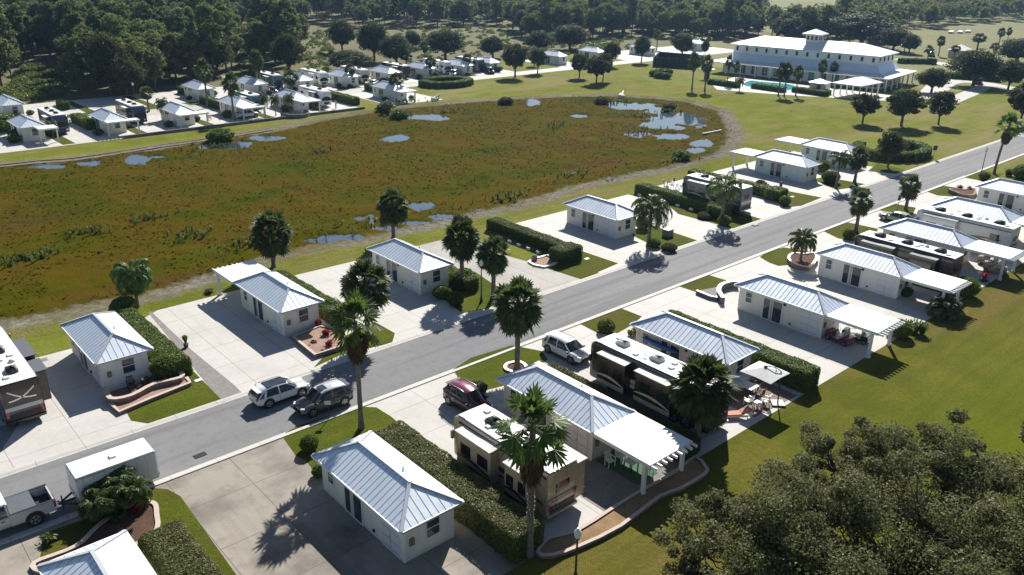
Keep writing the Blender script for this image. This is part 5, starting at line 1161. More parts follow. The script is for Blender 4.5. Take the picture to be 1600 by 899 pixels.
planter('curved grey stone seat wall sweeping to the cottage corner', [P(1129, 476), P(1122, 464), P(1126, 455), P(1140, 450), P(1153, 450)], .7, None, 'grey_block', 'white_paint', closed=False, k=4, w_=.35, name='stone_wall', cat='low wall')
planter('round red block planter holding the shaggy palm by the ivory cottage', [P(1231, 410), P(1238, 402), P(1255, 403), P(1272, 402), P(1274, 412), P(1262, 424), P(1240, 418)], .5, 'bark_mulch', 'retaining_block', 'white_paint', k=2)
planter('red block planter at the end of the cottage by the frame edge', [P(1482, 301), P(1492, 300), P(1505, 302), P(1522, 300), P(1520, 310), P(1503, 309), P(1492, 305)], .5, 'bark_mulch', 'retaining_block', 'retaining_block', k=2)
planter('pale kerbed bed of purple mulch around the bushy palm beside the trailer', [(4.9, 42.2), (4.5, 43.4), (6.6, 43.4), (8.3, 44.6), (10.2, 45.2), (11.2, 44.6), (11.0, 43.4), (10.2, 41.7), (7.5, 41.4)], .16, 'bark_mulch', 'bed_kerb', 'bed_kerb', k=4)
planter('small mulch circle with pale kerb at the corner of the cottage behind the pickup', [(4.7, 41.6), (4.2, 40.9), (4.6, 40.0), (6.3, 39.9), (7.0, 40.9), (6.2, 41.8)], .16, 'bark_mulch', 'bed_kerb', 'bed_kerb', k=4)
# pine straw bed behind the beige motorhome with its long kerb wall
bed = [P(840, 868), P(862, 872), P(905, 858), P(970, 826), P(1030, 780), P(1062, 768), P(1100, 745), P(1103, 735), P(1085, 718), P(1055, 742), P(1000, 772), P(955, 800), P(900, 835), P(858, 845)]
planter('long pine straw bed with pale kerb wall behind the beige motorhome', bed, .22, 'pine_straw', 'retaining_block', 'bed_kerb', k=2, w_=.16)
mb = MB(); mb.sheet([(31.4, 26.6), (39.2, 26.6), (39.2, 31), (38.1, 31), (34.4, 31), (34.4, 34.5), (31.4, 34.5)], .022); S('patio_paving', mb, 'grey_pavers')
mb = MB(); mb.sheet([(34.9, 27.0), (37.0, 27.0), (37.0, 30.6), (34.9, 30.6)], .028); S('patio_rug', mb, 'rug_green')
mb = MB(); mb.sheet([(47.8, 26.9), (53.1, 26.6), (53.2, 30.8), (47.8, 30.8)], .020); S('umbrella_patio', mb, 'brick_pavers')
mb = MB(); mb.sheet([(23.5, 26.7), (24.4, 26.7), (24.4, 40), (23.5, 40)], .019); mb.sheet([(19.5, 26.5), (24., 26.5), (24, 29.9), (19.5, 29.9)], .0195); S('side_paving', mb, 'concrete_stained')
# red leaved and other accent plants
random.seed(9)
for i, (a, b, l) in enumerate(((498, 512, 'crimson leaved plant by the palm beside the covered cottage, nearest the wall'), (513, 503, 'crimson leaved plant tallest of the bed below the hedge'), (510, 528, 'crimson leaved plant closest to the street in the stone bed'), (515, 545, 'dark crimson ground plant beside the tall fan palm'), (1513, 300, 'rusty red plant against the ivory cottage by the frame edge'))):
    x, y = P(a, b); clump_plant('red_plant', l, x, y, .55, .9, 'red_leaf', 90, .1)
for a, b, l, r, h, m_ in ((492, 540, 'tan grass clump in the stone bed', .4, .5, 'grey_shrub_leaf'), (484, 545, 'small pale succulent in the stone bed corner', .3, .35, 'grey_shrub_leaf'), (505, 553, 'green ground plant at the stone bed kerb', .4, .4, 'shrub_leaf'), (77, 848, 'low yellow green plant in the kerbed mulch bed', .6, .55, 'shrub_leaf'), (185, 815, 'spiky plant beside the bushy palm in purple mulch', .8, 1.0, 'palm_leaf_bright'), (215, 800, 'purple tinted grass clump in the mulch bed', .6, .6, 'red_leaf'), (1500, 296, 'small agave in the brick planter', .7, .7, 'shrub_leaf'), (1575, 275, 'young fan palm on the bed beyond the lamp', 1.2, 1.4, 'palm_leaf'), (1196, 298, 'young palm shrub beside the dark motorhome', .9, 1.5, 'shrub_leaf'), (744, 360, 'tussock on the lawn edge by the pond', .3, .3, 'grey_shrub_leaf'), (985, 525, 'yellow flowering plant beside the black motorhome nose', .5, .6, 'shrub_leaf'), (1067, 717, 'bushy shrub at the patio post by the tan cottage', .6, .9, 'shrub_leaf'), (328, 458, 'low brown plant in the small square bed', .8, .5, 'grey_shrub_leaf'), (1435, 522, 'palm like shrub with red stems by the golf cart cottage', 1.2, 1.6, 'shrub_leaf'), (1420, 515, 'dark shrub next to the red stemmed palm shrub', .9, 1.2, 'hedge_leaf')):
    x, y = P(a, b); clump_plant('garden_plant', l, x, y, r, h, m_, 110, .05)
x, y = P(745, 612); bush('dark low shrub in the shaded corner before the tan cottage', x, y, .8, .7, mat='grey_shrub_leaf', dens=200)
pot_plant('tall potted topiary standing at the edge of the paver strip', *P(291, 543), .22, .9, 'hedge_leaf', 'wicker')
pot_plant('pot of orange flowers at the corner of the far golf cart patio', *P(1537, 440), .5, .9, 'red_leaf', 'paint_navy')
pot_plant('yellow leaved potted plant by the black motorhome', *P(992, 527), .25, .6, 'shrub_leaf')
for i, (a, b, l) in enumerate(((835, 408, 'large grey rock on the pink gravel wedge'), (884, 398, 'small garden gnome stone beside the hedge end'))):
    x, y = P(a, b); mb = MB(); mb.ball((0, 0, .25), .34, 0, 8, 6, 1.15); mb.ball((.12, .1, .12), .22, 0, 7, 5); tag(mb.build('garden_rock', 'grey_gravel', loc=(x, y, .1)), l, 'rock')
# hedge foot lights
for hx, hy0, hy1, nm in ((58.75, 61, 69, 'isolated hedge'), (85.9, 60, 71, 'hedge beside the dark motorhome')):
    for i in range(6):
        y = hy0+(hy1-hy0)*i/5; mb = MB(); mb.bev(-.12, .12, -.28, .28, 0, .26, .04); tag(mb.build('concrete_block', 'plastic_white', loc=(hx+.9, y, .02)), 'white block at the foot of the '+nm, 'block', 'white blocks along the foot of the '+nm)
# lamps, signs, boxes
street_lamp('lamp post with white globe between the two fan palms', *P(752, 472), h=4.0)
street_lamp('lamp post with white globe beside the tall slim palm near the frame edge', *P(1533, 272), h=3.9)
street_lamp('lamp post at the bottom edge behind the pine straw bed', 25.9, 23.6, h=3.1)
x, y = P(213, 170); street_lamp('far lamp post with white globe beside the far blue motorhome', x, y, h=5.)
def sign(label, px, py, h, rz, w_=.45, hh=.3, colr='white_trim', text=False):
    x, y = P(px, py); t = thing('street_sign', label, 'sign', (x, y, 0), rz); mb = MB(); mb.tube([(0, 0, 0), (0, 0, h)], .03, 6); mb.build('post', 'post_green', t)
    mb = MB(); mb.bev(-w_/2, w_/2, -.05, -.03, h-hh, h, .01); mb.build('panel', colr, t)
sign('small plot sign on a dark post beside the dark grey crossover', 514, 655, 1.5, R(-40))
sign('tall dark sign post behind the olive car', 1401, 333, 2.4, R(-70), .35, .7, 'post_green')
sign('sign post with dark panel on the lawn by the street', 1458, 248, 2.2, R(-40), .7, .8, 'post_green')
sign('thin marker post on the lawn beside the dark sign', 1447, 250, 1.6, R(-40), .2, .5, 'post_green')
x, y = P(1043, 369); mb = MB(); mb.bev(-.55, .55, -.45, .45, 0, .75, .06); mb.bev(-.6, .6, -.5, .5, .751, .85, .04); tag(mb.build('utility_box', 'utility_green', loc=(x, y, .02)), 'grey green utility box on the grass by the queen palm', 'utility box')
x, y = P(1219, 298); mb = MB(); mb.tube([(0, 0, 0), (0, 0, .4), (0, 0, .9), (0, 0, 1.15), (0, 0, 1.3)], [.2, .16, .24, .12, .14], 10); tag(mb.build('lawn_statue', 'pink_gravel', loc=(x, y, .02)), 'small pinkish statue at the grass corner near the dark motorhome', 'statue')
for a, b in ((312, 712),): x, y = P(a, b); mb = MB(); mb.bx(-.4, .4, -.25, .25, 0, .012); [mb.bx(-.36+i*.12, -.30+i*.12, -.22, .22, .0121, .03) for i in range(7)]; tag(mb.build('drain_grate', 'dark_metal', loc=(x, y, .009)), 'dark drain grate in the street near the trailer', 'drain')
x, y = P(1180, 352); mb = MB(); mb.bx(-.5, .5, -.3, .3, 0, .012); [mb.bx(-.46+i*.12, -.40+i*.12, -.27, .27, .0121, .03) for i in range(8)]; tag(mb.build('drain_grate', 'dark_metal', loc=(x, y, .075)), 'dark drain grate at the kerb by the dark motorhome driveway', 'drain')
for a, b, l in ((310, 595, 'pale valve cover on the grass below the shaggy hedge'), (917, 405, 'pale valve cover on the grass by the gravel wedge'), (1238, 308, 'pale valve cover on the grass by the pale green cottage')):
    x, y = P(a, b); mb = MB(); mb.bev(-.28, .28, -.2, .2, 0, .04, .01); tag(mb.build('valve_cover', 'white_paint', loc=(x, y, .022)), l, 'cover')

# ------------------------------------------------------------------ patio furniture
chair('black armchair on the brick terrace, beside the window', 15.0, 59.8, R(-95), 'black_plastic', 'terrace_chair', z=.03)
chair('black armchair at the far corner of the brick terrace', 17.1, 59.8, R(-85), 'black_plastic', 'terrace_chair', z=.03)
table('small black table between the two terrace armchairs', 16.05, 59.9, 0, .55, .5, .5, 'black_plastic', 'side_table', z=.03)
t = thing('cantilever_umbrella', 'square white cantilever umbrella over the patio by the tall hedge', 'umbrella', (50.8, 26.9, .02), R(135))
mb = MB(); mb.bev(-.5, .5, -.5, .5, 0, .12, .03); mb.build('base', 'dark_metal', t); mb = MB(); mb.tube([(0, 0, .1), (.05, 0, 1.4), (.1, 0, 2.75)], .05, 8); mb.build('pole', 'dark_metal', t)
mb = MB(); ux, uy = -.2, -1.35   # canopy centre, over the table
ca = math.cos(-R(135)); sa = math.sin(-R(135)); W2 = lambda X_, Y_: (ca*(X_-50.8)-sa*(Y_-26.9), sa*(X_-50.8)+ca*(Y_-26.9))
cc = W2(50.1, 27.9); cor = [W2(51.4, 29.2), W2(48.8, 29.2), W2(48.8, 26.6), W2(51.4, 26.6)]
v = [(*cc, 2.95)]+[(*c, 2.5) for c in cor]+[((cor[i][0]+cor[(i+1) % 4][0])/2*.985+cc[0]*.015, (cor[i][1]+cor[(i+1) % 4][1])/2*.985+cc[1]*.015, 2.55) for i in range(4)]
f = []
for i in range(4): f += [(0, 1+i, 5+i), (0, 5+i, 1+(i+1) % 4)]
mb.add(v, f); v2 = [(a, b, c-.03) for a, b, c in v]; mb.add(v2, [tuple(reversed(q)) for q in f]); cn = mb.build('canopy', 'umbrella_cloth', t)
mb = MB(); mb.ball((cc[0], cc[1], 2.97), .14, 0, 8, 5, .6); mb.build('canopy_cap', 'dark_metal', cn)
mb = MB()
for i in range(4): mb.bar((*cc, 2.90), (*cor[i], 2.46), .03, .02)
mb.build('ribs', 'dark_metal', cn); mb = MB(); mb.tube([(.1, 0, 2.75), (.4*cc[0]+.05, .4*cc[1], 3.0), (cc[0], cc[1], 3.02)], .035, 6); mb.bar((.08, 0, 1.9), (cc[0]*.45, cc[1]*.45, 2.96), .05, .04); mb.build('arm', 'dark_metal', t)
table('rectangular white glass patio table under the umbrella', 50.4, 29.6, R(0), 1.1, 1.9, .74, 'plastic_white', z=.02)
for i, (a, b, rz, l) in enumerate(((51.4, 29.9, math.pi, 'dark wicker chair on the hedge side of the patio table'), (51.4, 29.1, math.pi, 'dark wicker chair on the hedge side nearest the umbrella pole'), (49.4, 29.6, 0, 'dark wicker chair between the table and the storage box'), (50.4, 28.2, Hp, 'dark wicker chair at the lawn end of the patio table'))): chair(l, a, b, rz, 'wicker', 'patio_chair', z=.02)
chair('white garden chair by the umbrella base, nearer the lounger', 48.9, 28.2, R(80), 'plastic_white', z=.02); chair('white garden chair by the umbrella base, nearer the lawn', 49.9, 27.4, R(100), 'plastic_white', z=.02)
table('small white side table among the garden chairs', 49.2, 27.6, 0, .5, .5, .45, 'plastic_white', 'side_table', 'plastic_white', z=.02)
t = thing('lounge_chair', 'coral cushioned lounge chair lying in the sun on the concrete', 'lounge chair', (46.8, 27.8, .02), R(-35))
mb = MB(); mb.bev(-.95, .35, -.32, .32, .30, .38, .03); mb.bar((.33, 0, .34), (.95, 0, .62), .64, .08); mb.build('cushion', 'lounge_cloth', t)
mb = MB(); mb.bx(-.97, .97, -.35, -.31, .22, .29); mb.bx(-.97, .97, .31, .35, .22, .29); mb.build('frame', 'plastic_white', t)
for xx in (-.8, .7):
    for s in (-1, 1): mb = MB(); mb.bx(xx-.03, xx+.03, s*.33-.02, s*.33+.02, 0, .22); mb.build('leg', 'plastic_white', t)
t = thing('storage_box', 'white storage box against the end wall of the tan cottage', 'storage box', (51.3, 30.3, .02)); mb = MB(); mb.bev(-.75, .75, -.4, .3, 0, .75, .03); mb.build('body', 'plastic_white', t); mb = MB(); mb.bev(-.78, .78, -.43, .3, .751, .83, .03); mb.build('lid', 'rv_roof_white', t)
t = thing('canoe', 'blue canoe fixed on the wall of the tan cottage', 'canoe', (49.25, 37.0, 1.5), Hp)
mb = MB(); loft(mb, [(-1.9, .05, .1, .02, .02), (-1.5, -.08, .2, .12, .16), (-.7, -.12, .25, .2, .27), (.7, -.12, .25, .2, .27), (1.5, -.08, .2, .12, .16), (1.9, .05, .1, .02, .02)], 0, True, lambda z0, z1, hb, ht: [(0, z0), (hb, z0+.05), (ht, z1), (0, z1-.04)]); mb.build('hull', 'blue_cover', t); mb = MB(); mb.bx(-1.2, 1.2, -.22, -.17, -.2, -.12); mb.build('bracket', 'dark_metal', t)
chair('white rocking chair on the green rug under the white patio cover', 35.2, 29.6, R(-100), 'plastic_white', z=.03); chair('white armchair beside the rocking chair under the cover', 36.1, 29.5, R(-80), 'plastic_white', z=.03)
chair('white curled metal chair at the open edge of the white patio cover', 36.5, 27.4, R(100), 'plastic_white', z=.03)
table('round edged white bistro table under the patio cover', 35.9, 28.4, 0, .8, .8, .7, 'plastic_white', 'bistro_table', z=.03)
t = thing('barbecue_grill', 'grill with pale cover and red gas bottle behind the beige motorhome', 'grill', (32.1, 29.6, .02), R(10)); mb = MB(); mb.bev(-.35, .35, -.25, .25, .35, .95, .06); mb.build('hood', 'plastic_white', t); mb = MB(); [mb.bx(x-.03, x+.03, y-.03, y+.03, 0, .35) for x in (-.3, .3) for y in (-.2, .2)]; mb.build('legs', 'dark_metal', t); mb = MB(); mb.tube([(-.5, 0, 0), (-.5, 0, .05), (-.5, 0, .42), (-.5, 0, .5)], [.1, .15, .15, .06], 10); mb.build('gas_bottle', 'paint_red', t)
for i, (a, b) in enumerate(((1044, 300), (1056, 296), (1050, 288), (1064, 300), (1040, 291), (1072, 292))): x, y = P(a, b); chair('white and black chair of the cluster behind the dark motorhome', x, y, i*1.3, 'plastic_white' if i % 2 else 'black_plastic', 'patio_chair', 'chairs clustered behind the dark motorhome')
for a, b, l, m_ in ((60, 208, 'purple chair on the far patio, nearest the meadow end', 'paint_maroon'), (292, 190, 'red chair on the far terrace next to its post', 'paint_red'), (297, 191, 'red chair on the far terrace nearer the marsh', 'paint_red'), (328, 188, 'brown chair at the far terrace corner', 'brick_red'), (470, 178, 'white far deck chair on the block terrace', 'plastic_white')):
    x, y = P(a, b); chair(l, x, y, -Hp, m_, 'patio_chair', z=.02)
x, y = P(472, 183); planter('grey block wall of the far terrace beside the white and blue motorhome', [(x-3, y+3), (x-2.8, y), (x-.5, y-1.6), (x+1.6, y), (x+2, y+2.6)], .8, None, 'grey_block', 'grey_block', closed=False, k=3, name='terrace_wall', cat='low wall')
mb = MB(); strip_pts = [(44, 151.6), (62, 151.5), (78, 151.7), (92.8, 151.6)]; wall_path(mb, [(x-68, y-151.6) for x, y in strip_pts], .45, .3); tag(mb.build('retaining_wall', ['grey_block', 'grey_block'], loc=(68, 151.6, 0)), 'low grey retaining wall along the far pondside plots', 'low wall')
# person on the far terrace
def person(label, x, y, z, top, bottom):
    t = thing('person', label, 'person', (x, y, z)); me = MB()
    me.tube([(0, .09, 0), (0, .09, .08), (0, .09, .45), (0, .08, .85), (0, .05, .95)], [.05, .05, .06, .085, .1], 8); me.tube([(0, -.09, 0), (0, -.09, .08), (0, -.09, .45), (0, -.08, .85), (0, -.05, .95)], [.05, .05, .06, .085, .1], 8)
    me.tube([(0, 0, .85), (0, 0, 1.05), (0, 0, 1.3), (0, 0, 1.45), (0, 0, 1.52)], [.16, .15, .19, .15, .05], 10); me.tube([(0, .2, 1.42), (.02, .25, 1.15), (.1, .24, .9)], [.055, .045, .035], 6); me.tube([(0, -.2, 1.42), (.02, -.25, 1.15), (.1, -.24, .9)], [.055, .045, .035], 6); me.tube([(0, 0, 1.5), (0, 0, 1.58)], .05, 6); me.ball((.01, 0, 1.67), .11, 0, 10, 8, 1.15)
    M('skin', (.45, .28, .2), .6); me.build('body', 'skin', t)
    mb = MB(); mb.tube([(0, 0, .88), (0, 0, 1.05), (0, 0, 1.3), (0, 0, 1.46)], [.18, .17, .205, .15], 10); mb.build('shirt', top, t)
    mb = MB(); [mb.tube([(0, s*.09, .12), (0, s*.09, .5), (0, s*.07, .92)], [.07, .08, .12], 8) for s in (-1, 1)]; mb.build('trousers', bottom, t); mb = MB(); mb.ball((-.02, 0, 1.71), .115, 0, 10, 6, .95); mb.build('hair', 'paint_brown', t)
x, y = P(525, 170); person('person in a white shirt and dark trousers standing by the far white and blue motorhome', x, y, .02, 'plastic_white', 'black_plastic')
# ------------------------------------------------------------------ palms near the street
def palm_top(px, py, top):
    x, y = P(px, py); z = 0.
    for k in range(240):
        z = k*.1
        if TOPIX(x, y, z)[1] <= top: break
    return x, y, z
def sab(label, px, py, top, cr=1.9, seed=1, **k):
    if k.get('nf') == 120: k['fr'] = cr*.44
    x, y, h = palm_top(px, py, top); t = fan_palm(max(1.2, h-cr*.85), cr, seed, label, **k); t.location = (x, y, 0); t['group'] = 'palms along the street'; return t
SB = dict(nf=120, low=-66, wd=.15)
sab('big globe crowned palm in its kerbed mulch ring by the tan cottage roof', 808, 577, 445, 2.15, 1, **SB)
sab('wide dark fan palm in front of the black motorhome rear', 1088, 690, 566, 2.25, 2, **SB)
sab('bushy brown tinged fan palm behind the tall green one, on the clean driveway', 575, 530, 414, 2.15, 3, mats=('palm_leaf', 'palm_leaf_dead', 'palm_bark'), skirt=26, **SB)
sab('wide fan palm at the marsh edge behind the covered cottage', 428, 420, 337, 2.25, 4, skirt=16, **SB)
sab('fan palm standing at the marsh edge behind the cream cottage', 615, 375, 300, 2.0, 5, **SB)
sab('fan palm beside the hedge with a bare pale trunk, left of the lamp post', 722, 452, 346, 1.95, 6, **SB)
sab('fan palm right of the lamp post on the grass plot', 771, 465, 374, 1.75, 7, skirt=16, **SB)
sab('slim fan palm on the near plot before the black and brown motorhomes', 1337, 362, 300, 1.5, 8, nf=44)
sab('short fan palm before the olive car, nearest the street', 1415, 328, 275, 1.6, 9, nf=44)
sab('rounded dense palm at the edge of the bend driveway', 1335, 286, 232, 1.6, 10, nf=54, skirt=14)
sab('tall bright green fan palm with shaggy skirt in the grass plot before the grey crossover', 565, 669, 466, 1.95, 11, mats=('palm_leaf_bright', 'palm_leaf_dead', 'palm_bark'), skirt=60, tr=.15, boots=False, nf=28, fr=1.0, name='fan_palm', low=-40, wd=.11, sk=1.5)
sab('tall fan palm with lights wound round its trunk behind the beige motorhome', 827, 868, 622, 2.05, 12, mats=('palm_leaf_bright', 'palm_leaf_dead', 'palm_bark'), skirt=70, tr=.17, boots=False, nf=28, fr=1.05, name='fan_palm', low=-40, wd=.11, sk=1.9)
sab('tall slim palm with dead skirt leaning beside the far street lamp', 1553, 272, 180, 1.9, 13, mats=('palm_leaf_bright', 'palm_leaf_dead', 'palm_bark'), skirt=50, tr=.16, boots=False, nf=30, fr=1.0, lean=(.5, -.4), name='fan_palm', low=-30, wd=.12, sk=1.3)
def qp(label, px, py, top, L_, seed, **k):
    x, y, h = palm_top(px, py, top); t = feather_palm(max(.6, h-L_*.66), L_, seed, label, **k); t.location = (x, y, 0); t['group'] = 'feather palms along the street'; return t
qp('drooping feather palm at the marsh end of the shaggy hedge', 216, 482, 402, 2.6, 21, nf=26, droop=1.3, ll=.6, hang=.8, mats=('palm_leaf_bright', 'palm_bark'), lo=-50)
qp('feather palm with lit fronds beside the free standing cottage', 1013, 385, 300, 3.2, 22, nf=24, droop=1.2, ll=.75, hang=.8, tr=.2)
qp('feather palm with arching yellowed fronds in front of the dark motorhome', 1127, 350, 266, 3.4, 23, nf=18, droop=1.35, ll=.7, hang=.7, tr=.2)
qp('short shaggy feather palm in the round brick planter', 1250, 412, 358, 2.0, 24, nf=24, ll=.5, hang=.6)
qp('slender feather palm with a yellow frond before the pale cottages', 1306, 293, 234, 2.1, 25, nf=16, ll=.5, hang=.6)
# multi stemmed bushy palm beside the trailer
random.seed(31); x, y = P(186, 800); t = thing('bushy_palm', 'multi stemmed bushy palm in purple mulch beside the trailer', 'palm tree', (x, y, 0)); mb = MB(); mt = MB()
for i in range(6):
    a = i*1.05; bx_, by_ = .5*math.cos(a), .5*math.sin(a); ex, ey = 1.1*math.cos(a), 1.1*math.sin(a); hh_ = rnd(.9, 1.7); mt.tube([(bx_*.3, by_*.3, 0), (bx_, by_, hh_*.5), (ex, ey, hh_)], [.13, .11, .09], 8)
    for j in range(15): feather_frond(mb, (ex, ey, hh_), j*2.39996+i, R(rnd(5, 75)), rnd(1.0, 1.5), 0, 17, 1.1, .42, .25)
mt.build('trunk', 'palm_bark', t); mb.build('crown', 'palm_leaf_bright', t)
x, y = P(1475, 494); t = feather_palm(.8, 2.1, 33, 'low spreading feather palm at the corner of the ivory cottage driveway', nf=30, ll=.5, hang=.3, mats=('palm_leaf', 'palm_bark'), lo=-5, name='bushy_palm'); t.location = (x, y, 0)
# string of lights round the trunk
x, y = P(827, 868); mb = MB(); pts = [(.21*math.cos(k*.5), .21*math.sin(k*.5), 2.7+k*.026) for k in range(60)]; mb.tube(pts, .012, 4); 
for k in range(0, 60, 4): mb.ball(tuple(c*1.06 if i < 2 else c for i, c in enumerate(pts[k])), .035, 1, 6, 4)
tag(mb.build('light_string', ['black_plastic', 'globe_white'], loc=(x, y, 0)), 'string of white bulbs wound round the tall palm trunk', 'string lights')

# ------------------------------------------------------------------ trees
def size_px(px, py, top, wpx):
    x, y = P(px, py); z = 0
    for k in range(300):
        z = k*.1
        if TOPIX(x, y, z)[1] <= top: break
    dep = x*CF[0]+y*CF[1]-H*CF[2]; return x, y, max(z, 1.5), wpx*dep/F_
protos = [broad_tree(100+i, 7., 5.8, 6500, .20, 1.9, 'oak_leaf', 'oak_tree', 'x') for i in range(3)]
def lawn_oak(i, label, px, py, top, wpx, kind='oak_tree'):
    x, y, h, wd = size_px(px, py, top, wpx); return place(protos[i % 3], (x, y, 0), i*1.7, (wd/5.8, wd/5.8, h/7.), label, 'round oaks on the lawns')
OAKS = [('round oak beside the big far white driveway, first of the row', 805, 121, 70, 46), ('small round oak second in the far street row', 840, 115, 76, 32), ('rounded oak with a neat shade disc on the lawn', 905, 122, 84, 34), ('round oak paired with its twin by the marsh lawn, fuller one', 932, 131, 89, 38), ('twin oak just behind the fuller one', 942, 127, 84, 30), ('round oak nearest the far street corner', 955, 104, 66, 30), ('tall neat oak left of the tennis court', 1002, 98, 58, 30), ('broad oak behind the tennis court', 1065, 92, 52, 42), ('slender dark oak between the court and the clubhouse', 1101, 88, 64, 14), ('spreading oak before the clubhouse gazebo, nearest the shrubs', 1347, 193, 147, 48), ('widest oak of the three before the clubhouse', 1408, 197, 139, 64), ('neat oak third before the clubhouse, nearest the street', 1466, 195, 142, 46), ('oak cut by the frame edge beside the street', 1593, 195, 131, 56), ('round dark tree inside the curved hedge', 1387, 262, 206, 44)]
for i, a in enumerate(OAKS): lawn_oak(i, *a)
big = [broad_tree(120+i, 9., 10., 9000, .28, 2.0, 'oak_leaf', 'oak_tree', 'x', clumps=24, tr=.3) for i in range(2)]
def big_oak(i, label, px, py, top, wpx):
    x, y, h, wd = size_px(px, py, top, wpx); return place(big[i % 2], (x, y, 0), i*2.1, (wd/10., wd/10., h/9.), label, 'large spreading trees')
for i, a in enumerate([('big double oak beyond the clubhouse parking', 1520, 134, 80, 80), ('brownish round tree at the clubhouse corner', 1455, 145, 108, 54), ('large oak at the frame edge behind the parking hedge', 1588, 100, 62, 70), ('oak cluster by the white roofed shed', 1575, 140, 95, 50), ('large dark round tree alone in the meadow behind the cottages', 696, 93, 48, 66), ('second round tree alone in the meadow', 770, 91, 58, 46), ('wide pair of trees behind the far street row', 890, 78, 40, 64), ('rounded tree in the meadow behind the round oaks', 842, 82, 50, 50), ('low broad thicket tree behind the white motorhomes', 545, 112, 80, 72), ('round tree left in the meadow thicket', 535, 82, 32, 46), ('tall full tree centre of the meadow thicket', 585, 96, 36, 56), ('broad tree at the edge of the meadow thicket', 620, 103, 56, 60), ('oak behind the meadow thicket', 645, 78, 50, 30), ('tree leaning over the woodside plots by the twin pines', 452, 118, 54, 52), ('dark round tree at the wood edge by the open driveway', 175, 150, 55, 70), ('dense round tree over the woodside motorhome plot', 200, 153, 90, 60), ('wide dark tree at the wood edge behind the slender palm', 340, 118, 50, 60), ('tree behind the clubhouse tower', 1345, 72, 22, 110), ('tree at the clubhouse rear lawn', 1395, 80, 45, 60), ('tree beside the club rear lawn, small', 1420, 84, 55, 34), ('brown tinged tree over the clubhouse roof end', 1235, 66, 30, 50)]): big_oak(i, *a)
# farther palms
fp = [fan_palm(6., 1.9, 51, 'x', nf=40, boots=False, name='fan_palm', skirt=10), fan_palm(6., 1.9, 52, 'x', nf=40, boots=False, name='fan_palm', skirt=16, low=-30)]
def far_palm(i, label, px, py, top, wpx=24):
    x, y, h, wd = size_px(px, py, top, wpx); k = wd/4.1; return place(fp[i % 2], (x, y, 0), i*1.3, (k, k, h/7.6), label, 'palms in the distance')
for i, a in enumerate([('very tall slender palm at the wood edge, crown against the trees', 325, 168, 94, 30), ('slender palm standing before the dark cottage hedge', 366, 188, 116, 30), ('twin stemmed tall palm behind the pink truck, first stem', 404, 145, 80, 24), ('twin stemmed tall palm behind the pink truck, second stem', 408, 146, 82, 18), ('tall palm beside the white pondside roof, dense crown', 457, 158, 112, 28), ('palm in the sandy bed by the grey street', 549, 135, 101, 20), ('palm with drooping crown before the last pondside cottage', 619, 155, 116, 30), ('palm behind the ring hedge', 673, 122, 90, 20), ('palm by the woodside street, near the ring hedge', 730, 115, 86, 20), ('palm with blurred crown behind the far white motorhome', 664, 100, 66, 18), ('leafy palm between the woodside cottages', 635, 104, 85, 26), ('palm beside the tennis court and white driveway', 1026, 78, 49, 16), ('palm beside the far court cottage', 1107, 72, 58, 14), ('clubhouse lawn palm with tall bare trunk, nearest the court', 1081, 140, 84, 22), ('clubhouse lawn palm beside its small white sign', 1101, 142, 88, 22), ('poolside palm at the clubhouse corner', 1136, 132, 88, 14), ('second poolside palm at the clubhouse corner', 1148, 132, 97, 12), ('tallest palm of the lawn trio before the pool, first', 1216, 150, 99, 20), ('palm of the lawn trio before the pool, middle', 1225, 151, 100, 20), ('palm of the lawn trio before the pool, last', 1243, 150, 104, 18), ('palm beside the gazebo roof', 1281, 135, 95, 18), ('palm beside the gazebo roof, second', 1299, 133, 98, 15), ('tall palm behind the parking lane', 1466, 88, 58, 16), ('palm by the white roofed shed', 1490, 92, 72, 18), ('rounded date palm on the pasture side', 1526, 80, 54, 26), ('palm pair on the pasture, left one', 1560, 72, 45, 14), ('palm pair on the pasture, right one', 1573, 68, 44, 10), ('palm over the parking lane by the oaks', 1448, 98, 72, 16), ('palm by the round clubhouse corner', 1412, 85, 66, 14), ('small palm near the pasture road', 1552, 92, 68, 20), ('palm in front of the far lamp post', 233, 175, 138, 26)]): far_palm(i, *a)
q = feather_palm(3.2, 2.4, 61, 'x', nf=22, hang=.7, ll=.6, pairs=16)
for i, (l, a, b, c, wp) in enumerate([('feather palm beside the white cottage roof terrace', 256, 188, 156, 26), ('feather palm of the row before the far pale motorhome, first', 415, 182, 148, 20), ('feather palm of the row before the far pale motorhome, middle', 431, 181, 150, 20), ('yellow green feather palm at the end of the row by the white patio roof', 453, 179, 148, 22), ('low feather palm at the marsh bank below the last pondside cottage', 608, 178, 159, 30), ('pale green feather palm behind the round oaks', 835, 103, 76, 24), ('small palm like shrub before the pool', 1155, 143, 122, 20), ('palm seen before the far blue motorhome', 84, 216, 190, 22)]):
    x, y, h, wd = size_px(a, b, c, wp); k = wd/4.6; place(q, (x, y, 0), i*1.9, (k, k, h/4.2), l, 'feather palms in the distance')

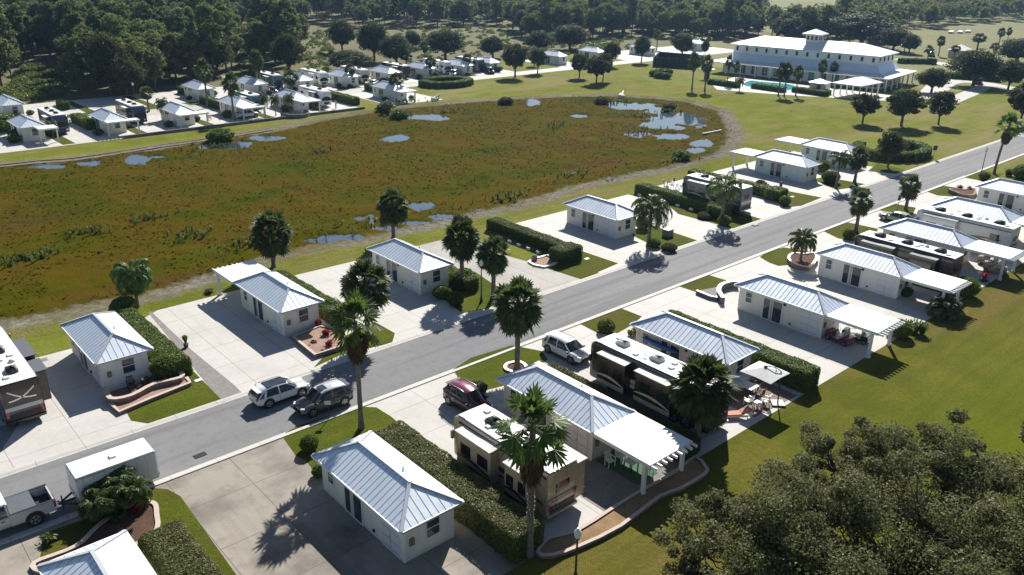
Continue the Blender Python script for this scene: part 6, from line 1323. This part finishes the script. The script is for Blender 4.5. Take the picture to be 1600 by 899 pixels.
# ------------------------------------------------------------------ great live oak in the foreground
random.seed(77); RNG = np.random.default_rng(77)
LOB = [(1400, 712, 9, 2.8), (1310, 705, 8.5, 2.0), (1335, 765, 8.5, 2.6), (1480, 735, 8.5, 2.6), (1560, 765, 8, 2.6), (1640, 790, 8, 3.5), (1215, 800, 7.5, 2.2), (1135, 805, 6.5, 1.5), (1105, 850, 6.5, 1.7), (1180, 870, 7, 2.6), (1265, 850, 8, 2.6), (1350, 850, 8.5, 3.0), (1440, 820, 9, 2.8), (1540, 850, 8, 2.6), (1640, 870, 8, 3.5), (1275, 775, 7.5, 1.3), (1400, 920, 8, 3.4), (1500, 950, 8, 3.6), (1290, 940, 7, 3.2), (1130, 915, 6, 2.3), (1600, 960, 7.5, 3.5), (1200, 960, 6, 3.), (1085, 890, 5.5, 1.2), (1430, 1010, 7, 4.), (1370, 682, 9, 1.3), (1450, 690, 8.8, 1.3)]
t = thing('live_oak', 'huge spreading live oak filling the bottom corner of the lawn', 'tree', (36.5, 6.5, 0)); tb = MB(); cb = MB()
limb(tb, (0, 0, -.2), (.2, .1, 2.6), .75, .55, 12, .1)
for a, b, z, r in LOB:
    x, y = P(a, b+(20 if b < 790 else 6), z); c = Vector((x-36.5, y-6.5, z)); limb(tb, (.1, .1, 2.2), c, .30, .05, 7, .7)
    for j in range(7):
        d = Vector((random.gauss(0, 1), random.gauss(0, 1), random.gauss(0, .6))).normalized()*r*.85; limb(tb, c-Vector((0, 0, r*.25)), c+d, .06, .015, 4, .3)
    for j in range(19):
        d = Vector((random.gauss(0, 1), random.gauss(0, 1), random.gauss(.25, .7))).normalized()*r*rnd(.4, 1.28); cr = r*rnd(.16, .40)
        limb(tb, c-Vector((0, 0, r*.2)), c+d, .045, .012, 4, .15)
        cloud(cb, c+d, (cr, cr, cr*.7), int(560*(r/2.6)**1.6)+60, .08, 0, .1, up=.45)
tb.build('trunk', 'tree_bark', t); cb.build('crown', 'live_oak_leaf', t)

# ------------------------------------------------------------------ woods behind the cottages
PINE = [pine_tree(200+i, 15.5, 3000, .42, 'pine_tree', 'dark pine in the dense wood behind the far cottages') for i in range(3)]
BRD = []
for i in range(3):
    tb, cb = broad_tree(220+i, 11., 8.5, 3400, .42, 2.2, parts=False, clumps=18, tr=.22); BRD.append(join(tb, cb, 'broadleaf_tree', ['tree_bark', 'wood_leaf'], 'broadleaf tree in the dense wood behind the far cottages', 'tree'))
def inpoly(x, y, poly):
    c = False; n = len(poly)
    for i in range(n):
        ax, ay = poly[i]; bx_, by_ = poly[(i+1) % n]
        if (ay > y) != (by_ > y) and x < (bx_-ax)*(y-ay)/(by_-ay)+ax: c = not c
    return c
def scatter(pxpoly, spacing, seed, pine=.6):
    poly = [P(*a) for a in pxpoly]; xs_ = [a[0] for a in poly]; ys_ = [a[1] for a in poly]; rg = random.Random(seed); out = []
    x = min(xs_)
    while x < max(xs_):
        y = min(ys_)
        while y < max(ys_):
            a, b = x+rg.uniform(-.5, .5)*spacing, y+rg.uniform(-.5, .5)*spacing
            if inpoly(a, b, poly): out.append((a, b, rg.random() < pine, rg.uniform(.72, 1.2), rg.uniform(0, 6.28)))
            y += spacing
        x += spacing
    return out
W_ = []
W_ += scatter([(-120, 150), (15, 138), (32, 104), (108, 100), (94, 151), (245, 149), (258, 134), (368, 119), (372, 66), (-120, 66)], 6.4, 1, .45)
W_ += scatter([(398, 110), (462, 106), (474, 62), (398, 60)], 6.2, 2, .6)
W_ += scatter([(-120, 66), (372, 66), (398, 60), (474, 50), (470, 30), (-120, 30)], 8., 3, .6)
W_ += scatter([(555, 43), (660, 43), (800, 40), (800, 22), (470, 22), (470, 30), (510, 36)], 8.2, 4, .35)
W_ += scatter([(800, 60), (870, 66), (985, 58), (1110, 62), (1190, 56), (1190, 30), (800, 30)], 7.2, 5, .15)
W_ += scatter([(1205, 66), (1400, 66), (1392, 54), (1270, 46), (1205, 52)], 7.5, 6, .1)
W_ += scatter([(1290, 46), (1465, 44), (1462, 28), (1320, 22)], 8.5, 7, .05)
W_ += scatter([(1475, 38), (1640, 33), (1700, 14), (1475, 16)], 9., 8, .05)
W_.sort(key=lambda a: a[0]**2+a[1]**2)
rest = []; cnt = {True: 0, False: 0}
for i, (x, y, pn, s, rz) in enumerate(W_):
    u, v_ = TOPIX(x, y, 6)
    if u < -60 or u > 1660: continue
    bu, bv = TOPIX(x, y, 0)
    if (366 < bu < 403 and 58 < bv < 122) or (470 < bu < 524 and 46 < bv < 118) or (42 < bu < 108 and 96 < bv < 156) or (100 < bu < 150 and 46 < bv < 62): continue
    if cnt[pn] >= 296: rest.append((x, y, pn, s, rz)); continue
    cnt[pn] += 1; k = random.choice(PINE if pn else BRD)
    kx = s*random.uniform(.9, 1.15); place(k, (x, y, 0), rz, (kx, kx, s), None, 'pines of the far wood' if pn else 'broadleaf trees of the far wood')
print('woods', len(W_), cnt, len(rest))
RNG = np.random.default_rng(9)
for x, y, pn, s, rz in []: pass
FW = rest
for pp, sp_, sd_, pi_ in (([(-150, 30), (1190, 30), (1190, 2), (-150, 2)], 12., 11, .5), ([(1300, 22), (1465, 28), (1475, 16), (1300, 6)], 13., 12, .1)): FW += [a for a in scatter(pp, sp_, sd_, pi_) if -60 < TOPIX(a[0], a[1], 6)[0] < 1660]
print('far', len(FW))
mb = MB(); PV = []; PN = []; PS = []
for x, y, pn, s, rz in FW:
    D = math.hypot(x, y); n = 190 if D < 420 else 110; d = RNG.normal(size=(n, 3)); d /= np.linalg.norm(d, axis=1)[:, None]; d[:, 2] = np.where(d[:, 2] < -.5, -d[:, 2], d[:, 2]); k = RNG.uniform(.6, 1.05, n)[:, None]
    r_ = np.array([4.4, 4.4, 4.6])*s if not pn else np.array([3.2, 3.2, 5.6])*s; cz = 5.6*s if not pn else 9.5*s
    PV.append(d*k*r_+np.array([x, y, cz])); PN.append(d+RNG.normal(size=(n, 3))*.5+np.array([0, 0, .3])); PS.append(np.full(n, 1.15 if D < 420 else 1.5))
leaves(mb, np.concatenate(PV), np.concatenate(PN), np.concatenate(PS)*RNG.uniform(.7, 1.3, sum(map(len, PS))), 1.4)
o = mb.build('distant_woods', 'wood_leaf'); o['kind'] = 'stuff'
# low scrub along the wood edge and in the meadow
RNG = np.random.default_rng(12); PV = []; PN = []; PS = []
def scrub(pxpoly, n, r0, r1):
    poly = [P(*a) for a in pxpoly]; xs_ = [a[0] for a in poly]; ys_ = [a[1] for a in poly]; k = 0
    while k < n:
        x = random.uniform(min(xs_), max(xs_)); y = random.uniform(min(ys_), max(ys_))
        if not inpoly(x, y, poly): continue
        k += 1; r = random.uniform(r0, r1); m = int(60*r); d = RNG.normal(size=(m, 3)); d /= np.linalg.norm(d, axis=1)[:, None]; d[:, 2] = abs(d[:, 2]); PV.append(d*RNG.uniform(.6, 1.05, m)[:, None]*np.array([r, r, r*.8])+np.array([x, y, 0])); PN.append(d+RNG.normal(size=(m, 3))*.5); PS.append(np.full(m, .35))
scrub([(-60, 160), (90, 156), (100, 108), (40, 104), (10, 140), (-60, 142)], 260, .6, 1.8)
scrub([(368, 124), (470, 118), (520, 116), (520, 50), (474, 50), (470, 105), (398, 112), (400, 75), (370, 75)], 170, .5, 1.4)
scrub([(640, 100), (800, 95), (800, 42), (620, 44)], 220, .5, 1.4)
scrub([(800, 92), (985, 80), (985, 62), (800, 66)], 120, .5, 1.5)
mb = MB(); leaves(mb, np.concatenate(PV), np.concatenate(PN), np.concatenate(PS), 1.5); o = mb.build('scrub', 'shrub_leaf'); o['kind'] = 'stuff'
# brush at the water edge of the far bank
for i, (a, b, r, l) in enumerate([(345, 222, 2.2, 'brushy shrub at the water edge by the long palm shadow'), (625, 186, 1.8, 'green shrub at the far bank beside the open water'), (600, 175, 1.6, 'green shrub under the low feather palm at the bank'), (940, 163, 1.6, 'dark brush at the head of the winding water'), (1045, 173, 1.4, 'dark brush clump between two pools'), (790, 164, 1.6, 'brown brush on the far muddy bank'), (0, 205, 3.0, 'yellow green bush at the frame edge by the far plots'), (30, 215, 1.5, 'dark bush below the purple chairs patio'), (1064, 250, 1.5, 'green shrub by the pale stones of the near bank')]):
    x, y = P(a, b); bush(l, x, y, r, r*1.0, mat='grey_shrub_leaf' if 'brown' in l or 'dark brush' in l else 'hedge_leaf', dens=30, size=.22, name='bank_shrub', loose=.2)
# shrubs planted round the far cottages
random.seed(41); RNG = np.random.default_rng(41)
for hx, hy, row in [(29.6, 158.2, 'pondside'), (42.4, 156.2, 'pondside'), (54.8, 156.0, 'pondside'), (67.0, 157.0, 'pondside'), (79.4, 157.4, 'pondside'), (102.6, 155.3, 'pondside')]+[(x, y, 'woodside') for x, y in NR[:9]]:
    for k in range(3):
        sx = (-.9, 5.1, rnd(.5, 3.5))[k]; sy = (rnd(.3, 3), rnd(.3, 5), -.9)[k]; rr = rnd(.55, 1.05)
        if row == 'pondside' and k == 2: sy = 9.6
        bush('dark shrub planted against a far %s cottage' % row, hx+sx, hy+sy, rr, rr*rnd(1.1, 1.7), mat=random.choice(['hedge_leaf', 'grey_shrub_leaf', 'shrub_leaf']), dens=34, size=.2, name='garden_shrub', group='shrubs round the far %s cottages' % row, loose=.2)
# earthworks and pipes at the bank
for a, b, l, rz in ((683, 158, 'concrete drain mouth with dark opening on the far bank', .3), (973, 153, 'white concrete drain mouth at the head of the pond', .5)):
    x, y = P(a, b); t = thing('drain_mouth', l, 'drain', (x, y, .1), rz); mb = MB(); mb.bar((-1.2, 0, .2), (1.2, .2, .9), .12, .5); mb.bx(-1.3, -1.1, -.8, .8, 0, .7); mb.bx(-1.2, 1.3, .5, .7, 0, .8); mb.build('headwall', 'white_paint', t); mb = MB(); mb.tube([(-.6, -.35, .35), (.7, .2, .4)], .32, 10); mb.build('pipe', 'black_plastic', t)
x, y = P(1112, 210); mb = MB(); mb.tube([(-2.6, -.3, .25), (2.6, .3, .35)], .16, 8); tag(mb.build('bank_pipe', 'white_paint', loc=(x, y, .1), rotz=-.2), 'long white pipe lying on the bank at the pond end', 'pipe')
x, y = P(1123, 95); 

# ------------------------------------------------------------------ clubhouse
RT = R(7.5); K0 = (209.2, 94.6)
club = thing('clubhouse', 'long white roofed two storey clubhouse with a small lantern tower', 'clubhouse', (*K0, 0), RT)
WX, LY = 22.8, 50.0
mb = MB(); mb.bx(3.0, WX-3, 3.0, LY-3, 0, 3.2); mb.build('lower_wall', 'club_wall', club)
ux0, ux1, uy0, uy1 = 6.4, 18.6, 5.5, LY-4.0
mb = MB(); mb.bx(ux0, ux1, uy0, uy1, 5.1, 7.8); mb.build('upper_wall', 'club_wall', club)
def hip(mb, x0, x1, y0, y1, z0, z1, inner=None, th=.25):
    if inner: a0, a1, b0, b1 = inner
    else:
        h = (x1-x0)/2; a0 = a1 = (x0+x1)/2; b0, b1 = y0+h, y1-h
        if b0 > b1: h = (y1-y0)/2; a0, a1 = x0+h, x1-h; b0 = b1 = (y0+y1)/2
    mb.add([(x0, y0, z0), (x1, y0, z0), (x1, y1, z0), (x0, y1, z0), (a0, b0, z1), (a1, b0, z1), (a1, b1, z1), (a0, b1, z1)], [(0, 1, 5, 4), (1, 2, 6, 5), (2, 3, 7, 6), (3, 0, 4, 7)]+([] if inner else []))
mb = MB(); hip(mb, 0, WX, 0, LY, 3.2, 3.75, (3.9, WX-3.6, 3.6, LY-3.2)); mb.bx(.02, WX-.02, .02, LY-.02, 2.95, 3.199); lr = mb.build('lower_roof', 'rv_roof_white', club)
mb = MB(); hip(mb, 3.9, WX-3.6, 3.6, LY-3.2, 3.751, 5.5, (ux0, ux1, uy0, uy1)); mb.build('upper_slope', 'white_metal_roof', lr)
mb = MB(); hip(mb, ux0-.9, ux1+.9, uy0-.9, uy1+.9, 7.85, 10.1); mb.bx(ux0-.88, ux1+.88, uy0-.88, uy1+.88, 7.6, 7.849); ur = mb.build('upper_roof', 'rv_roof_white', club)
mb = MB()
for i in range(95): y = .2+i*.48; mb.bar((0, y, 3.2), (3.9, min(max(y, 3.6), LY-3.2), 3.75), .05, .04)
mb.build('roof_ribs', 'roof_rib', lr)
for i in range(14):
    y = uy0+1.2+i*(uy1-uy0-2.4)/13; f = MB(); f.bx(ux0-.06, ux0+.02, y-.42, y+.42, 6.05, 7.35); f = f.build('window', 'white_trim', club); mb = MB(); mb.bx(ux0-.08, ux0-.062, y-.32, y+.32, 6.15, 7.25); mb.build('pane', 'window_glass', f)
for i in range(4):
    x = ux0+1.4+i*(ux1-ux0-2.8)/3; mb = MB(); mb.bx(x-.4, x+.4, uy0-.08, uy0+.02, 6.1, 7.3); mb.build('window', 'window_glass', club)
for i in range(12):
    y = 4.5+i*3.3; mb = MB(); mb.bx(2.93, 3.02, y-.75, y+.75, .5, 2.6); w__ = mb.build('window', 'window_glass', club); mb = MB(); mb.bx(2.90, 2.925, y-.03, y+.03, .5, 2.6); mb.bx(2.90, 2.925, y-.75, y+.75, 2.0, 2.06); mb.build('frame', 'white_trim', w__)
for i in range(5):
    x = 4.6+i*3.3; mb = MB(); mb.bx(x-.75, x+.75, 2.93, 3.02, .4, 2.6); mb.build('window', 'window_glass', club)
for i in range(11): y = .8+i*4.4; mb = MB(); mb.tube([(.7, y, 0), (.7, y, 2.95)], .22, 8); mb.build('column', 'white_trim', club)
for i in range(1, 6): x = .8+i*4.2; mb = MB(); mb.tube([(x, .7, 0), (x, .7, 2.95)], .22, 8); mb.build('column', 'white_trim', club)
cx_, cy_ = (ux0+ux1)/2, 25.3; q_ = 1.8
mb = MB(); mb.bx(cx_-q_, cx_+q_, cy_-q_, cy_+q_, 8.9, 11.6); tw = mb.build('lantern_tower', 'club_wall', club)
mb = MB(); hip(mb, cx_-q_-.9, cx_+q_+.9, cy_-q_-.9, cy_+q_+.9, 11.7, 12.9); mb.bx(cx_-q_-.88, cx_+q_+.88, cy_-q_-.88, cy_+q_+.88, 11.5, 11.699); mb.build('tower_roof', 'rv_roof_white', tw)
for i in range(3):
    o_2 = -1.15+i*1.15; mb = MB(); mb.bx(cx_-q_-.06, cx_-q_+.02, cy_+o_2-.32, cy_+o_2+.32, 10.1, 11.2); mb.build('window', 'window_glass', tw); mb = MB(); mb.bx(cx_+o_2-.32, cx_+o_2+.32, cy_-q_-.06, cy_-q_+.02, 10.1, 11.2); mb.build('window', 'window_glass', tw)
# paving, pool and terrace around the clubhouse
mb = MB(); mb.sheet([P(1112, 132), P(1150, 120), P(1398, 150), P(1392, 158), P(1250, 150), P(1180, 145), P(1120, 140)], .012); S('pool_terrace', mb, 'concrete_pale')
pl = [P(1163, 135), P(1162, 130), P(1172, 126), P(1190, 128), P(1240, 133), P(1241, 141), P(1215, 142), P(1190, 138)]
mb = MB(); mb.prism(smooth_pts(pl, 4, True), .02, .10, 1); t = mb.build('swimming_pool', ['pool_water', 'white_paint']); tag(t, 'turquoise swimming pool beside the clubhouse', 'swimming pool')
mb = MB(); mb.sheet(smooth_pts([(x+(sum(a[0] for a in pl)/8-x)*.04, y+(sum(a[1] for a in pl)/8-y)*.04) for x, y in pl], 4, True), .104); mb.build('water', 'pool_water', t)
gz = thing('gazebo', 'open white roofed gazebo beside the clubhouse pool', 'gazebo', (*P(1384, 129, 3.1), 0), 0); gx, gy = P(1308, 130, 3.1); 
A_ = Vector((*P(1346, 135, 3.1), 0)); gz.location = A_; gl = 11.; gw = 7.4
mb = MB(); hip(mb, 0, gl, 0, gw, 3.1, 4.4); mb.bx(.01, gl-.01, .01, gw-.01, 2.9, 3.099); mb.build('roof', 'rv_roof_white', gz)
for i in range(4):
    for yy in (.5, gw-.5): mb = MB(); mb.bx(.5+i*3.1, .75+i*3.1, yy-.12, yy+.12, 0, 2.9); mb.build('post', 'white_trim', gz)
x, y = P(1290, 148); hedge('low clipped hedge along the pool lawn by the gazebo', x-1, x+1, y-1, y+4, 1.1, 'hedge_leaf', 40, .2, group='hedges round the pool'); 
for a, b, l in ((1130, 134, 'low clipped hedge at the pool corner by the small sign'), (1200, 141, 'low clipped hedge between the pool and the lawn palms'), (1265, 147, 'low clipped hedge before the pool service hut')):
    x, y = P(a, b); hedge(l, x-1, x+1.2, y-4.5, y+4.5, 1.2, 'hedge_leaf', 40, .2, group='hedges round the pool')
x, y = P(1292, 146); t = thing('service_hut', 'small pale hut between the pool and the gazebo', 'hut', (x, y, 0), RT); mb = MB(); mb.bx(-1.6, 1.6, 0, 4., 0, 2.5); mb.build('wall', 'white_stucco', t); mb = MB(); hip(mb, -1.9, 1.9, -.3, 4.3, 2.5, 3.2); mb.build('roof', 'white_metal_roof', t); mb = MB(); mb.bx(-1.64, -1.6, 1.2, 2.2, .1, 2.1); mb.build('door', 'paint_slate', t)
x, y = P(1104, 124); t = thing('shade_shelter', 'small white topped shelter beside the lawn palm', 'shelter', (x, y, 0)); mb = MB(); mb.bx(-1.6, 1.6, -1.6, 1.6, 2.5, 2.7); mb.build('roof', 'rv_roof_white', t); mb = MB(); mb.bx(-.5, .5, -.5, .5, 0, 2.49); mb.build('post', 'dark_fence', t)
# tennis court fence
q1, q2, q3, q4 = P(1020, 104), P(1082, 108), P(1098, 100), P(1030, 94)
t = thing('tennis_court_fence', 'tall dark screened fence round the tennis court', 'fence', (*q1, 0)); qs = [(a-q1[0], b-q1[1]) for a, b in (q1, q2, q3, q4)]
for i in range(4):
    a, b = qs[i], qs[(i+1) % 4]; mb = MB(); mb.bar((*a, 0), (*b, 0), .06, 2.6); mb.build('screen', 'dark_fence', t)
    for k in range(5): c = (a[0]+(b[0]-a[0])*k/5, a[1]+(b[1]-a[1])*k/5); mb = MB(); mb.tube([(*c, 0), (*c, 2.9)], .08, 6); mb.build('post', 'dark_metal', t)
mb = MB(); mb.sheet([q1, q2, q3, q4], .012); S('tennis_court', mb, 'street_concrete')
# roads and parking beyond the clubhouse
mb = MB()
strip(mb, smooth_pts([P(1400, 92), P(1460, 98), P(1520, 108), P(1600, 118), P(1700, 128)], 4), 6., .010); strip(mb, smooth_pts([P(1450, 155), P(1475, 130), P(1520, 128), P(1600, 142), P(1700, 155)], 4), 6., .014); strip(mb, [P(1462, 168), P(1530, 140), P(1540, 132)], 4., .018)
S('parking_road', mb, 'street_concrete')
mb = MB(); strip(mb, [P(1180, 18), P(1280, 17), P(1400, 12)], 5., .012); S('pasture_road', mb, 'kerb_concrete')
for l, a, b in (('far dark hedge along the parking road', (1405, 99), (1460, 100)), ('clipped hedge along the far parking lane', (1480, 122), (1560, 128)), ('clipped hedge at the frame edge by the parking lane', (1565, 110), (1600, 113))):
    p, q2_ = Vector(P(*a)), Vector(P(*b)); n = max(2, int((q2_-p).length/2.)); mb = MB()
    for i in range(n): c = p.lerp(q2_, (i+.5)/n); leafy_box(mb, c.x-1.3, c.x+1.3, c.y-1.3, c.y+1.3, 1.5, 30, .25, .4)
    tag(mb.build('hedge', ['hedge_leaf', 'foliage_core']), l, 'hedge', 'hedges by the parking roads')
x, y = P(1505, 92); t = thing('shed', 'small white roofed shed among the parking trees', 'shed', (x, y, 0), RT); mb = MB(); mb.bx(0, 7, 0, 5, 0, 2.6); mb.build('wall', 'tan_stucco', t); mb = MB(); hip(mb, -.5, 7.5, -.5, 5.5, 2.6, 4.2); mb.build('roof', 'rv_roof_white', t)
x, y = P(1455, 88); car('small pale car on the parking road behind the palms', 'car', 'paint_slate', (x, y, .02), .3, L=4.5)
x, y = P(1528, 131); car('small dark car beneath the double oak', 'car', 'paint_maroon', (x, y, .02), .3, L=4.5)
for i, (a, b) in enumerate(((1486, 52), (1500, 52), (1512, 51))): x, y = P(a, b); mb = MB(); mb.bev(-3.5, 3.5, -1, 1, 0, .9, .2); tag(mb.build('feed_trough', 'white_paint', loc=(x, y, 0), rotz=.3), 'pale long trough lying out on the pasture', 'trough', 'troughs on the pasture')
# street signs of the far bend
x, y = P(1103, 146)

# ------------------------------------------------------------------ haze over the distance
t = NT('haze_air'); t.n.remove(t.p); v = t.node("ShaderNodeVolumePrincipled"); v.inputs['Color'].default_value = (.36, .62, 1, 1); v.inputs['Density'].default_value = .00010; v.inputs['Anisotropy'].default_value = .55
t.link(v.outputs[0], t.out.inputs['Volume'])
HAZE = True
if HAZE:
    mb = MB(); mb.bx(-900, 2400, -600, 2200, -1.5, 48); o = mb.build('haze', 'haze_air'); o['kind'] = 'stuff'

for o in bpy.context.scene.objects:
    if o.get('label') == 'x': print('unplaced', o.name)
